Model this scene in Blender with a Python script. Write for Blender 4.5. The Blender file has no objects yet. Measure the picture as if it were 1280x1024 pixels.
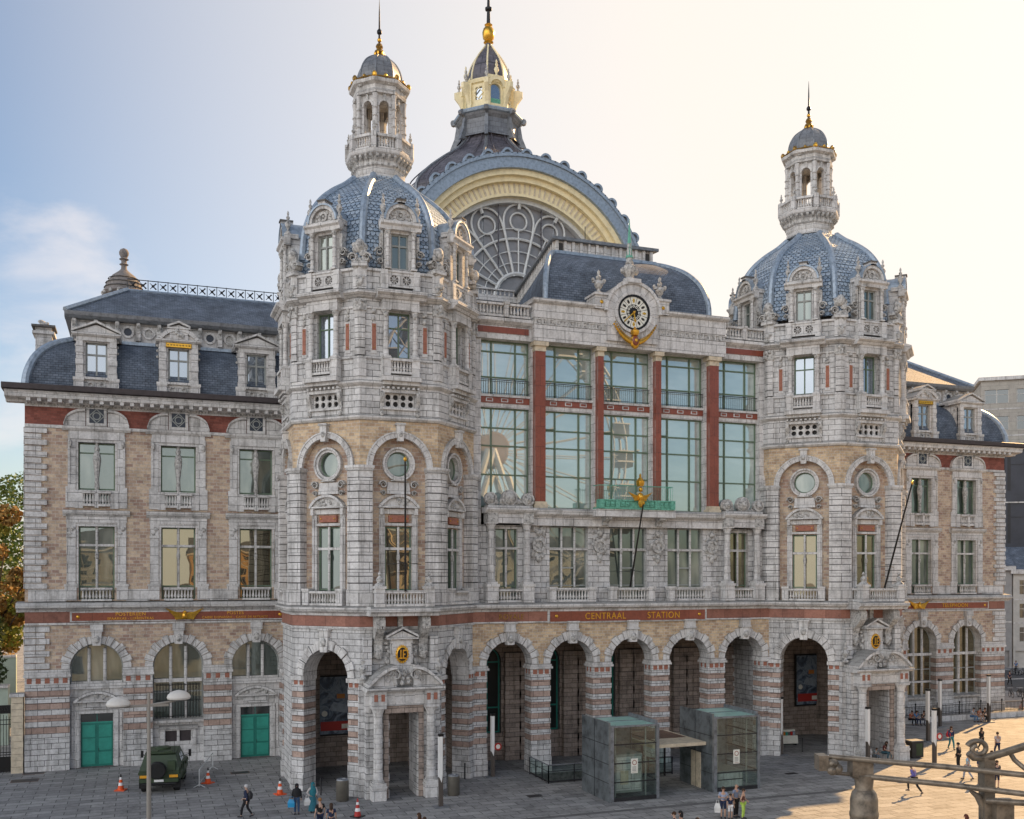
import bpy, math, random
from mathutils import Matrix, Vector
R = math.radians; PI = math.pi
sc = bpy.context.scene
col = sc.collection
rnd = random.Random(7)
# ---------------------------------------------------------------- camera numbers (a level camera 13 m up, shifted lens)
CH = 13.0; CY = -61.5; YAW = R(20.4); FPX = 1250.0; HZ = 720.0
cs, sn = math.cos(YAW), math.sin(YAW)
def ground_at(px, py, z=0.0):
    """point of the plaza seen at a pixel of the 1280x1024 photograph"""
    Z = FPX*(CH-z)/(py-HZ); u = (px-640)/FPX
    return (Z*(sn+cs*u), CY+Z*(cs-sn*u))
def on_plane(px, py, y):
    """x,z on the plane y=const seen at a pixel"""
    u = (px-640)/FPX; D = y-CY; Z = D/(cs-sn*u)
    return (Z*(sn+cs*u), CH-(py-HZ)*Z/FPX)
# ---------------------------------------------------------------- materials
MAT = {}
def newmat(name):
    m = bpy.data.materials.new(name); m.use_nodes = True
    nt = m.node_tree; b = nt.nodes['Principled BSDF']; MAT[name] = m
    return m, nt, b
def link(nt, a, b): nt.links.new(a, b)
def node(nt, t, **kw):
    n = nt.nodes.new(t)
    for k, v in kw.items():
        if k in n.inputs: n.inputs[k].default_value = v
        else: setattr(n, k, v)
    return n
def c4(c): return (c[0], c[1], c[2], 1)
def ramp(nt, stops):
    r = nt.nodes.new('ShaderNodeValToRGB'); e = r.color_ramp.elements
    e[0].position, e[0].color = stops[0][0], c4(stops[0][1]); e[1].position, e[1].color = stops[-1][0], c4(stops[-1][1])
    for p, c in stops[1:-1]:
        x = e.new(p); x.color = c4(c)
    return r
def mix(nt, fac, a, b, mode='MIX'):
    n = nt.nodes.new('ShaderNodeMix'); n.data_type = 'RGBA'; n.blend_type = mode
    if isinstance(fac, (int, float)): n.inputs[0].default_value = fac
    else: link(nt, fac, n.inputs[0])
    for v, s in ((a, n.inputs[6]), (b, n.inputs[7])):
        if isinstance(v, tuple): s.default_value = c4(v)
        else: link(nt, v, s)
    return n.outputs[2]
def noise(nt, scale, detail=4, rough=.6, vec=None, dist=0):
    n = node(nt, 'ShaderNodeTexNoise'); n.inputs['Scale'].default_value = scale; n.inputs['Detail'].default_value = detail
    n.inputs['Roughness'].default_value = rough; n.inputs['Distortion'].default_value = dist
    if vec is None:
        g = node(nt, 'ShaderNodeNewGeometry'); vec = g.outputs['Position']
    link(nt, vec, n.inputs['Vector']); return n.outputs['Fac']
def plain(name, color, rough=.6, metal=0, var=.15, scale=3, bump=0, spec=.4, emit=None, es=0):
    m, nt, b = newmat(name)
    b.inputs['Roughness'].default_value = rough; b.inputs['Metallic'].default_value = metal
    b.inputs['Specular IOR Level'].default_value = spec
    if var:
        f = noise(nt, scale, 6, .65)
        r = ramp(nt, [(.3, tuple(x*(1-var*1.6) for x in color)), (.5, color), (.72, tuple(min(1, x*(1+var)) for x in color))])
        link(nt, f, r.inputs[0]); link(nt, r.outputs[0], b.inputs['Base Color'])
    else: b.inputs['Base Color'].default_value = c4(color)
    if bump:
        bp = node(nt, 'ShaderNodeBump'); bp.inputs['Strength'].default_value = .6; bp.inputs['Distance'].default_value = bump
        link(nt, noise(nt, scale*6, 5, .7), bp.inputs['Height']); link(nt, bp.outputs[0], b.inputs['Normal'])
    if emit: b.inputs['Emission Color'].default_value = c4(emit); b.inputs['Emission Strength'].default_value = es
    return m
def masonry(name, c1, c2, mortar, bw, bh, ms, bump=.01, rough=.85, stain=.45, rag=0.0, bias=0, off=.5, spread=.25, spec=.3, streak=True, coord='UV', sq=1.0, soot=0):
    """blocks in courses; weather stains and rain streaks belong to the stone"""
    m, nt, b = newmat(name)
    tc = node(nt, 'ShaderNodeTexCoord')
    vec = tc.outputs['UV']
    if coord == 'POS':
        vec = node(nt, 'ShaderNodeNewGeometry').outputs['Position']
    br = node(nt, 'ShaderNodeTexBrick'); br.offset = off; br.squash = sq
    br.inputs['Scale'].default_value = 1; br.inputs['Color1'].default_value = c4(c1); br.inputs['Color2'].default_value = c4(c2)
    br.inputs['Mortar'].default_value = c4(mortar); br.inputs['Mortar Size'].default_value = ms; br.inputs['Mortar Smooth'].default_value = .15
    br.inputs['Bias'].default_value = bias; br.inputs['Brick Width'].default_value = bw; br.inputs['Row Height'].default_value = bh
    if rag:
        nv = node(nt, 'ShaderNodeTexNoise'); nv.inputs['Scale'].default_value = 4; link(nt, vec, nv.inputs['Vector'])
        va = node(nt, 'ShaderNodeVectorMath', operation='MULTIPLY_ADD')
        link(nt, nv.outputs['Color'], va.inputs[0]); va.inputs[1].default_value = (rag, rag, 0); link(nt, vec, va.inputs[2]); vec = va.outputs[0]
    link(nt, vec, br.inputs['Vector'])
    colr = br.outputs['Color']
    f = noise(nt, .9, 8, .72)
    r = ramp(nt, [(.32, (1-stain,)*3), (.5, (1, 1, 1)), (.7, (1+spread*.6,)*3)])
    link(nt, f, r.inputs[0]); colr = mix(nt, 1, colr, r.outputs[0], 'MULTIPLY')
    f2 = noise(nt, 7, 6, .7)
    r2 = ramp(nt, [(.3, (.78, .77, .75)), (.55, (1, 1, 1)), (.8, (1.12, 1.12, 1.12))]); link(nt, f2, r2.inputs[0])
    colr = mix(nt, 1, colr, r2.outputs[0], 'MULTIPLY')
    if streak:
        g = node(nt, 'ShaderNodeNewGeometry'); mp = node(nt, 'ShaderNodeMapping'); mp.inputs['Scale'].default_value = (2.2, 2.2, .16)
        link(nt, g.outputs['Position'], mp.inputs['Vector'])
        r3 = ramp(nt, [(.34, (.36, .35, .33)), (.48, (1, 1, 1)), (1, (1.0, 1.0, 1.0))]); link(nt, noise(nt, 1, 5, .7, mp.outputs[0]), r3.inputs[0])
        colr = mix(nt, .62, colr, r3.outputs[0], 'MULTIPLY')
    if soot:                                   # lichen and soot lying on the tops of ledges
        g2 = node(nt, 'ShaderNodeNewGeometry'); sp = node(nt, 'ShaderNodeSeparateXYZ'); link(nt, g2.outputs['True Normal'], sp.inputs[0])
        mr = node(nt, 'ShaderNodeMapRange'); mr.inputs['From Min'].default_value = .35; mr.inputs['From Max'].default_value = .85; mr.inputs['To Max'].default_value = soot; link(nt, sp.outputs[2], mr.inputs['Value'])
        colr = mix(nt, mr.outputs[0], colr, (.13, .125, .11))
    link(nt, colr, b.inputs['Base Color']); b.inputs['Roughness'].default_value = rough; b.inputs['Specular IOR Level'].default_value = spec
    bp = node(nt, 'ShaderNodeBump'); bp.inputs['Strength'].default_value = 1; bp.inputs['Distance'].default_value = bump; bp.invert = True
    bp2 = node(nt, 'ShaderNodeBump'); bp2.inputs['Strength'].default_value = .5; bp2.inputs['Distance'].default_value = bump*1.5
    link(nt, br.outputs['Fac'], bp.inputs['Height']); link(nt, noise(nt, 14, 5, .7), bp2.inputs['Height'])
    link(nt, bp.outputs[0], bp2.inputs['Normal']); link(nt, bp2.outputs[0], b.inputs['Normal'])
    return m
masonry('stone', (.69, .69, .69), (.54, .54, .54), (.10, .10, .095), .85, .37, .015, .015, stain=.40, soot=.55)
masonry('stone_smooth', (.70, .695, .69), (.61, .605, .60), (.12, .12, .12), 1.3, .6, .012, .008, stain=.36, soot=.6)
plain('stone_carved', (.46, .455, .44), .85, 0, .5, 6, .03)
masonry('stone_trim', (.70, .695, .685), (.60, .595, .59), (.12, .12, .12), 1.15, .55, .009, .006, stain=.34, soot=.65)
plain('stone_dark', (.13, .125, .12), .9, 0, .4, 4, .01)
plain('groove', (.05, .05, .05), .9, 0, .1, 4)
masonry('brick_buff', (.72, .56, .37), (.44, .31, .21), (.60, .54, .46), .38, .19, .016, .01, stain=.3, rag=.03, streak=False)
masonry('brick_pink', (.66, .53, .39), (.38, .26, .21), (.58, .52, .46), .44, .22, .018, .01, stain=.3, rag=.03, streak=False)
masonry('rough_pink', (.52, .39, .33), (.36, .26, .22), (.10, .08, .07), .75, .5, .012, .05, stain=.35, streak=False)
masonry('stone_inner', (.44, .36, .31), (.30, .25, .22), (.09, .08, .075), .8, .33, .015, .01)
masonry('red_band', (.36, .17, .125), (.26, .115, .085), (.10, .04, .03), 1.5, .9, .01, .003, rough=.5, stain=.35, streak=False)
masonry('red_brick', (.31, .11, .085), (.20, .07, .055), (.22, .10, .08), .4, .16, .012, .004, stain=.3, streak=False)
masonry('red_granite', (.27, .075, .045), (.235, .065, .04), (.09, .03, .02), 3, 1.35, .01, .003, rough=.28, stain=.2, streak=False, spec=.5)
plain('red_square', (.34, .14, .095), .7, 0, .2, 6)
masonry('slate', (.165, .20, .255), (.11, .138, .18), (.05, .06, .08), .34, .17, .014, .02, rough=.7, stain=.4, spread=.7, streak=False, spec=.25)
masonry('slate_great', (.15, .14, .165), (.10, .095, .115), (.04, .04, .045), .8, .5, .03, .02, rough=.45, stain=.3, streak=False, spec=.5)
def scales(name):
    m, nt, b = newmat(name)
    tc = node(nt, 'ShaderNodeTexCoord'); sx = node(nt, 'ShaderNodeSeparateXYZ'); link(nt, tc.outputs['UV'], sx.inputs[0])
    def mth(op, a, bb=None):
        n = node(nt, 'ShaderNodeMath', operation=op)
        for i, v in enumerate((a, bb)):
            if v is None: continue
            if isinstance(v, (int, float)): n.inputs[i].default_value = v
            else: link(nt, v, n.inputs[i])
        return n.outputs[0]
    W, H = .34, .29
    v = mth('DIVIDE', sx.outputs[1], H); row = mth('FLOOR', v); fv = mth('FRACT', v)
    par = mth('MULTIPLY', mth('MODULO', row, 2), .5)
    u = mth('ADD', mth('DIVIDE', sx.outputs[0], W), par); fu = mth('FRACT', u)
    du = mth('MULTIPLY', mth('ABSOLUTE', mth('SUBTRACT', fu, .5)), 2)          # 0 middle .. 1 edge
    # shield outline: the point hangs down in the middle
    edge = mth('SUBTRACT', fv, mth('MULTIPLY', mth('MULTIPLY', du, du), .55))
    line = mth('LESS_THAN', mth('ABSOLUTE', edge), .10)
    side = mth('GREATER_THAN', du, .90)
    low = mth('MAXIMUM', line, side)
    h = mth('ADD', mth('SUBTRACT', 1, edge), mth('MULTIPLY', mth('SUBTRACT', 1, du), .5))
    wn = node(nt, 'ShaderNodeTexWhiteNoise'); wn.noise_dimensions = '2D'
    cb = node(nt, 'ShaderNodeCombineXYZ'); link(nt, mth('FLOOR', u), cb.inputs[0]); link(nt, row, cb.inputs[1]); link(nt, cb.outputs[0], wn.inputs['Vector'])
    r = ramp(nt, [(0, (.34, .44, .55)), (.5, (.43, .53, .64)), (1, (.60, .69, .77))]); link(nt, wn.outputs['Value'], r.inputs[0])
    c = mix(nt, low, r.outputs[0], (.03, .045, .07))
    c = mix(nt, 1, c, (1, 1, 1), 'MULTIPLY')
    link(nt, c, b.inputs['Base Color']); b.inputs['Roughness'].default_value = .42; b.inputs['Metallic'].default_value = .25
    bp = node(nt, 'ShaderNodeBump'); bp.inputs['Strength'].default_value = 1; bp.inputs['Distance'].default_value = .12
    link(nt, h, bp.inputs['Height']); link(nt, bp.outputs[0], b.inputs['Normal'])
scales('zinc_scales')
plain('zinc', (.30, .37, .45), .42, .3, .25, 4, .004, .5)
plain('lead', (.20, .215, .235), .45, .3, .3, 3, .006, .5)
masonry('lead_plate', (.21, .225, .245), (.16, .17, .19), (.06, .06, .07), .55, .45, .012, .006, rough=.42, stain=.4, streak=False, spec=.5)
plain('gutter', (.055, .045, .048), .5, 0, .2, 3)
plain('cream', (.84, .74, .48), .55, 0, .12, 2, .003)
plain('cream_stone', (.60, .52, .39), .6, 0, .2, 3)
plain('gold', (.75, .42, .06), .3, .85, .2, 8, .01)
plain('gilt_dull', (.34, .20, .05), .4, .7, .4, 8, .01)
plain('dark_metal', (.035, .035, .038), .45, .3, .15, 4)
plain('black_metal', (.015, .015, .016), .4, .2, .1, 4)
plain('bronze_green', (.14, .40, .30), .7, 0, .3, 6, .01)
plain('window_green', (.13, .19, .13), .5, 0, .12, 5)
plain('window_grey', (.30, .32, .31), .55, 0, .15, 5)
plain('teal_paint', (.035, .30, .235), .45, 0, .12, 2, .002)
plain('teal_dark', (.02, .20, .16), .45, 0, .1, 2)
plain('fan_metal', (.62, .64, .64), .5, .1, .1, 3)
plain('fan_glass', (.26, .26, .27), .3, .1, .15, .6, 0, .5)
plain('white_face', (.78, .78, .70), .5, 0, .05, 5)
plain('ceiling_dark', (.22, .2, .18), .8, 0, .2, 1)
def glass(name, base, fac, gl=(.9, .95, 1), rough=.015, wob=.0, patch=None):
    """window glass: a reflecting pane over the room behind it"""
    m, nt, b = newmat(name)
    c = base
    if patch:
        g = node(nt, 'ShaderNodeNewGeometry'); mp = node(nt, 'ShaderNodeMapping'); mp.inputs['Scale'].default_value = patch[2]; link(nt, g.outputs['Position'], mp.inputs[0])
        r = ramp(nt, [(.35, base), (.5, patch[0]), (.65, patch[1])]); link(nt, noise(nt, 1, 3, .6, mp.outputs[0]), r.inputs[0]); link(nt, r.outputs[0], b.inputs['Base Color'])
    else: b.inputs['Base Color'].default_value = c4(base)
    b.inputs['Roughness'].default_value = .3
    gls = node(nt, 'ShaderNodeBsdfGlossy'); gls.inputs['Color'].default_value = c4(gl); gls.inputs['Roughness'].default_value = rough
    if wob:
        bp = node(nt, 'ShaderNodeBump'); bp.inputs['Strength'].default_value = 1; bp.inputs['Distance'].default_value = wob
        link(nt, noise(nt, .55, 1, .4), bp.inputs['Height']); link(nt, bp.outputs[0], gls.inputs['Normal'])
    fr = node(nt, 'ShaderNodeFresnel'); fr.inputs['IOR'].default_value = 1.5
    ma = node(nt, 'ShaderNodeMath', operation='MULTIPLY_ADD'); link(nt, fr.outputs[0], ma.inputs[0]); ma.inputs[1].default_value = 1-fac; ma.inputs[2].default_value = fac
    ms = node(nt, 'ShaderNodeMixShader'); link(nt, ma.outputs[0], ms.inputs[0]); link(nt, b.outputs[0], ms.inputs[1]); link(nt, gls.outputs[0], ms.inputs[2])
    link(nt, ms.outputs[0], nt.nodes['Material Output'].inputs[0]); return m
glass('glass_hall', (.28, .37, .36), .46, (.88, .93, .89), .01, .0008, patch=((.38, .48, .46), (.55, .64, .61), (.12, .12, .4)))
glass('glass_window', (.02, .035, .03), .15, (.85, .95, .9), .01, .012, patch=((.05, .07, .06), (.26, .27, .23), (.5, .5, .16)))
glass('glass_blue', (.08, .11, .14), .36, (.85, .92, 1), .01, .01)
glass('glass_gold', (.03, .03, .02), .21, (1, .88, .60), .01, .02)
glass('glass_dark', (.01, .012, .012), .10, (.9, .95, .95), .02)
glass('glass_shop', (.015, .02, .02), .10, (.8, .9, .9), .03)
# see-through glass of the lifts and railings
def clear_glass(name, tint, fac):
    m, nt, b = newmat(name)
    tr = node(nt, 'ShaderNodeBsdfTransparent'); tr.inputs[0].default_value = c4(tint)
    gls = node(nt, 'ShaderNodeBsdfGlossy'); gls.inputs['Roughness'].default_value = .02
    ms = node(nt, 'ShaderNodeMixShader'); ms.inputs[0].default_value = fac
    link(nt, tr.outputs[0], ms.inputs[1]); link(nt, gls.outputs[0], ms.inputs[2]); link(nt, ms.outputs[0], nt.nodes['Material Output'].inputs[0])
clear_glass('lift_glass', (.76, .86, .81), .12)
clear_glass('rail_glass', (.75, .86, .82), .12)
plain('frost_glass', (.30, .52, .46), .3, 0, .12, 1.5, 0, .5)
# ---------------------------------------------------------------- mesh builder
class MB:
    def __init__(s, mat='stone'):
        s.v = []; s.f = []; s.mi = []; s.uv = []; s.sm = []; s.mats = []; s.T = None; s.use(mat)
    def use(s, mat):
        if mat not in s.mats: s.mats.append(mat)
        s.c = s.mats.index(mat); return s
    def face(s, pts, uv=None, smooth=False):
        i = len(s.v)
        if s.T is not None: pts = [tuple(s.T @ Vector(p)) for p in pts]
        s.v.extend(pts); s.f.append(tuple(range(i, i+len(pts)))); s.mi.append(s.c); s.uv.append(uv); s.sm.append(smooth)
    def grid(s, rows, closed=True, smooth=True, uvs=None):
        """rows: list of equal-length rings with shared vertices"""
        i = len(s.v); n = len(rows[0])
        for r in rows:
            s.v.extend([tuple(s.T @ Vector(p)) for p in r] if s.T is not None else r)
        for a in range(len(rows)-1):
            for b in range(n if closed else n-1):
                c = (b+1) % n
                s.f.append((i+a*n+b, i+a*n+c, i+(a+1)*n+c, i+(a+1)*n+b)); s.mi.append(s.c); s.sm.append(smooth)
                s.uv.append([uvs(a, b), uvs(a, b+1), uvs(a+1, b+1), uvs(a+1, b)] if uvs else None)
    def box(s, x0, x1, y0, y1, z0, z1, mat=None, taper=0, skip=''):
        if mat: s.use(mat)
        t = taper
        p = [(x0, y0, z0), (x1, y0, z0), (x1, y1, z0), (x0, y1, z0), (x0+t, y0+t, z1), (x1-t, y0+t, z1), (x1-t, y1-t, z1), (x0+t, y1-t, z1)]
        for q, k in (((0, 3, 2, 1), 'b'), ((4, 5, 6, 7), 't'), ((0, 1, 5, 4), 'f'), ((2, 3, 7, 6), 'k'), ((1, 2, 6, 5), 'r'), ((3, 0, 4, 7), 'l')):
            if k not in skip: s.face([p[j] for j in q])
    def cbox(s, cx, w, y0, y1, z0, z1, mat=None, **k): s.box(cx-w/2, cx+w/2, y0, y1, z0, z1, mat, **k)
    def prism(s, pts, y0, y1, mat=None, smooth=False):
        """xz outline (counter-clockwise seen from the front) pushed from y0 (front) to y1"""
        if mat: s.use(mat)
        n = len(pts)
        s.face([(x, y0, z) for x, z in pts]); s.face([(x, y1, z) for x, z in reversed(pts)])
        for i in range(n):
            a, b = pts[i], pts[(i+1) % n]
            s.face([(a[0], y0, a[1]), (a[0], y1, a[1]), (b[0], y1, b[1]), (b[0], y0, b[1])], smooth=smooth)
    def plan(s, pts, z0, z1, mat=None, cap=True):
        if mat: s.use(mat)
        n = len(pts)
        if cap: s.face([(x, y, z1) for x, y in pts]); s.face([(x, y, z0) for x, y in reversed(pts)])
        for i in range(n):
            a, b = pts[i], pts[(i+1) % n]
            s.face([(a[0], a[1], z0), (b[0], b[1], z0), (b[0], b[1], z1), (a[0], a[1], z1)])
    def profile(s, prof, x0, x1, mat=None, smooth=False):
        """yz outline run along x (cornices); prof goes from bottom to top, front is -y"""
        if mat: s.use(mat)
        n = len(prof)
        s.face([(x0, y, z) for y, z in reversed(prof)]); s.face([(x1, y, z) for y, z in prof])
        for i in range(n):
            a, b = prof[i], prof[(i+1) % n]
            s.face([(x0, a[0], a[1]), (x1, a[0], a[1]), (x1, b[0], b[1]), (x0, b[0], b[1])], smooth=smooth and i < n-1)
    def lathe(s, prof, c=(0, 0), n=12, mat=None, a0=0, smooth=True, cap=True, sq=1, facet_uv=False):
        if mat: s.use(mat)
        rows = [[(c[0]+r*math.cos(a0+2*PI*k/n), c[1]+r*sq*math.sin(a0+2*PI*k/n), z) for k in range(n)] for r, z in prof]
        if facet_uv:
            L = [0]
            for i in range(1, len(prof)): L.append(L[-1]+math.hypot(prof[i][0]-prof[i-1][0], prof[i][1]-prof[i-1][1]))
            f = math.sin(PI/n)
            for a in range(len(prof)-1):
                for k in range(n):
                    k2 = (k+1) % n; w0 = prof[a][0]*f; w1 = prof[a+1][0]*f; o = k*13.37
                    s.face([rows[a][k], rows[a][k2], rows[a+1][k2], rows[a+1][k]], uv=[(o-w0, L[a]), (o+w0, L[a]), (o+w1, L[a+1]), (o-w1, L[a+1])])
        else: s.grid(rows, True, smooth)
        if cap:
            if prof[0][0] > 1e-3: s.face(list(reversed(rows[0])))
            if prof[-1][0] > 1e-3: s.face(rows[-1])
    def oct(s, A, prof, mat=None, c=(0, 0), cap=True):
        """octagonal ring set: prof = [(outset, z)] added to apothem A, flat side to the front"""
        k = 1/math.cos(PI/8)
        s.lathe([((A+o)*k, z) for o, z in prof], c, 8, mat, PI/8, False, cap)
    def tube(s, pts, r, n=8, mat=None, cap=True, smooth=True):
        if mat: s.use(mat)
        P = [Vector(p) for p in pts]; rows = []; up = None
        for i, p in enumerate(P):
            d = (P[min(i+1, len(P)-1)]-P[max(i-1, 0)]).normalized()
            if up is None:
                up = Vector((0, 0, 1)) if abs(d.z) < .9 else Vector((1, 0, 0))
            a = d.cross(up).normalized(); up2 = a.cross(d).normalized(); up = up2
            rr = r[i] if isinstance(r, (list, tuple)) else r
            rows.append([tuple(p+a*rr*math.cos(2*PI*k/n)+up2*rr*math.sin(2*PI*k/n)) for k in range(n)])
        s.grid(rows, True, smooth)
        if cap: s.face(rows[0]); s.face(list(reversed(rows[-1])))
    def ball(s, c, r, n=8, m=6, sz=1, mat=None, sy=1):
        if mat: s.use(mat)
        rows = []
        for j in range(m+1):
            t = PI*j/m; rr = max(math.sin(t)*r, r*.02)
            rows.append([(c[0]+rr*math.cos(2*PI*k/n), c[1]+sy*rr*math.sin(2*PI*k/n), c[2]-r*sz*math.cos(t)) for k in range(n)])
        s.grid(rows)
    def ring(s, cx, cz, r0, r1, y0, y1, a0=0, a1=PI, n=20, mat=None, ends=True):
        """flat arch band seen from the front"""
        if mat: s.use(mat)
        A = [a0+(a1-a0)*i/n for i in range(n+1)]
        P = lambda r, a, y: (cx+r*math.cos(a), y, cz+r*math.sin(a))
        for i in range(n):
            a, b = A[i], A[i+1]
            u0, u1 = (a*r1, b*r1)
            s.face([P(r0, a, y0), P(r1, a, y0), P(r1, b, y0), P(r0, b, y0)], uv=[(0, u0), (r1-r0, u0), (r1-r0, u1), (0, u1)])
            s.face([P(r1, a, y0), P(r1, a, y1), P(r1, b, y1), P(r1, b, y0)], smooth=True)
            s.face([P(r0, a, y1), P(r0, a, y0), P(r0, b, y0), P(r0, b, y1)], smooth=True)
        if ends and abs(a1-a0) < 2*PI-.01:
            for a in (a0, a1): s.face([P(r0, a, y0), P(r0, a, y1), P(r1, a, y1), P(r1, a, y0)])
    def voussoirs(s, cx, cz, r0, r1, y0, y1, n=13, mat=None, gap=.025, alt=.0):
        for i in range(n):
            a = PI*i/n; b = PI*(i+1)/n
            s.ring(cx, cz, r0, r1+(alt if i % 2 else 0), y0-(alt*.5 if i % 2 else 0), y1, a+gap/r1, b-gap/r1, 2, mat)
    def wall(s, x0, x1, z0, z1, y, depth, ops, mat=None, rmat=None, n=16):
        """front sheet at y with openings side by side; reveals run back by depth"""
        if mat: s.use(mat)
        m = s.c
        def F(pts): s.c = m; s.face([(a, y, b) for a, b in pts])
        def RV(a, b):
            if rmat: s.use(rmat)
            s.face([(a[0], y, a[1]), (b[0], y, b[1]), (b[0], y+depth, b[1]), (a[0], y+depth, a[1])])
        x = x0
        for o in sorted(ops, key=lambda o: o[1]):
            kind, cx, hw, zb, zt = o
            l, r = cx-hw, cx+hw
            if l > x+1e-6: F([(x, z0), (l, z0), (l, z1), (x, z1)])
            if kind == 'rect':
                if zb > z0+1e-6: F([(l, z0), (r, z0), (r, zb), (l, zb)]); RV((r, zb), (l, zb))
                if zt < z1-1e-6: F([(l, zt), (r, zt), (r, z1), (l, z1)]); RV((l, zt), (r, zt))
                RV((l, zb), (l, zt)); RV((r, zt), (r, zb))
            elif kind == 'arch':                       # zt is the springing line
                if zb > z0+1e-6: F([(l, z0), (r, z0), (r, zb), (l, zb)]); RV((r, zb), (l, zb))
                pts = [(cx+hw*math.cos(PI*i/n), zt+hw*math.sin(PI*i/n)) for i in range(n+1)]
                for i in range(n):
                    a, b = pts[i], pts[i+1]
                    F([a, (a[0], z1), (b[0], z1), b]); RV(b, a)
                if zt > zb: RV((l, zb), (l, zt)); RV((r, zt), (r, zb))
            else:                                      # circle centred at (cx, zb), radius hw
                pts = [(cx+hw*math.cos(PI*i/n), hw*math.sin(PI*i/n)) for i in range(n+1)]
                for i in range(n):
                    a, b = pts[i], pts[i+1]
                    F([(a[0], zb+a[1]), (a[0], z1), (b[0], z1), (b[0], zb+b[1])]); RV((b[0], zb+b[1]), (a[0], zb+a[1]))
                    F([(b[0], zb-b[1]), (b[0], z0), (a[0], z0), (a[0], zb-a[1])]); RV((a[0], zb-a[1]), (b[0], zb-b[1]))
            x = r
        if x < x1-1e-6: F([(x, z0), (x1, z0), (x1, z1), (x, z1)])
    def at(s, ox, oy, ang=0, oz=0):
        s.T = Matrix.Translation((ox, oy, oz)) @ Matrix.Rotation(ang, 4, 'Z'); return s
    def mesh(s, name):
        me = bpy.data.meshes.new(name)
        me.from_pydata(s.v, [], s.f)
        for m in s.mats: me.materials.append(MAT[m])
        me.polygons.foreach_set('material_index', s.mi); me.polygons.foreach_set('use_smooth', s.sm)
        uvl = me.uv_layers.new(name='UVMap').data
        for p in me.polygons:
            cu = s.uv[p.index]
            if cu:
                for j, li in enumerate(p.loop_indices): uvl[li].uv = cu[j]
                continue
            nx, ny, nz = p.normal
            if abs(nz) > .92:
                for li in p.loop_indices:
                    q = s.v[me.loops[li].vertex_index]; uvl[li].uv = (q[0], q[1])
            else:
                h = math.hypot(nx, ny); tx, ty = -ny/h, nx/h; k = 1/max(h, .3)
                for li in p.loop_indices:
                    q = s.v[me.loops[li].vertex_index]; uvl[li].uv = (q[0]*tx+q[1]*ty, q[2]*k)
        me.validate(clean_customdata=False); me.update(); me.set_sharp_from_angle(angle=R(38)); return me
    def build(s, name, parent=None, loc=(0, 0, 0), rot=0):
        return obj(name, s.mesh(name), parent, loc, rot)
def obj(name, me, parent=None, loc=(0, 0, 0), rot=0):
    o = bpy.data.objects.new(name, me); col.objects.link(o)
    o.location = loc; o.rotation_euler = (0, 0, rot) if not isinstance(rot, tuple) else rot
    if parent is not None: o.parent = parent
    return o
def tag(o, label, cat, group=None, kind=None):
    if label and not 4 <= len(label.split()) <= 16: print('LABELLEN', len(label.split()), label)
    if label: o['label'] = label
    if cat: o['category'] = cat
    if group: o['group'] = group
    if kind: o['kind'] = kind
    return o
def empty(name, loc=(0, 0, 0), rz=0):
    o = bpy.data.objects.new(name, None); col.objects.link(o); o.location = loc; o.rotation_euler = (0, 0, rz); o.empty_display_size = .3
    return o
def kit(parts, parent, loc=(0, 0, 0), rot=0):
    """place shared meshes: parts = [(name, mesh, [sub-parts])]; two levels deep"""
    for name, me, subs in parts:
        o = obj(name, me, parent, loc, rot)
        for sname, sme in subs: obj(sname, sme, o)
def copy_tree(o, parent=None):
    c = o.copy(); col.objects.link(c); c.parent = parent
    for ch in [k for k in o.children]: copy_tree(ch, c)
    return c
def structure(o): o['kind'] = 'structure'; return o
def textmesh(body, size, extrude=.02, align='CENTER'):
    cu = bpy.data.curves.new('t', 'FONT'); cu.body = body; cu.size = size; cu.extrude = extrude; cu.align_x = align; cu.align_y = 'CENTER'; cu.space_character = 1.1
    t = bpy.data.objects.new('t', cu); col.objects.link(t)
    dg = bpy.context.evaluated_depsgraph_get(); me = bpy.data.meshes.new_from_object(t.evaluated_get(dg))
    bpy.data.objects.remove(t); return me
def lettering(name, body, size, loc, mat, parent, rz=0, sx=1, align='CENTER'):
    me = textmesh(body, size, align=align); me.materials.clear(); me.materials.append(MAT[mat])
    o = obj(name, me, parent, loc, (PI/2, 0, rz)); o.scale = (sx, 1, 1); return o
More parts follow.
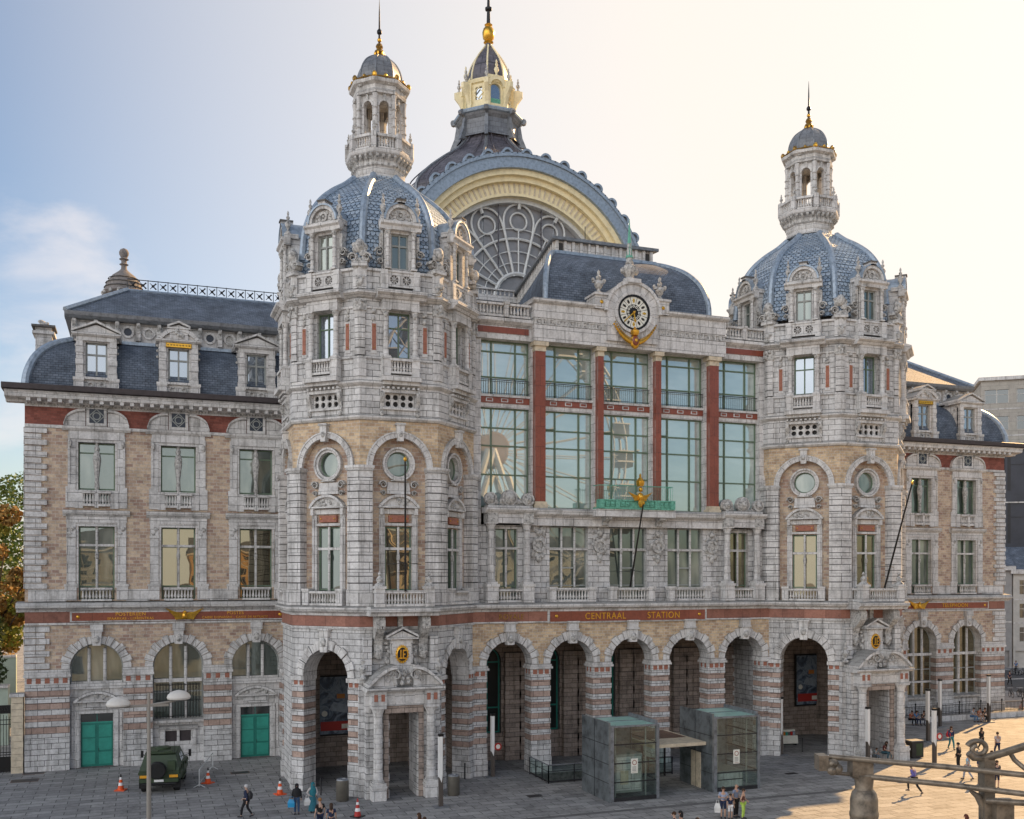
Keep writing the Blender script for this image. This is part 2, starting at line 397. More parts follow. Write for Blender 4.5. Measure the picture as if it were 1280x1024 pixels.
# ---------------------------------------------------------------- shared ornament
BAL = [(.10, 0), (.10, .06), (.05, .10), (.045, .16), (.10, .30), (.105, .38), (.06, .55), (.045, .72), (.05, .80), (.10, .85), (.10, 1)]
def balusters(mb, x0, x1, y, z0, z1, mat='stone_trim', step=.27, post=0, rail=True, n=6):
    h = z1-z0; b = h*.14; t = h*.17
    if rail:
        mb.box(x0, x1, y-.16, y+.16, z0, z0+b, mat); mb.box(x0-.04, x1+.04, y-.2, y+.2, z1-t, z1, mat)
    k = max(1, int(round((x1-x0)/step)))
    hh = h-b-t
    for i in range(k):
        x = x0+(i+.5)*(x1-x0)/k
        mb.lathe([(r*.95, z0+b+q*hh) for r, q in BAL[::2]+BAL[-1:]], (x, y), n, mat, cap=False)
def column(mb, x, y, z0, z1, r, mat='stone_trim', n=10, rings=True, base=True):
    h = z1-z0
    if base:
        mb.cbox(x, r*2.9, y-r*1.45, y+r*1.45, z0, z0+r*.6, mat); mb.cbox(x, r*3.0, y-r*1.5, y+r*1.5, z1-r*.45, z1, mat)
    pr = [(r*1.3, z0+r*.6), (r*1.3, z0+r*.9), (r, z0+r*1.3)]
    if rings:
        zz = z0+r*1.3; k = max(2, int((h-3*r)/(r*1.9)))
        for i in range(1, k):
            q = z0+r*1.3+(h-r*3.5)*i/k; pr += [(r*(1-.1*i/k), q-.03), (r*(.86-.1*i/k), q-.025), (r*(.86-.1*i/k), q+.025), (r*(1-.1*i/k), q+.03)]
    pr += [(r*.88, z1-r*2.2), (r*1.1, z1-r*2.1), (r*.9, z1-r*1.9), (r*1.05, z1-r*1.3), (r*1.4, z1-r*.6), (r*1.4, z1-r*.45)]
    mb.lathe(pr, (x, y), n, mat, cap=False)
def finial(mb, x, y, z, h, r, mat='stone_carved', n=8):
    P = [(.9, 0), (.9, .08), (.45, .12), (.35, .2), (.8, .32), (1, .42), (.75, .52), (.3, .58), (.55, .66), (.6, .72), (.25, .78), (.38, .86), (.3, .93), (.05, 1)]
    mb.lathe([(r*a, z+h*b) for a, b in P], (x, y), n, mat)
def lumps(mb, x0, x1, y, z0, z1, k, r, mat='stone_carved', seed=1, sy=.6):
    g = random.Random(seed)
    for i in range(k):
        rr = r*g.uniform(.6, 1.25)
        mb.ball((g.uniform(x0+rr, max(x0+rr, x1-rr)), y-g.uniform(0, rr*.5), g.uniform(z0+rr*.6, max(z0+rr*.6, z1-rr*.6))), rr, 6, 4, g.uniform(.7, 1.4), mat, sy)
def scroll(mb, x, y0, y1, z, r, mirror=1, mat='stone_carved', turns=1.5, w=.3, n=14):
    """a volute: a spiral band"""
    pts = []
    for i in range(n+1):
        a = turns*2*PI*i/n; q = r*(1-.75*i/n); pts.append((x+mirror*q*math.cos(a), z+q*math.sin(a)))
    for i in range(n):
        a, b = pts[i], pts[i+1]; k = 1-w
        cx = x; A2 = (cx+(a[0]-cx)*k, z+(a[1]-z)*k); B2 = (cx+(b[0]-cx)*k, z+(b[1]-z)*k)
        q = [a, b, B2, A2] if mirror > 0 else [b, a, A2, B2]
        mb.prism(q, y0, y1, mat)
def console(mb, x, w, y0, z0, z1, out, mat='stone_carved'):
    """an S bracket seen from the side, top sticks out"""
    h = z1-z0; P = [(0, 0), (-.18, .02), (-.3, .12), (-.22, .3), (-.35, .45), (-.7, .58), (-1, .75), (-1, .92), (-.85, 1), (0, 1)]
    mb.profile([(y0+out*a, z0+h*b) for a, b in P], x-w/2, x+w/2, mat)
def pediment_seg(mb, cx, w, z, h, y0, y1, mat='stone_trim', fill='stone_carved', seed=1):
    """segmental pediment: sill, bow, carved field"""
    hw = w/2; Rr = (hw*hw+h*h)/(2*h); cz = z+h-Rr; a = math.asin(min(1, hw/Rr)); n = 12
    mb.cbox(cx, w, y0-.05, y1, z-.1, z, mat)
    mb.ring(cx, cz, Rr-.16, Rr, y0-.08, y1, PI/2-a, PI/2+a, n, mat)
    pts = [(cx+(Rr-.15)*math.cos(PI/2-a+2*a*i/n), cz+(Rr-.15)*math.sin(PI/2-a+2*a*i/n)) for i in range(n+1)]
    mb.prism(pts, y0+.1, y1, mat)
    lumps(mb, cx-hw*.65, cx+hw*.65, y0+.1, z+.02, z+h*.75, 9, h*.2, fill, seed)
def pediment_tri(mb, cx, w, z, h, y0, y1, mat='stone_trim'):
    hw = w/2
    mb.cbox(cx, w, y0-.05, y1, z-.1, z, mat)
    mb.prism([(cx-hw+.12, z+.002), (cx+hw-.12, z+.002), (cx, z+h-.12)], y0+.12, y1, mat)
    t = .13
    for s in (-1, 1):
        q = [(cx+s*hw, z), (cx+s*hw, z+t), (cx, z+h+t), (cx, z+h)]
        mb.prism(q if s < 0 else q[::-1], y0-.08, y1-.01, mat) if s < 0 else mb.prism([(cx, z+h), (cx, z+h+t), (cx+hw, z+t), (cx+hw, z)][::-1], y0-.08, y1-.01, mat)
def keystone(mb, cx, z0, z1, w0, w1, y0, y1, mat='stone_trim'):
    mb.prism([(cx-w0/2, z0), (cx+w0/2, z0), (cx+w1/2, z1), (cx-w1/2, z1)], y0, y1, mat)
    mb.ball((cx, y0, (z0+z1)/2-.05), w0*.42, 8, 6, 1.3, 'stone_carved', .7)
    mb.cbox(cx, w1*1.25, y0-.08, y1, z1, z1+.12, mat)
def banded(mb, x0, x1, y0, y1, z0, z1, step=.36, a='stone', b='rough_pink', pa=.085, side=True):
    """pier of projecting grey courses and rough pink ones"""
    k = max(2, int(round((z1-z0)/step))); h = (z1-z0)/k
    for i in range(k):
        p = pa if i % 2 == 0 else .012
        sx = p if side else 0
        mb.box(x0-sx, x1+sx, y0-p, y1, z0+i*h+(.018 if i % 2 == 0 else 0), z0+(i+1)*h-(.018 if i % 2 == 0 else 0), a if i % 2 == 0 else b, skip='' if i % 2 == 0 else 'tb')
    mb.box(x0+.01, x1-.01, y0+.01, y1, z0, z1, 'groove', skip='tb')
def win_frame(w, h, mat='window_green', bars=(.5,), trans=(.68,), t=.07, d=.10, arch=False, gl='glass_window', pane_back=.05, mid=None):
    """a window: frame mesh (outer frame, mullions, transoms) and its pane; origin at bottom centre of the opening"""
    f = MB(mat); hw = w/2
    f.box(-hw, -hw+t, 0, d, 0, h, mat); f.box(hw-t, hw, 0, d, 0, h, mat); f.box(-hw+t, hw-t, 0, d, 0, t, mat)
    if not arch: f.box(-hw+t, hw-t, 0, d, h-t, h, mat)
    else: f.ring(0, h, hw-t, hw, 0, d, 0, PI, 16, mat)
    for b in bars:
        x = -hw+w*b; top = h-t if not arch else h+math.sqrt(max(0, hw*hw-x*x))-t
        f.box(x-t/2, x+t/2, -.015, d+.01, t, top, mat)
    xs = [-hw+t]+sorted(-hw+w*b for b in bars)+[hw-t]
    for q in trans: f.box(-hw+t, hw-t, .005, d-.01, h*q-t/2, h*q+t/2, mat)
    p = MB(gl)
    if arch:
        pts = [(-hw+.01, .01), (hw-.01, .01)]+[((hw-.01)*math.cos(PI*i/16), h+(hw-.01)*math.sin(PI*i/16)) for i in range(17)]
        p.prism(pts, pane_back, pane_back+.02)
    else: p.box(-hw+.01, hw-.01, pane_back, pane_back+.02, .01, h-.01)
    return f.mesh('window'), p.mesh('pane')
plain('army_green', (.035, .06, .028), .45, 0, .18, 1.5, .002, .45)
SKY_S=.056; SKY_DUST=1.3; SKY_TINT=(1.0,1.0,1.0); CLOUD_F=(6.9,6.3,6.1); BACK_FILL_C=(21.3,21.2,21.2); GLOW_C=(6.9,6.35,5.75); SUN_S=3.2; SUN_C=(1,.62,.28); EXPO=1.43; CLOC=(3.1,1.2,.4)
# ================================================================ THE STATION
station = empty('railway_station', (31.6, 0, 0))
tag(station, 'grand grey stone railway station with two domed octagonal towers, a clock and a glass arch', 'railway station')
P0 = empty('tmp'); P0.location = (0, 0, 0)
def put(name, me, loc=(0, 0, 0), rot=0, subs=()):
    """hang a shared mesh on the station (world place minus the station's own place)"""
    o = obj(name, me, station, (loc[0]-31.6, loc[1], loc[2]), rot)
    for sn_, sm_ in subs: obj(sn_, sm_, o)
    return o
A = 6.0; T8 = math.tan(PI/8); S2 = A*T8
def rot2(th, p): c, s_ = math.cos(th), math.sin(th); return (p[0]*c-p[1]*s_, p[0]*s_+p[1]*c)
def chev(mb, k, a, p, d, z0, z1, mat=None, cap=True, a2=None):
    """corner block wrapping the octagon's vertex between face k and face k+1"""
    t0, t1 = k*PI/4, (k+1)*PI/4; a2 = a if a2 is None else a2
    pts = [rot2(t0, (a, -(A+p))), rot2(t0, ((A+p)*T8, -(A+p))), rot2(t1, (-a2, -(A+p))), rot2(t1, (-a2, -(A-d))), rot2(t1, (-(A-d)*T8, -(A-d))), rot2(t0, (a, -(A-d)))]
    mb.plan(pts, z0, z1, mat, cap)
FR = range(8)
def face(mb, k): mb.T = Matrix.Rotation(k*PI/4, 4, 'Z') @ Matrix.Translation((0, -A, 0)); return mb
# ---- storeys as one wall mesh
w = MB('stone')
for k in FR:
    face(w, k)
    # ground floor: open arches on the diagonals, portal in front
    if k in (1, 7):
        w.wall(-S2, S2, 6.95, 10.0, 0, .5, [('arch', 0, 1.65, 6.95, 6.95)], 'stone')
        w.ring(0, 6.95, 1.64, 1.66, .0, 1.3, 0, PI, 20, 'stone_smooth')
        w.voussoirs(0, 6.95, 1.65, 2.12, -.10, .1, 13, 'stone_trim', alt=.10)
        keystone(w, 0, 8.45, 9.75, .5, .66, -.3, .1)
    elif k == 0:
        w.wall(-S2, S2, 5.2, 10.0, 0, .5, [], 'stone'); w.wall(-S2, S2, 0, 5.2, 0, 1.2, [('rect', 0, .92, 0, 5.0)], 'stone', 'stone_smooth')
    else: w.wall(-S2, S2, 0, 10.0, 0, .5, [], 'stone'); w.box(-S2, S2, .5, .6, 0, 9.5, 'stone_inner')
    # storey of the round windows
    w.wall(-S2, S2, 19.45, 22.25, 0, .38, [('arch', 0, 1.72, 19.45, 19.5)], 'brick_buff', 'brick_pink')
    w.wall(-1.75, 1.75, 11.2, 16.6, .38, .3, [('rect', 0, .85, 11.3, 15.95)], 'brick_pink', 'stone_trim')  # opening carried down: dark glass stands for shade between the balusters
    w.wall(-1.75, 1.75, 16.6, 21.4, .38, .35, [('circ', 0, .74, 19.68, 0)], 'brick_pink', 'stone_trim', n=14)
    w.voussoirs(0, 19.5, 1.72, 2.02, -.16, .1, 9, 'stone_trim', .012)
    w.ring(0, 19.5, 2.0, 2.1, -.2, .05, 0, PI, 24, 'stone_trim')
    keystone(w, 0, 21.0, 21.95, .36, .5, -.36, .0)
    w.ring(0, 19.68, .74, .90, .2, .45, 0, 2*PI, 24, 'stone_trim'); w.ring(0, 19.68, .90, 1.02, .08, .45, 0, 2*PI, 24, 'stone_trim')
    # window surround
    for s_ in (-1, 1):
        w.box(min(s_*.87, s_*1.22), max(s_*.87, s_*1.22), .22, .5, 12.0, 16.65, 'stone_trim')
        w.box(min(s_*1.02, s_*1.12), max(s_*1.02, s_*1.12), .14, .5, 12.2, 16.4, 'stone_trim')
        w.box(min(s_*1.0, s_*1.2), max(s_*1.0, s_*1.2), .02, .45, 16.65, 17.15, 'stone_trim')
        scroll(w, s_*.98, .12, .4, 18.45, .30, s_)
        scroll(w, s_*.98, .14, .4, 17.95, .2, s_)
    w.cbox(0, 1.9, .18, .5, 16.0, 16.15, 'stone_trim'); w.cbox(0, 2.44, .22, .5, 16.7, 17.0, 'stone_trim')
    w.cbox(0, 1.5, .2, .5, 17.9, 18.6, 'stone_trim', taper=.06)
    pediment_seg(w, 0, 2.6, 17.15, .72, .02, .45, seed=k)
    w.cbox(0, 1.28, .17, .4, 16.22, 16.62, 'red_square')
    for s_ in (-1, 1): w.ball((s_*.5, .16, 16.42), .05, 6, 4, 1, 'gold')
    w.cbox(0, 1.0, .12, .4, 19.1-.45, 18.72, 'stone_carved')
    # mullion colonnette and transom
    w.tube([(0, .34, 12.0), (0, .34, 15.95)], .075, 8, 'stone_trim'); w.cbox(0, 1.7, .28, .42, 14.55, 14.7, 'stone_trim')
    w.ball((0, .33, 14.1), .12, 6, 5, 2.4, 'stone_carved')
    # upper storeys
    w.wall(-S2-.0332, S2+.0332, 22.5, 24.2, -.08, .4, [('rect', 0, .98, 23.02, 23.82)], 'stone')
    w.cbox(0, 2.5, -.26, 0, 23.86, 24.05, 'stone_trim'); w.cbox(0, 2.5, -.22, 0, 22.86, 22.98, 'stone_trim')
    for s_ in (-1, 1): console(w, s_*1.14, .24, -.08, 22.7, 23.9, .28); w.ball((s_*1.14, -.16, 22.62), .12, 6, 4, 1.3, 'stone_carved')
    for i in range(8): w.cbox(-1.12+i*.32, .14, -.42, 0, 24.07, 24.2, 'stone_trim')
    w.wall(-S2, S2, 24.75, 29.4, 0, .55, [('rect', 0, .70, 26.0, 28.7)], 'stone', 'stone_smooth')
    for s_ in (-1, 1):
        column(w, s_*.92, -.28, 25.9, 28.75, .17, n=10)
        w.cbox(s_*1.62, .36, -.05, 0, 26.15, 28.0, 'stone_trim'); w.cbox(s_*1.62, .24, -.085, 0, 26.35, 27.9, 'red_square')
        for q in (26.5, 27.75): w.ball((s_*1.62, -.09, q), .045, 5, 4, 1, 'gilt_dull')
        lumps(w, s_*1.62-.2, s_*1.62+.2, -.04, 28.05, 28.75, 6, .11, seed=k+5)
        w.cbox(s_*.92, .5, -.55, 0, 24.8, 25.9, 'stone_trim'); w.cbox(s_*.92, .56, -.6, 0, 25.78, 25.92, 'stone_trim')
        lumps(w, s_*.92-.2, s_*.92+.2, -.42, 28.3, 28.7, 5, .1, seed=k+15)
    balusters(w, -.68, .68, -.42, 24.95, 25.85, step=.19)
    w.cbox(0, 2.5, -.75, 0, 24.5, 24.8, 'stone_trim'); w.cbox(0, 2.3, -.5, 0, 24.3, 24.5, 'stone_trim')
    w.cbox(0, 2.3, -.5, 0, 28.75, 29.35, 'stone_trim'); w.profile([(0, 29.35), (-.6, 29.35), (-.72, 29.5), (-.95, 29.62), (-.95, 29.78), (-.5, 29.95), (0, 29.98)], -1.55, 1.55, 'stone_trim')
    w.wall(-S2, S2, 29.85, 31.0, .02, .5, [], 'stone')
    w.box(-1.22, -.82, -.42, .3, 29.98, 31.1, 'stone_trim'); w.box(.82, 1.22, -.42, .3, 29.98, 31.1, 'stone_trim')
    # pierced parapet
    w.wall(-.82, .82, 30.12, 30.98, -.3, .12, [('circ', -.4, .27, 30.55, 0), ('circ', .4, .27, 30.55, 0)], 'stone_trim', n=8)
    for s_ in (-1, 1):
        for a in range(4):
            c_ = (s_*.4+.13*math.cos(a*PI/4), -.26, 30.55+.13*math.sin(a*PI/4))
            w.tube([(s_*.4-.27*math.cos(a*PI/4), -.24, 30.55-.27*math.sin(a*PI/4)), (s_*.4+.27*math.cos(a*PI/4), -.24, 30.55+.27*math.sin(a*PI/4))], .028, 5, 'stone_trim')
        w.ball((s_*.4, -.27, 30.55), .08, 6, 4, 1, 'stone_carved')
    w.cbox(s_*0, 1.64, -.22, .2, 30.1, 31.0, 'stone_dark')
    w.cbox(0, 1.7, -.36, .2, 30.98, 31.1, 'stone_trim')
w.T = None
# octagonal string courses all round
w.oct(A, [(.0, 9.98), (.06, 10.0), (.06, 10.62), (.0, 10.64)], 'red_band')
w.oct(A, [(.0, 9.82), (.12, 9.84), (.12, 9.98), (.0, 10.0)], 'stone_trim')
w.oct(A, [(.0, 10.62), (.14, 10.64), (.18, 10.78), (.42, 10.88), (.5, 11.0), (.5, 11.12), (.3, 11.24), (-.5, 11.26)], 'stone_trim')
w.oct(A, [(.0, 22.2), (.12, 22.22), (.22, 22.34), (.22, 22.44), (.05, 22.55), (-.5, 22.56)], 'stone_trim')
w.oct(A, [(.0, 24.18), (.14, 24.2), (.3, 24.36), (.3, 24.46), (.1, 24.56), (.1, 24.74), (-.5, 24.76)], 'stone_trim')
w.oct(A, [(.0, 25.8), (.12, 25.82), (.12, 25.94), (.0, 26.0)], 'stone_trim')
w.oct(A, [(.0, 29.38), (.2, 29.42), (.32, 29.55), (.45, 29.62), (.45, 29.74), (.1, 29.88), (-.5, 29.9)], 'stone_trim')
w.oct(A, [(.0, 28.75), (.1, 28.78), (.1, 28.9), (.0, 28.95)], 'stone_trim')
w.oct(A, [(-.02, 30.98), (.14, 31.02), (.14, 31.16), (-.6, 31.2)], 'stone_trim')
for k in FR:
    nxt = (k+1) % 8
    # ground pier
    chev(w, k, 1.65 if k in (1, 7) else 1.9, .16, 1.2, 0, 1.0, 'stone', a2=1.65 if nxt in (1, 7) else 1.9)
    chev(w, k, 1.65 if k in (1, 7) else 1.9, .10, 1.2, 1.0, 2.0, 'stone', a2=1.65 if nxt in (1, 7) else 1.9)
    aa, bb = (1.65 if k in (1, 7) else 2.0), (1.65 if nxt in (1, 7) else 2.0)
    z = 2.0
    for i in range(12):
        h = .365; grey = i % 2 == 1
        chev(w, k, aa, .085 if grey else .03, 1.2, z+.012, z+h-.012, 'stone' if grey else 'rough_pink', a2=bb); z += h
    chev(w, k, aa+.03, .0, 1.18, 2.0, 6.4, 'groove', False, a2=bb+.03)
    chev(w, k, aa, .03, 1.2, 6.38, 6.7, 'stone_trim', a2=bb)
    face(w, k)
    for s_, lim in ((1, aa), (-1, aa)):
        if lim < 1.8:
            for q in (lim+.2, lim+.62): w.cbox(s_*q, .27, -.05, 0, 6.42, 6.68, 'red_square')
    w.T = None
    chev(w, k, aa-.06, .18, 1.25, 6.7, 6.95, 'stone_trim', a2=bb-.06)
    # first floor pier in channelled courses
    chev(w, k, 1.72, .34, .4, 11.24, 12.15, 'stone_smooth')
    z = 12.15
    for i in range(17):
        h = 7.05/17
        chev(w, k, 1.75, .30, .4, z+.022, z+h-.022, 'stone_smooth'); z += h
    chev(w, k, 1.76, .24, .4, 12.15, 19.2, 'groove', False)
    chev(w, k, 1.70, .38, .4, 19.2, 19.34, 'stone_trim'); chev(w, k, 1.66, .44, .4, 19.34, 19.5, 'stone_trim')
    # pilasters and corner ornament of the upper storeys
    chev(w, k, 2.12, .16, .3, 24.76, 25.85, 'stone_smooth'); z = 26.0
    for i in range(6): chev(w, k, 2.18, .13, .3, z+.02, z+.42, 'stone_smooth'); z += .44
    chev(w, k, 2.2, .09, .3, 25.9, 28.7, 'groove', False)
    chev(w, k, 2.1, .2, .3, 28.62, 29.3, 'stone_carved'); chev(w, k, 2.1, .16, .3, 29.9, 31.2, 'stone_smooth')
    w.T = Matrix.Rotation((k+.5)*PI/4, 4, 'Z') @ Matrix.Translation((0, -A/math.cos(PI/8), 0))
    lumps(w, -.3, .3, -.2, 28.6, 29.3, 8, .12, seed=k+30)
    lumps(w, -.36, .36, -.12, 29.9, 30.7, 12, .15, seed=k+50)
    lumps(w, -.55, .55, .0, 31.1, 32.6, 18, .23, seed=k+70)
    for s_ in (-1, 1): scroll(w, s_*.42, -.2, .3, 31.7, .34, s_)
    w.ball((0, -.05, 32.4), .33, 8, 6, 1.3, 'stone_carved')
    w.cbox(0, .95, -.28, .5, 31.18, 31.4, 'stone_trim')
    w.T = None
w.T = None
# inner room of the ground floor and core above
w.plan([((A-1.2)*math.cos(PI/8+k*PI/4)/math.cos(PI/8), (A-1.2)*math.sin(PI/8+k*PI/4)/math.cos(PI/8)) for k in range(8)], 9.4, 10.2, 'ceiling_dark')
w.box(-4.7, 4.7, 4.5, 4.8, 0, 9.6, 'stone_inner')
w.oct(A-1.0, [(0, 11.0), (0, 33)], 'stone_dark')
TW = w.mesh('tower_wall')
# ---- portal
p = MB('stone')
for s_ in (-1, 1):
    banded(p, min(s_*.92, s_*2.28), max(s_*.92, s_*2.28), -.95, -.0, 0.0, 5.0, .5, 'stone', 'stone', .05)
    p.cbox(s_*1.65, .86, -1.72, -.9, 0, .78, 'stone_smooth'); p.cbox(s_*1.65, .94, -1.76, -.9, .74, .86, 'stone_trim')
    column(p, s_*1.65, -1.3, .86, 5.45, .29, n=14)
    p.cbox(s_*1.1, .3, -1.12, -.9, 0, 5.0, 'stone_inner')
    p.cbox(s_*1.65, .9, -1.66, -.0, 5.45, 6.3, 'stone_trim')
    p.cbox(s_*1.42, .22, -1.685, -1.5, 5.75, 6.15, 'red_square'); p.cbox(s_*1.85, .22, -1.685, -1.5, 5.75, 6.15, 'red_square')
    console(p, s_*1.42, .52, -.05, 8.2, 10.66, 1.15)
    lumps(p, s_*1.42-.3, s_*1.42+.3, -.25, 8.0, 8.9, 9, .17, seed=3)
    for j in range(3): p.cbox(s_*1.42+(j-1)*.15, .05, -1.18, -.6, 9.9, 10.6, 'stone_trim')
    # broken bow pediment
    a0, a1 = (PI*.30, PI*.42) if s_ > 0 else (PI*.58, PI*.70)
    pts = []
    for i in range(9):
        t = i/8; pts.append((s_*(2.3-1.75*t), 6.55+1.05*math.sin(t*PI/2)))
    for i in range(8):
        a, b = pts[i], pts[i+1]; q = [a, b, (b[0], b[1]+.2), (a[0], a[1]+.2)]
        p.prism(q, -1.75, -.1, 'stone_trim'); p.prism([(a[0], 6.5), (b[0], 6.5), b, a], -1.45, -.1, 'stone_smooth')
    scroll(p, s_*.62, -1.6, -1.2, 7.25, .42, s_); scroll(p, s_*1.05, -1.5, -1.2, 6.95, .28, -s_)
    p.cbox(s_*2.1, .5, -.5, 0, 7.2, 9.4, 'stone'); finial(p, s_*2.38, -.42, 6.95, 1.5, .25)
    p.box(min(s_*2.2, s_*2.6), max(s_*2.2, s_*2.6), -.35, 0, 0, 6.5, 'stone')
p.box(-2.32, 2.32, -.9, 0, 5.03, 6.3, 'stone_smooth'); p.cbox(0, 2.4, -1.25, -.9, 5.0, 5.42, 'stone_inner')
p.cbox(0, 2.4, -1.35, -.9, 5.45, 6.28, 'stone_trim')
p.cbox(0, 1.25, -1.375, -1.3, 5.62, 6.1, 'stone_smooth')
p.profile([(0, 6.28), (-1.62, 6.28), (-1.72, 6.36), (-1.85, 6.42), (-1.85, 6.52), (0, 6.56)], -2.42, 2.42, 'stone_trim')
p.cbox(0, 1.3, -1.0, 0, 6.56, 7.4, 'stone_smooth')
lumps(p, -.9, .9, -1.3, 6.6, 7.5, 16, .17, seed=12)
p.cbox(0, 1.36, -.62, 0, 7.35, 9.35, 'stone_smooth'); p.cbox(0, 1.12, -.66, -.6, 7.5, 9.2, 'stone_trim')
for s_ in (-1, 1): lumps(p, s_*.85-.2, s_*.85+.2, -.3, 7.4, 9.1, 9, .14, seed=8)
pediment_tri(p, 0, 2.0, 9.38, .5, -.85, 0)
p.cbox(0, .3, -.3, 0, 9.9, 10.62, 'stone_carved')
p.cbox(0, 1.75, -.12, .05, 5.0, 5.04, 'stone_trim')
PORTAL = p.mesh('portal')
m_ = MB('gold'); m_.lathe([(0.01, -.03), (.36, -.02), (.38, .02), (.34, .05), (.01, .08)], (0, 0), 24)
for q in m_.v[:]: pass
m_.use('black_metal'); m_.lathe([(0.01, .055), (.29, .056), (.29, .082), (.01, .084)], (0, 0), 24); m_.use('gold')
for i in range(18):
    a = 2*PI*i/18; m_.ball((.37*math.cos(a), .37*math.sin(a), .03), .05, 6, 4)
for (x0, x1, y0, y1) in ((-.13, -.07, -.2, .2), (.02, .08, -.2, .2), (-.2, .0, -.2, -.14), (.05, .2, .14, .2), (.05, .17, -.03, .03), (.02, .2, -.2, -.14)): m_.box(x0, x1, y0, y1, .08, .12)
MEDAL = m_.mesh('medallion')
b = MB('stone_trim')
b.profile([(0, 10.66), (-1.45, 10.66), (-1.5, 10.8), (-1.7, 10.92), (-1.7, 11.1), (-1.5, 11.2), (0, 11.22)], -2.15, 2.15, 'stone_trim')
for s_ in (-1, 1):
    b.cbox(s_*1.55, .56, -1.55, -.99, 11.2, 12.25, 'stone_smooth'); b.cbox(s_*1.55, .7, -1.62, -.92, 12.25, 12.4, 'stone_trim')
    b.lathe([(.36, 12.4), (.3, 12.5), (.14, 12.62), (.2, 12.72), (.2, 12.86), (.05, 13.0), (.12, 13.1), (.02, 13.28)], (s_*1.55, -1.27), 8, 'stone_carved', PI/4)
    b.T = Matrix.Translation((s_*1.55, 0, 0)) @ Matrix.Rotation(PI/2, 4, 'Z'); balusters(b, -.95, -.3, 0, 11.22, 12.15, step=.24); b.T = None
balusters(b, -1.26, 1.26, -1.27, 11.22, 12.15, step=.2)
BALCONY = b.mesh('balcony')
b = MB('stone_trim'); balusters(b, -1.0, 1.0, 0, 11.24, 12.1, step=.2)
for s_ in (-1, 1): b.cbox(s_*1.25, .46, -.24, .3, 11.24, 12.2, 'stone_smooth'); b.cbox(s_*1.25, .52, -.28, .3, 12.1, 12.24, 'stone_trim')
BALUS = b.mesh('balustrade')
WF, WP = win_frame(1.66, 4.62, 'window_green', (.5,), (.19, .73), .08)
WG = win_frame(1.66, 4.62, 'window_green', (.5,), (.19, .73), .08, gl='glass_gold')
W3F, W3P = win_frame(1.4, 2.7, 'window_green', (.5,), (.66,), .085, gl='glass_blue')
o_ = MB('window_green'); o_.ring(0, 0, .66, .76, 0, .1, 0, 2*PI, 24); OCF = o_.mesh('round_window')
o_ = MB('glass_window'); o_.prism([(.7*math.cos(2*PI*i/24), .7*math.sin(2*PI*i/24)) for i in range(24)], .04, .06); OCP = o_.mesh('pane')
g_ = MB('stone_trim')
for r_ in range(2):
    g_.wall(-.96, .96, r_*.4, r_*.4+.4, 0, .14, [('circ', -.72+i*.48, .165, r_*.4+.2, 0) for i in range(4)], 'stone_trim', n=8)
g_.box(-.96, .96, .2, .25, 0, .8, 'groove'); GRILLE = g_.mesh('pierced_grille')
# ---- dormer
d = MB('stone_smooth')
d.wall(-1.05, 1.05, 31.1, 33.9, -.12, .3, [('rect', 0, .56, 31.25, 33.35)], 'stone_smooth', 'stone_trim')
d.box(-1.0, 1.0, .22, 2.4, 31.1, 33.9, 'stone_smooth', skip='f')
for s_ in (-1, 1):
    d.box(min(s_*1.0, s_*1.06), max(s_*1.0, s_*1.06), -.12, 2.2, 31.1, 33.9, 'stone_smooth')
    column(d, s_*.82, -.3, 31.15, 33.5, .13, n=8)
    scroll(d, s_*1.3, -.1, .25, 32.2, .32, s_); scroll(d, s_*1.22, -.1, .25, 31.65, .22, s_); d.cbox(s_*1.15, .2, -.1, .25, 32.3, 33.3, 'stone_carved')
    d.cbox(s_*1.02, .42, -.4, .5, 33.92, 34.2, 'stone_trim'); finial(d, s_*1.08, -.15, 34.2, 1.45, .2)
    lumps(d, s_*.82-.16, s_*.82+.16, -.4, 33.2, 33.5, 4, .08, seed=2)
d.profile([(0, 33.5), (-.42, 33.5), (-.46, 33.7), (-.6, 33.8), (-.6, 33.92), (0, 33.96)], -1.3, 1.3, 'stone_trim')
d.ring(0, 34.05, .78, 1.0, -.42, 1.6, 0, PI, 18, 'stone_trim'); d.ring(0, 34.05, .98, 1.08, -.5, 1.6, 0, PI, 18, 'zinc')
d.prism([(.8*math.cos(PI*i/14), 34.05+.8*math.sin(PI*i/14)) for i in range(15)], -.22, .8, 'stone_smooth')
d.box(-1.0, 1.0, -.38, .8, 33.93, 34.06, 'stone_trim')
d.ring(0, 34.38, .16, .3, -.34, 0, 0, 2*PI, 12, 'stone_carved'); d.ball((0, -.28, 34.38), .1, 6, 4, 1, 'stone_carved')
for i in range(7):
    a = PI*i/6; d.ball((.56*math.cos(a), -.25, 34.2+.45*math.sin(a)), .11, 6, 4, 1, 'stone_carved', .6)
d.cbox(0, .5, -.5, .3, 35.02, 35.25, 'stone_trim'); d.cbox(0, .62, -.56, .3, 35.25, 35.34, 'stone_dark')
DORMER = d.mesh('dormer')
f = MB('window_grey')
for x in (-.5, .5): f.cbox(x, .1, 0, .1, 0, 2.1)
f.cbox(0, .1, -.04, .1, .0, 2.1); f.cbox(0, 1.1, -.02, .1, 1.35, 1.46); f.cbox(0, .9, 0, .1, 0, .1); f.cbox(0, .9, 0, .1, 2.0, 2.1)
f.box(-.5, .5, .06, .08, .05, 2.05, 'glass_window'); DW = f.mesh('window')
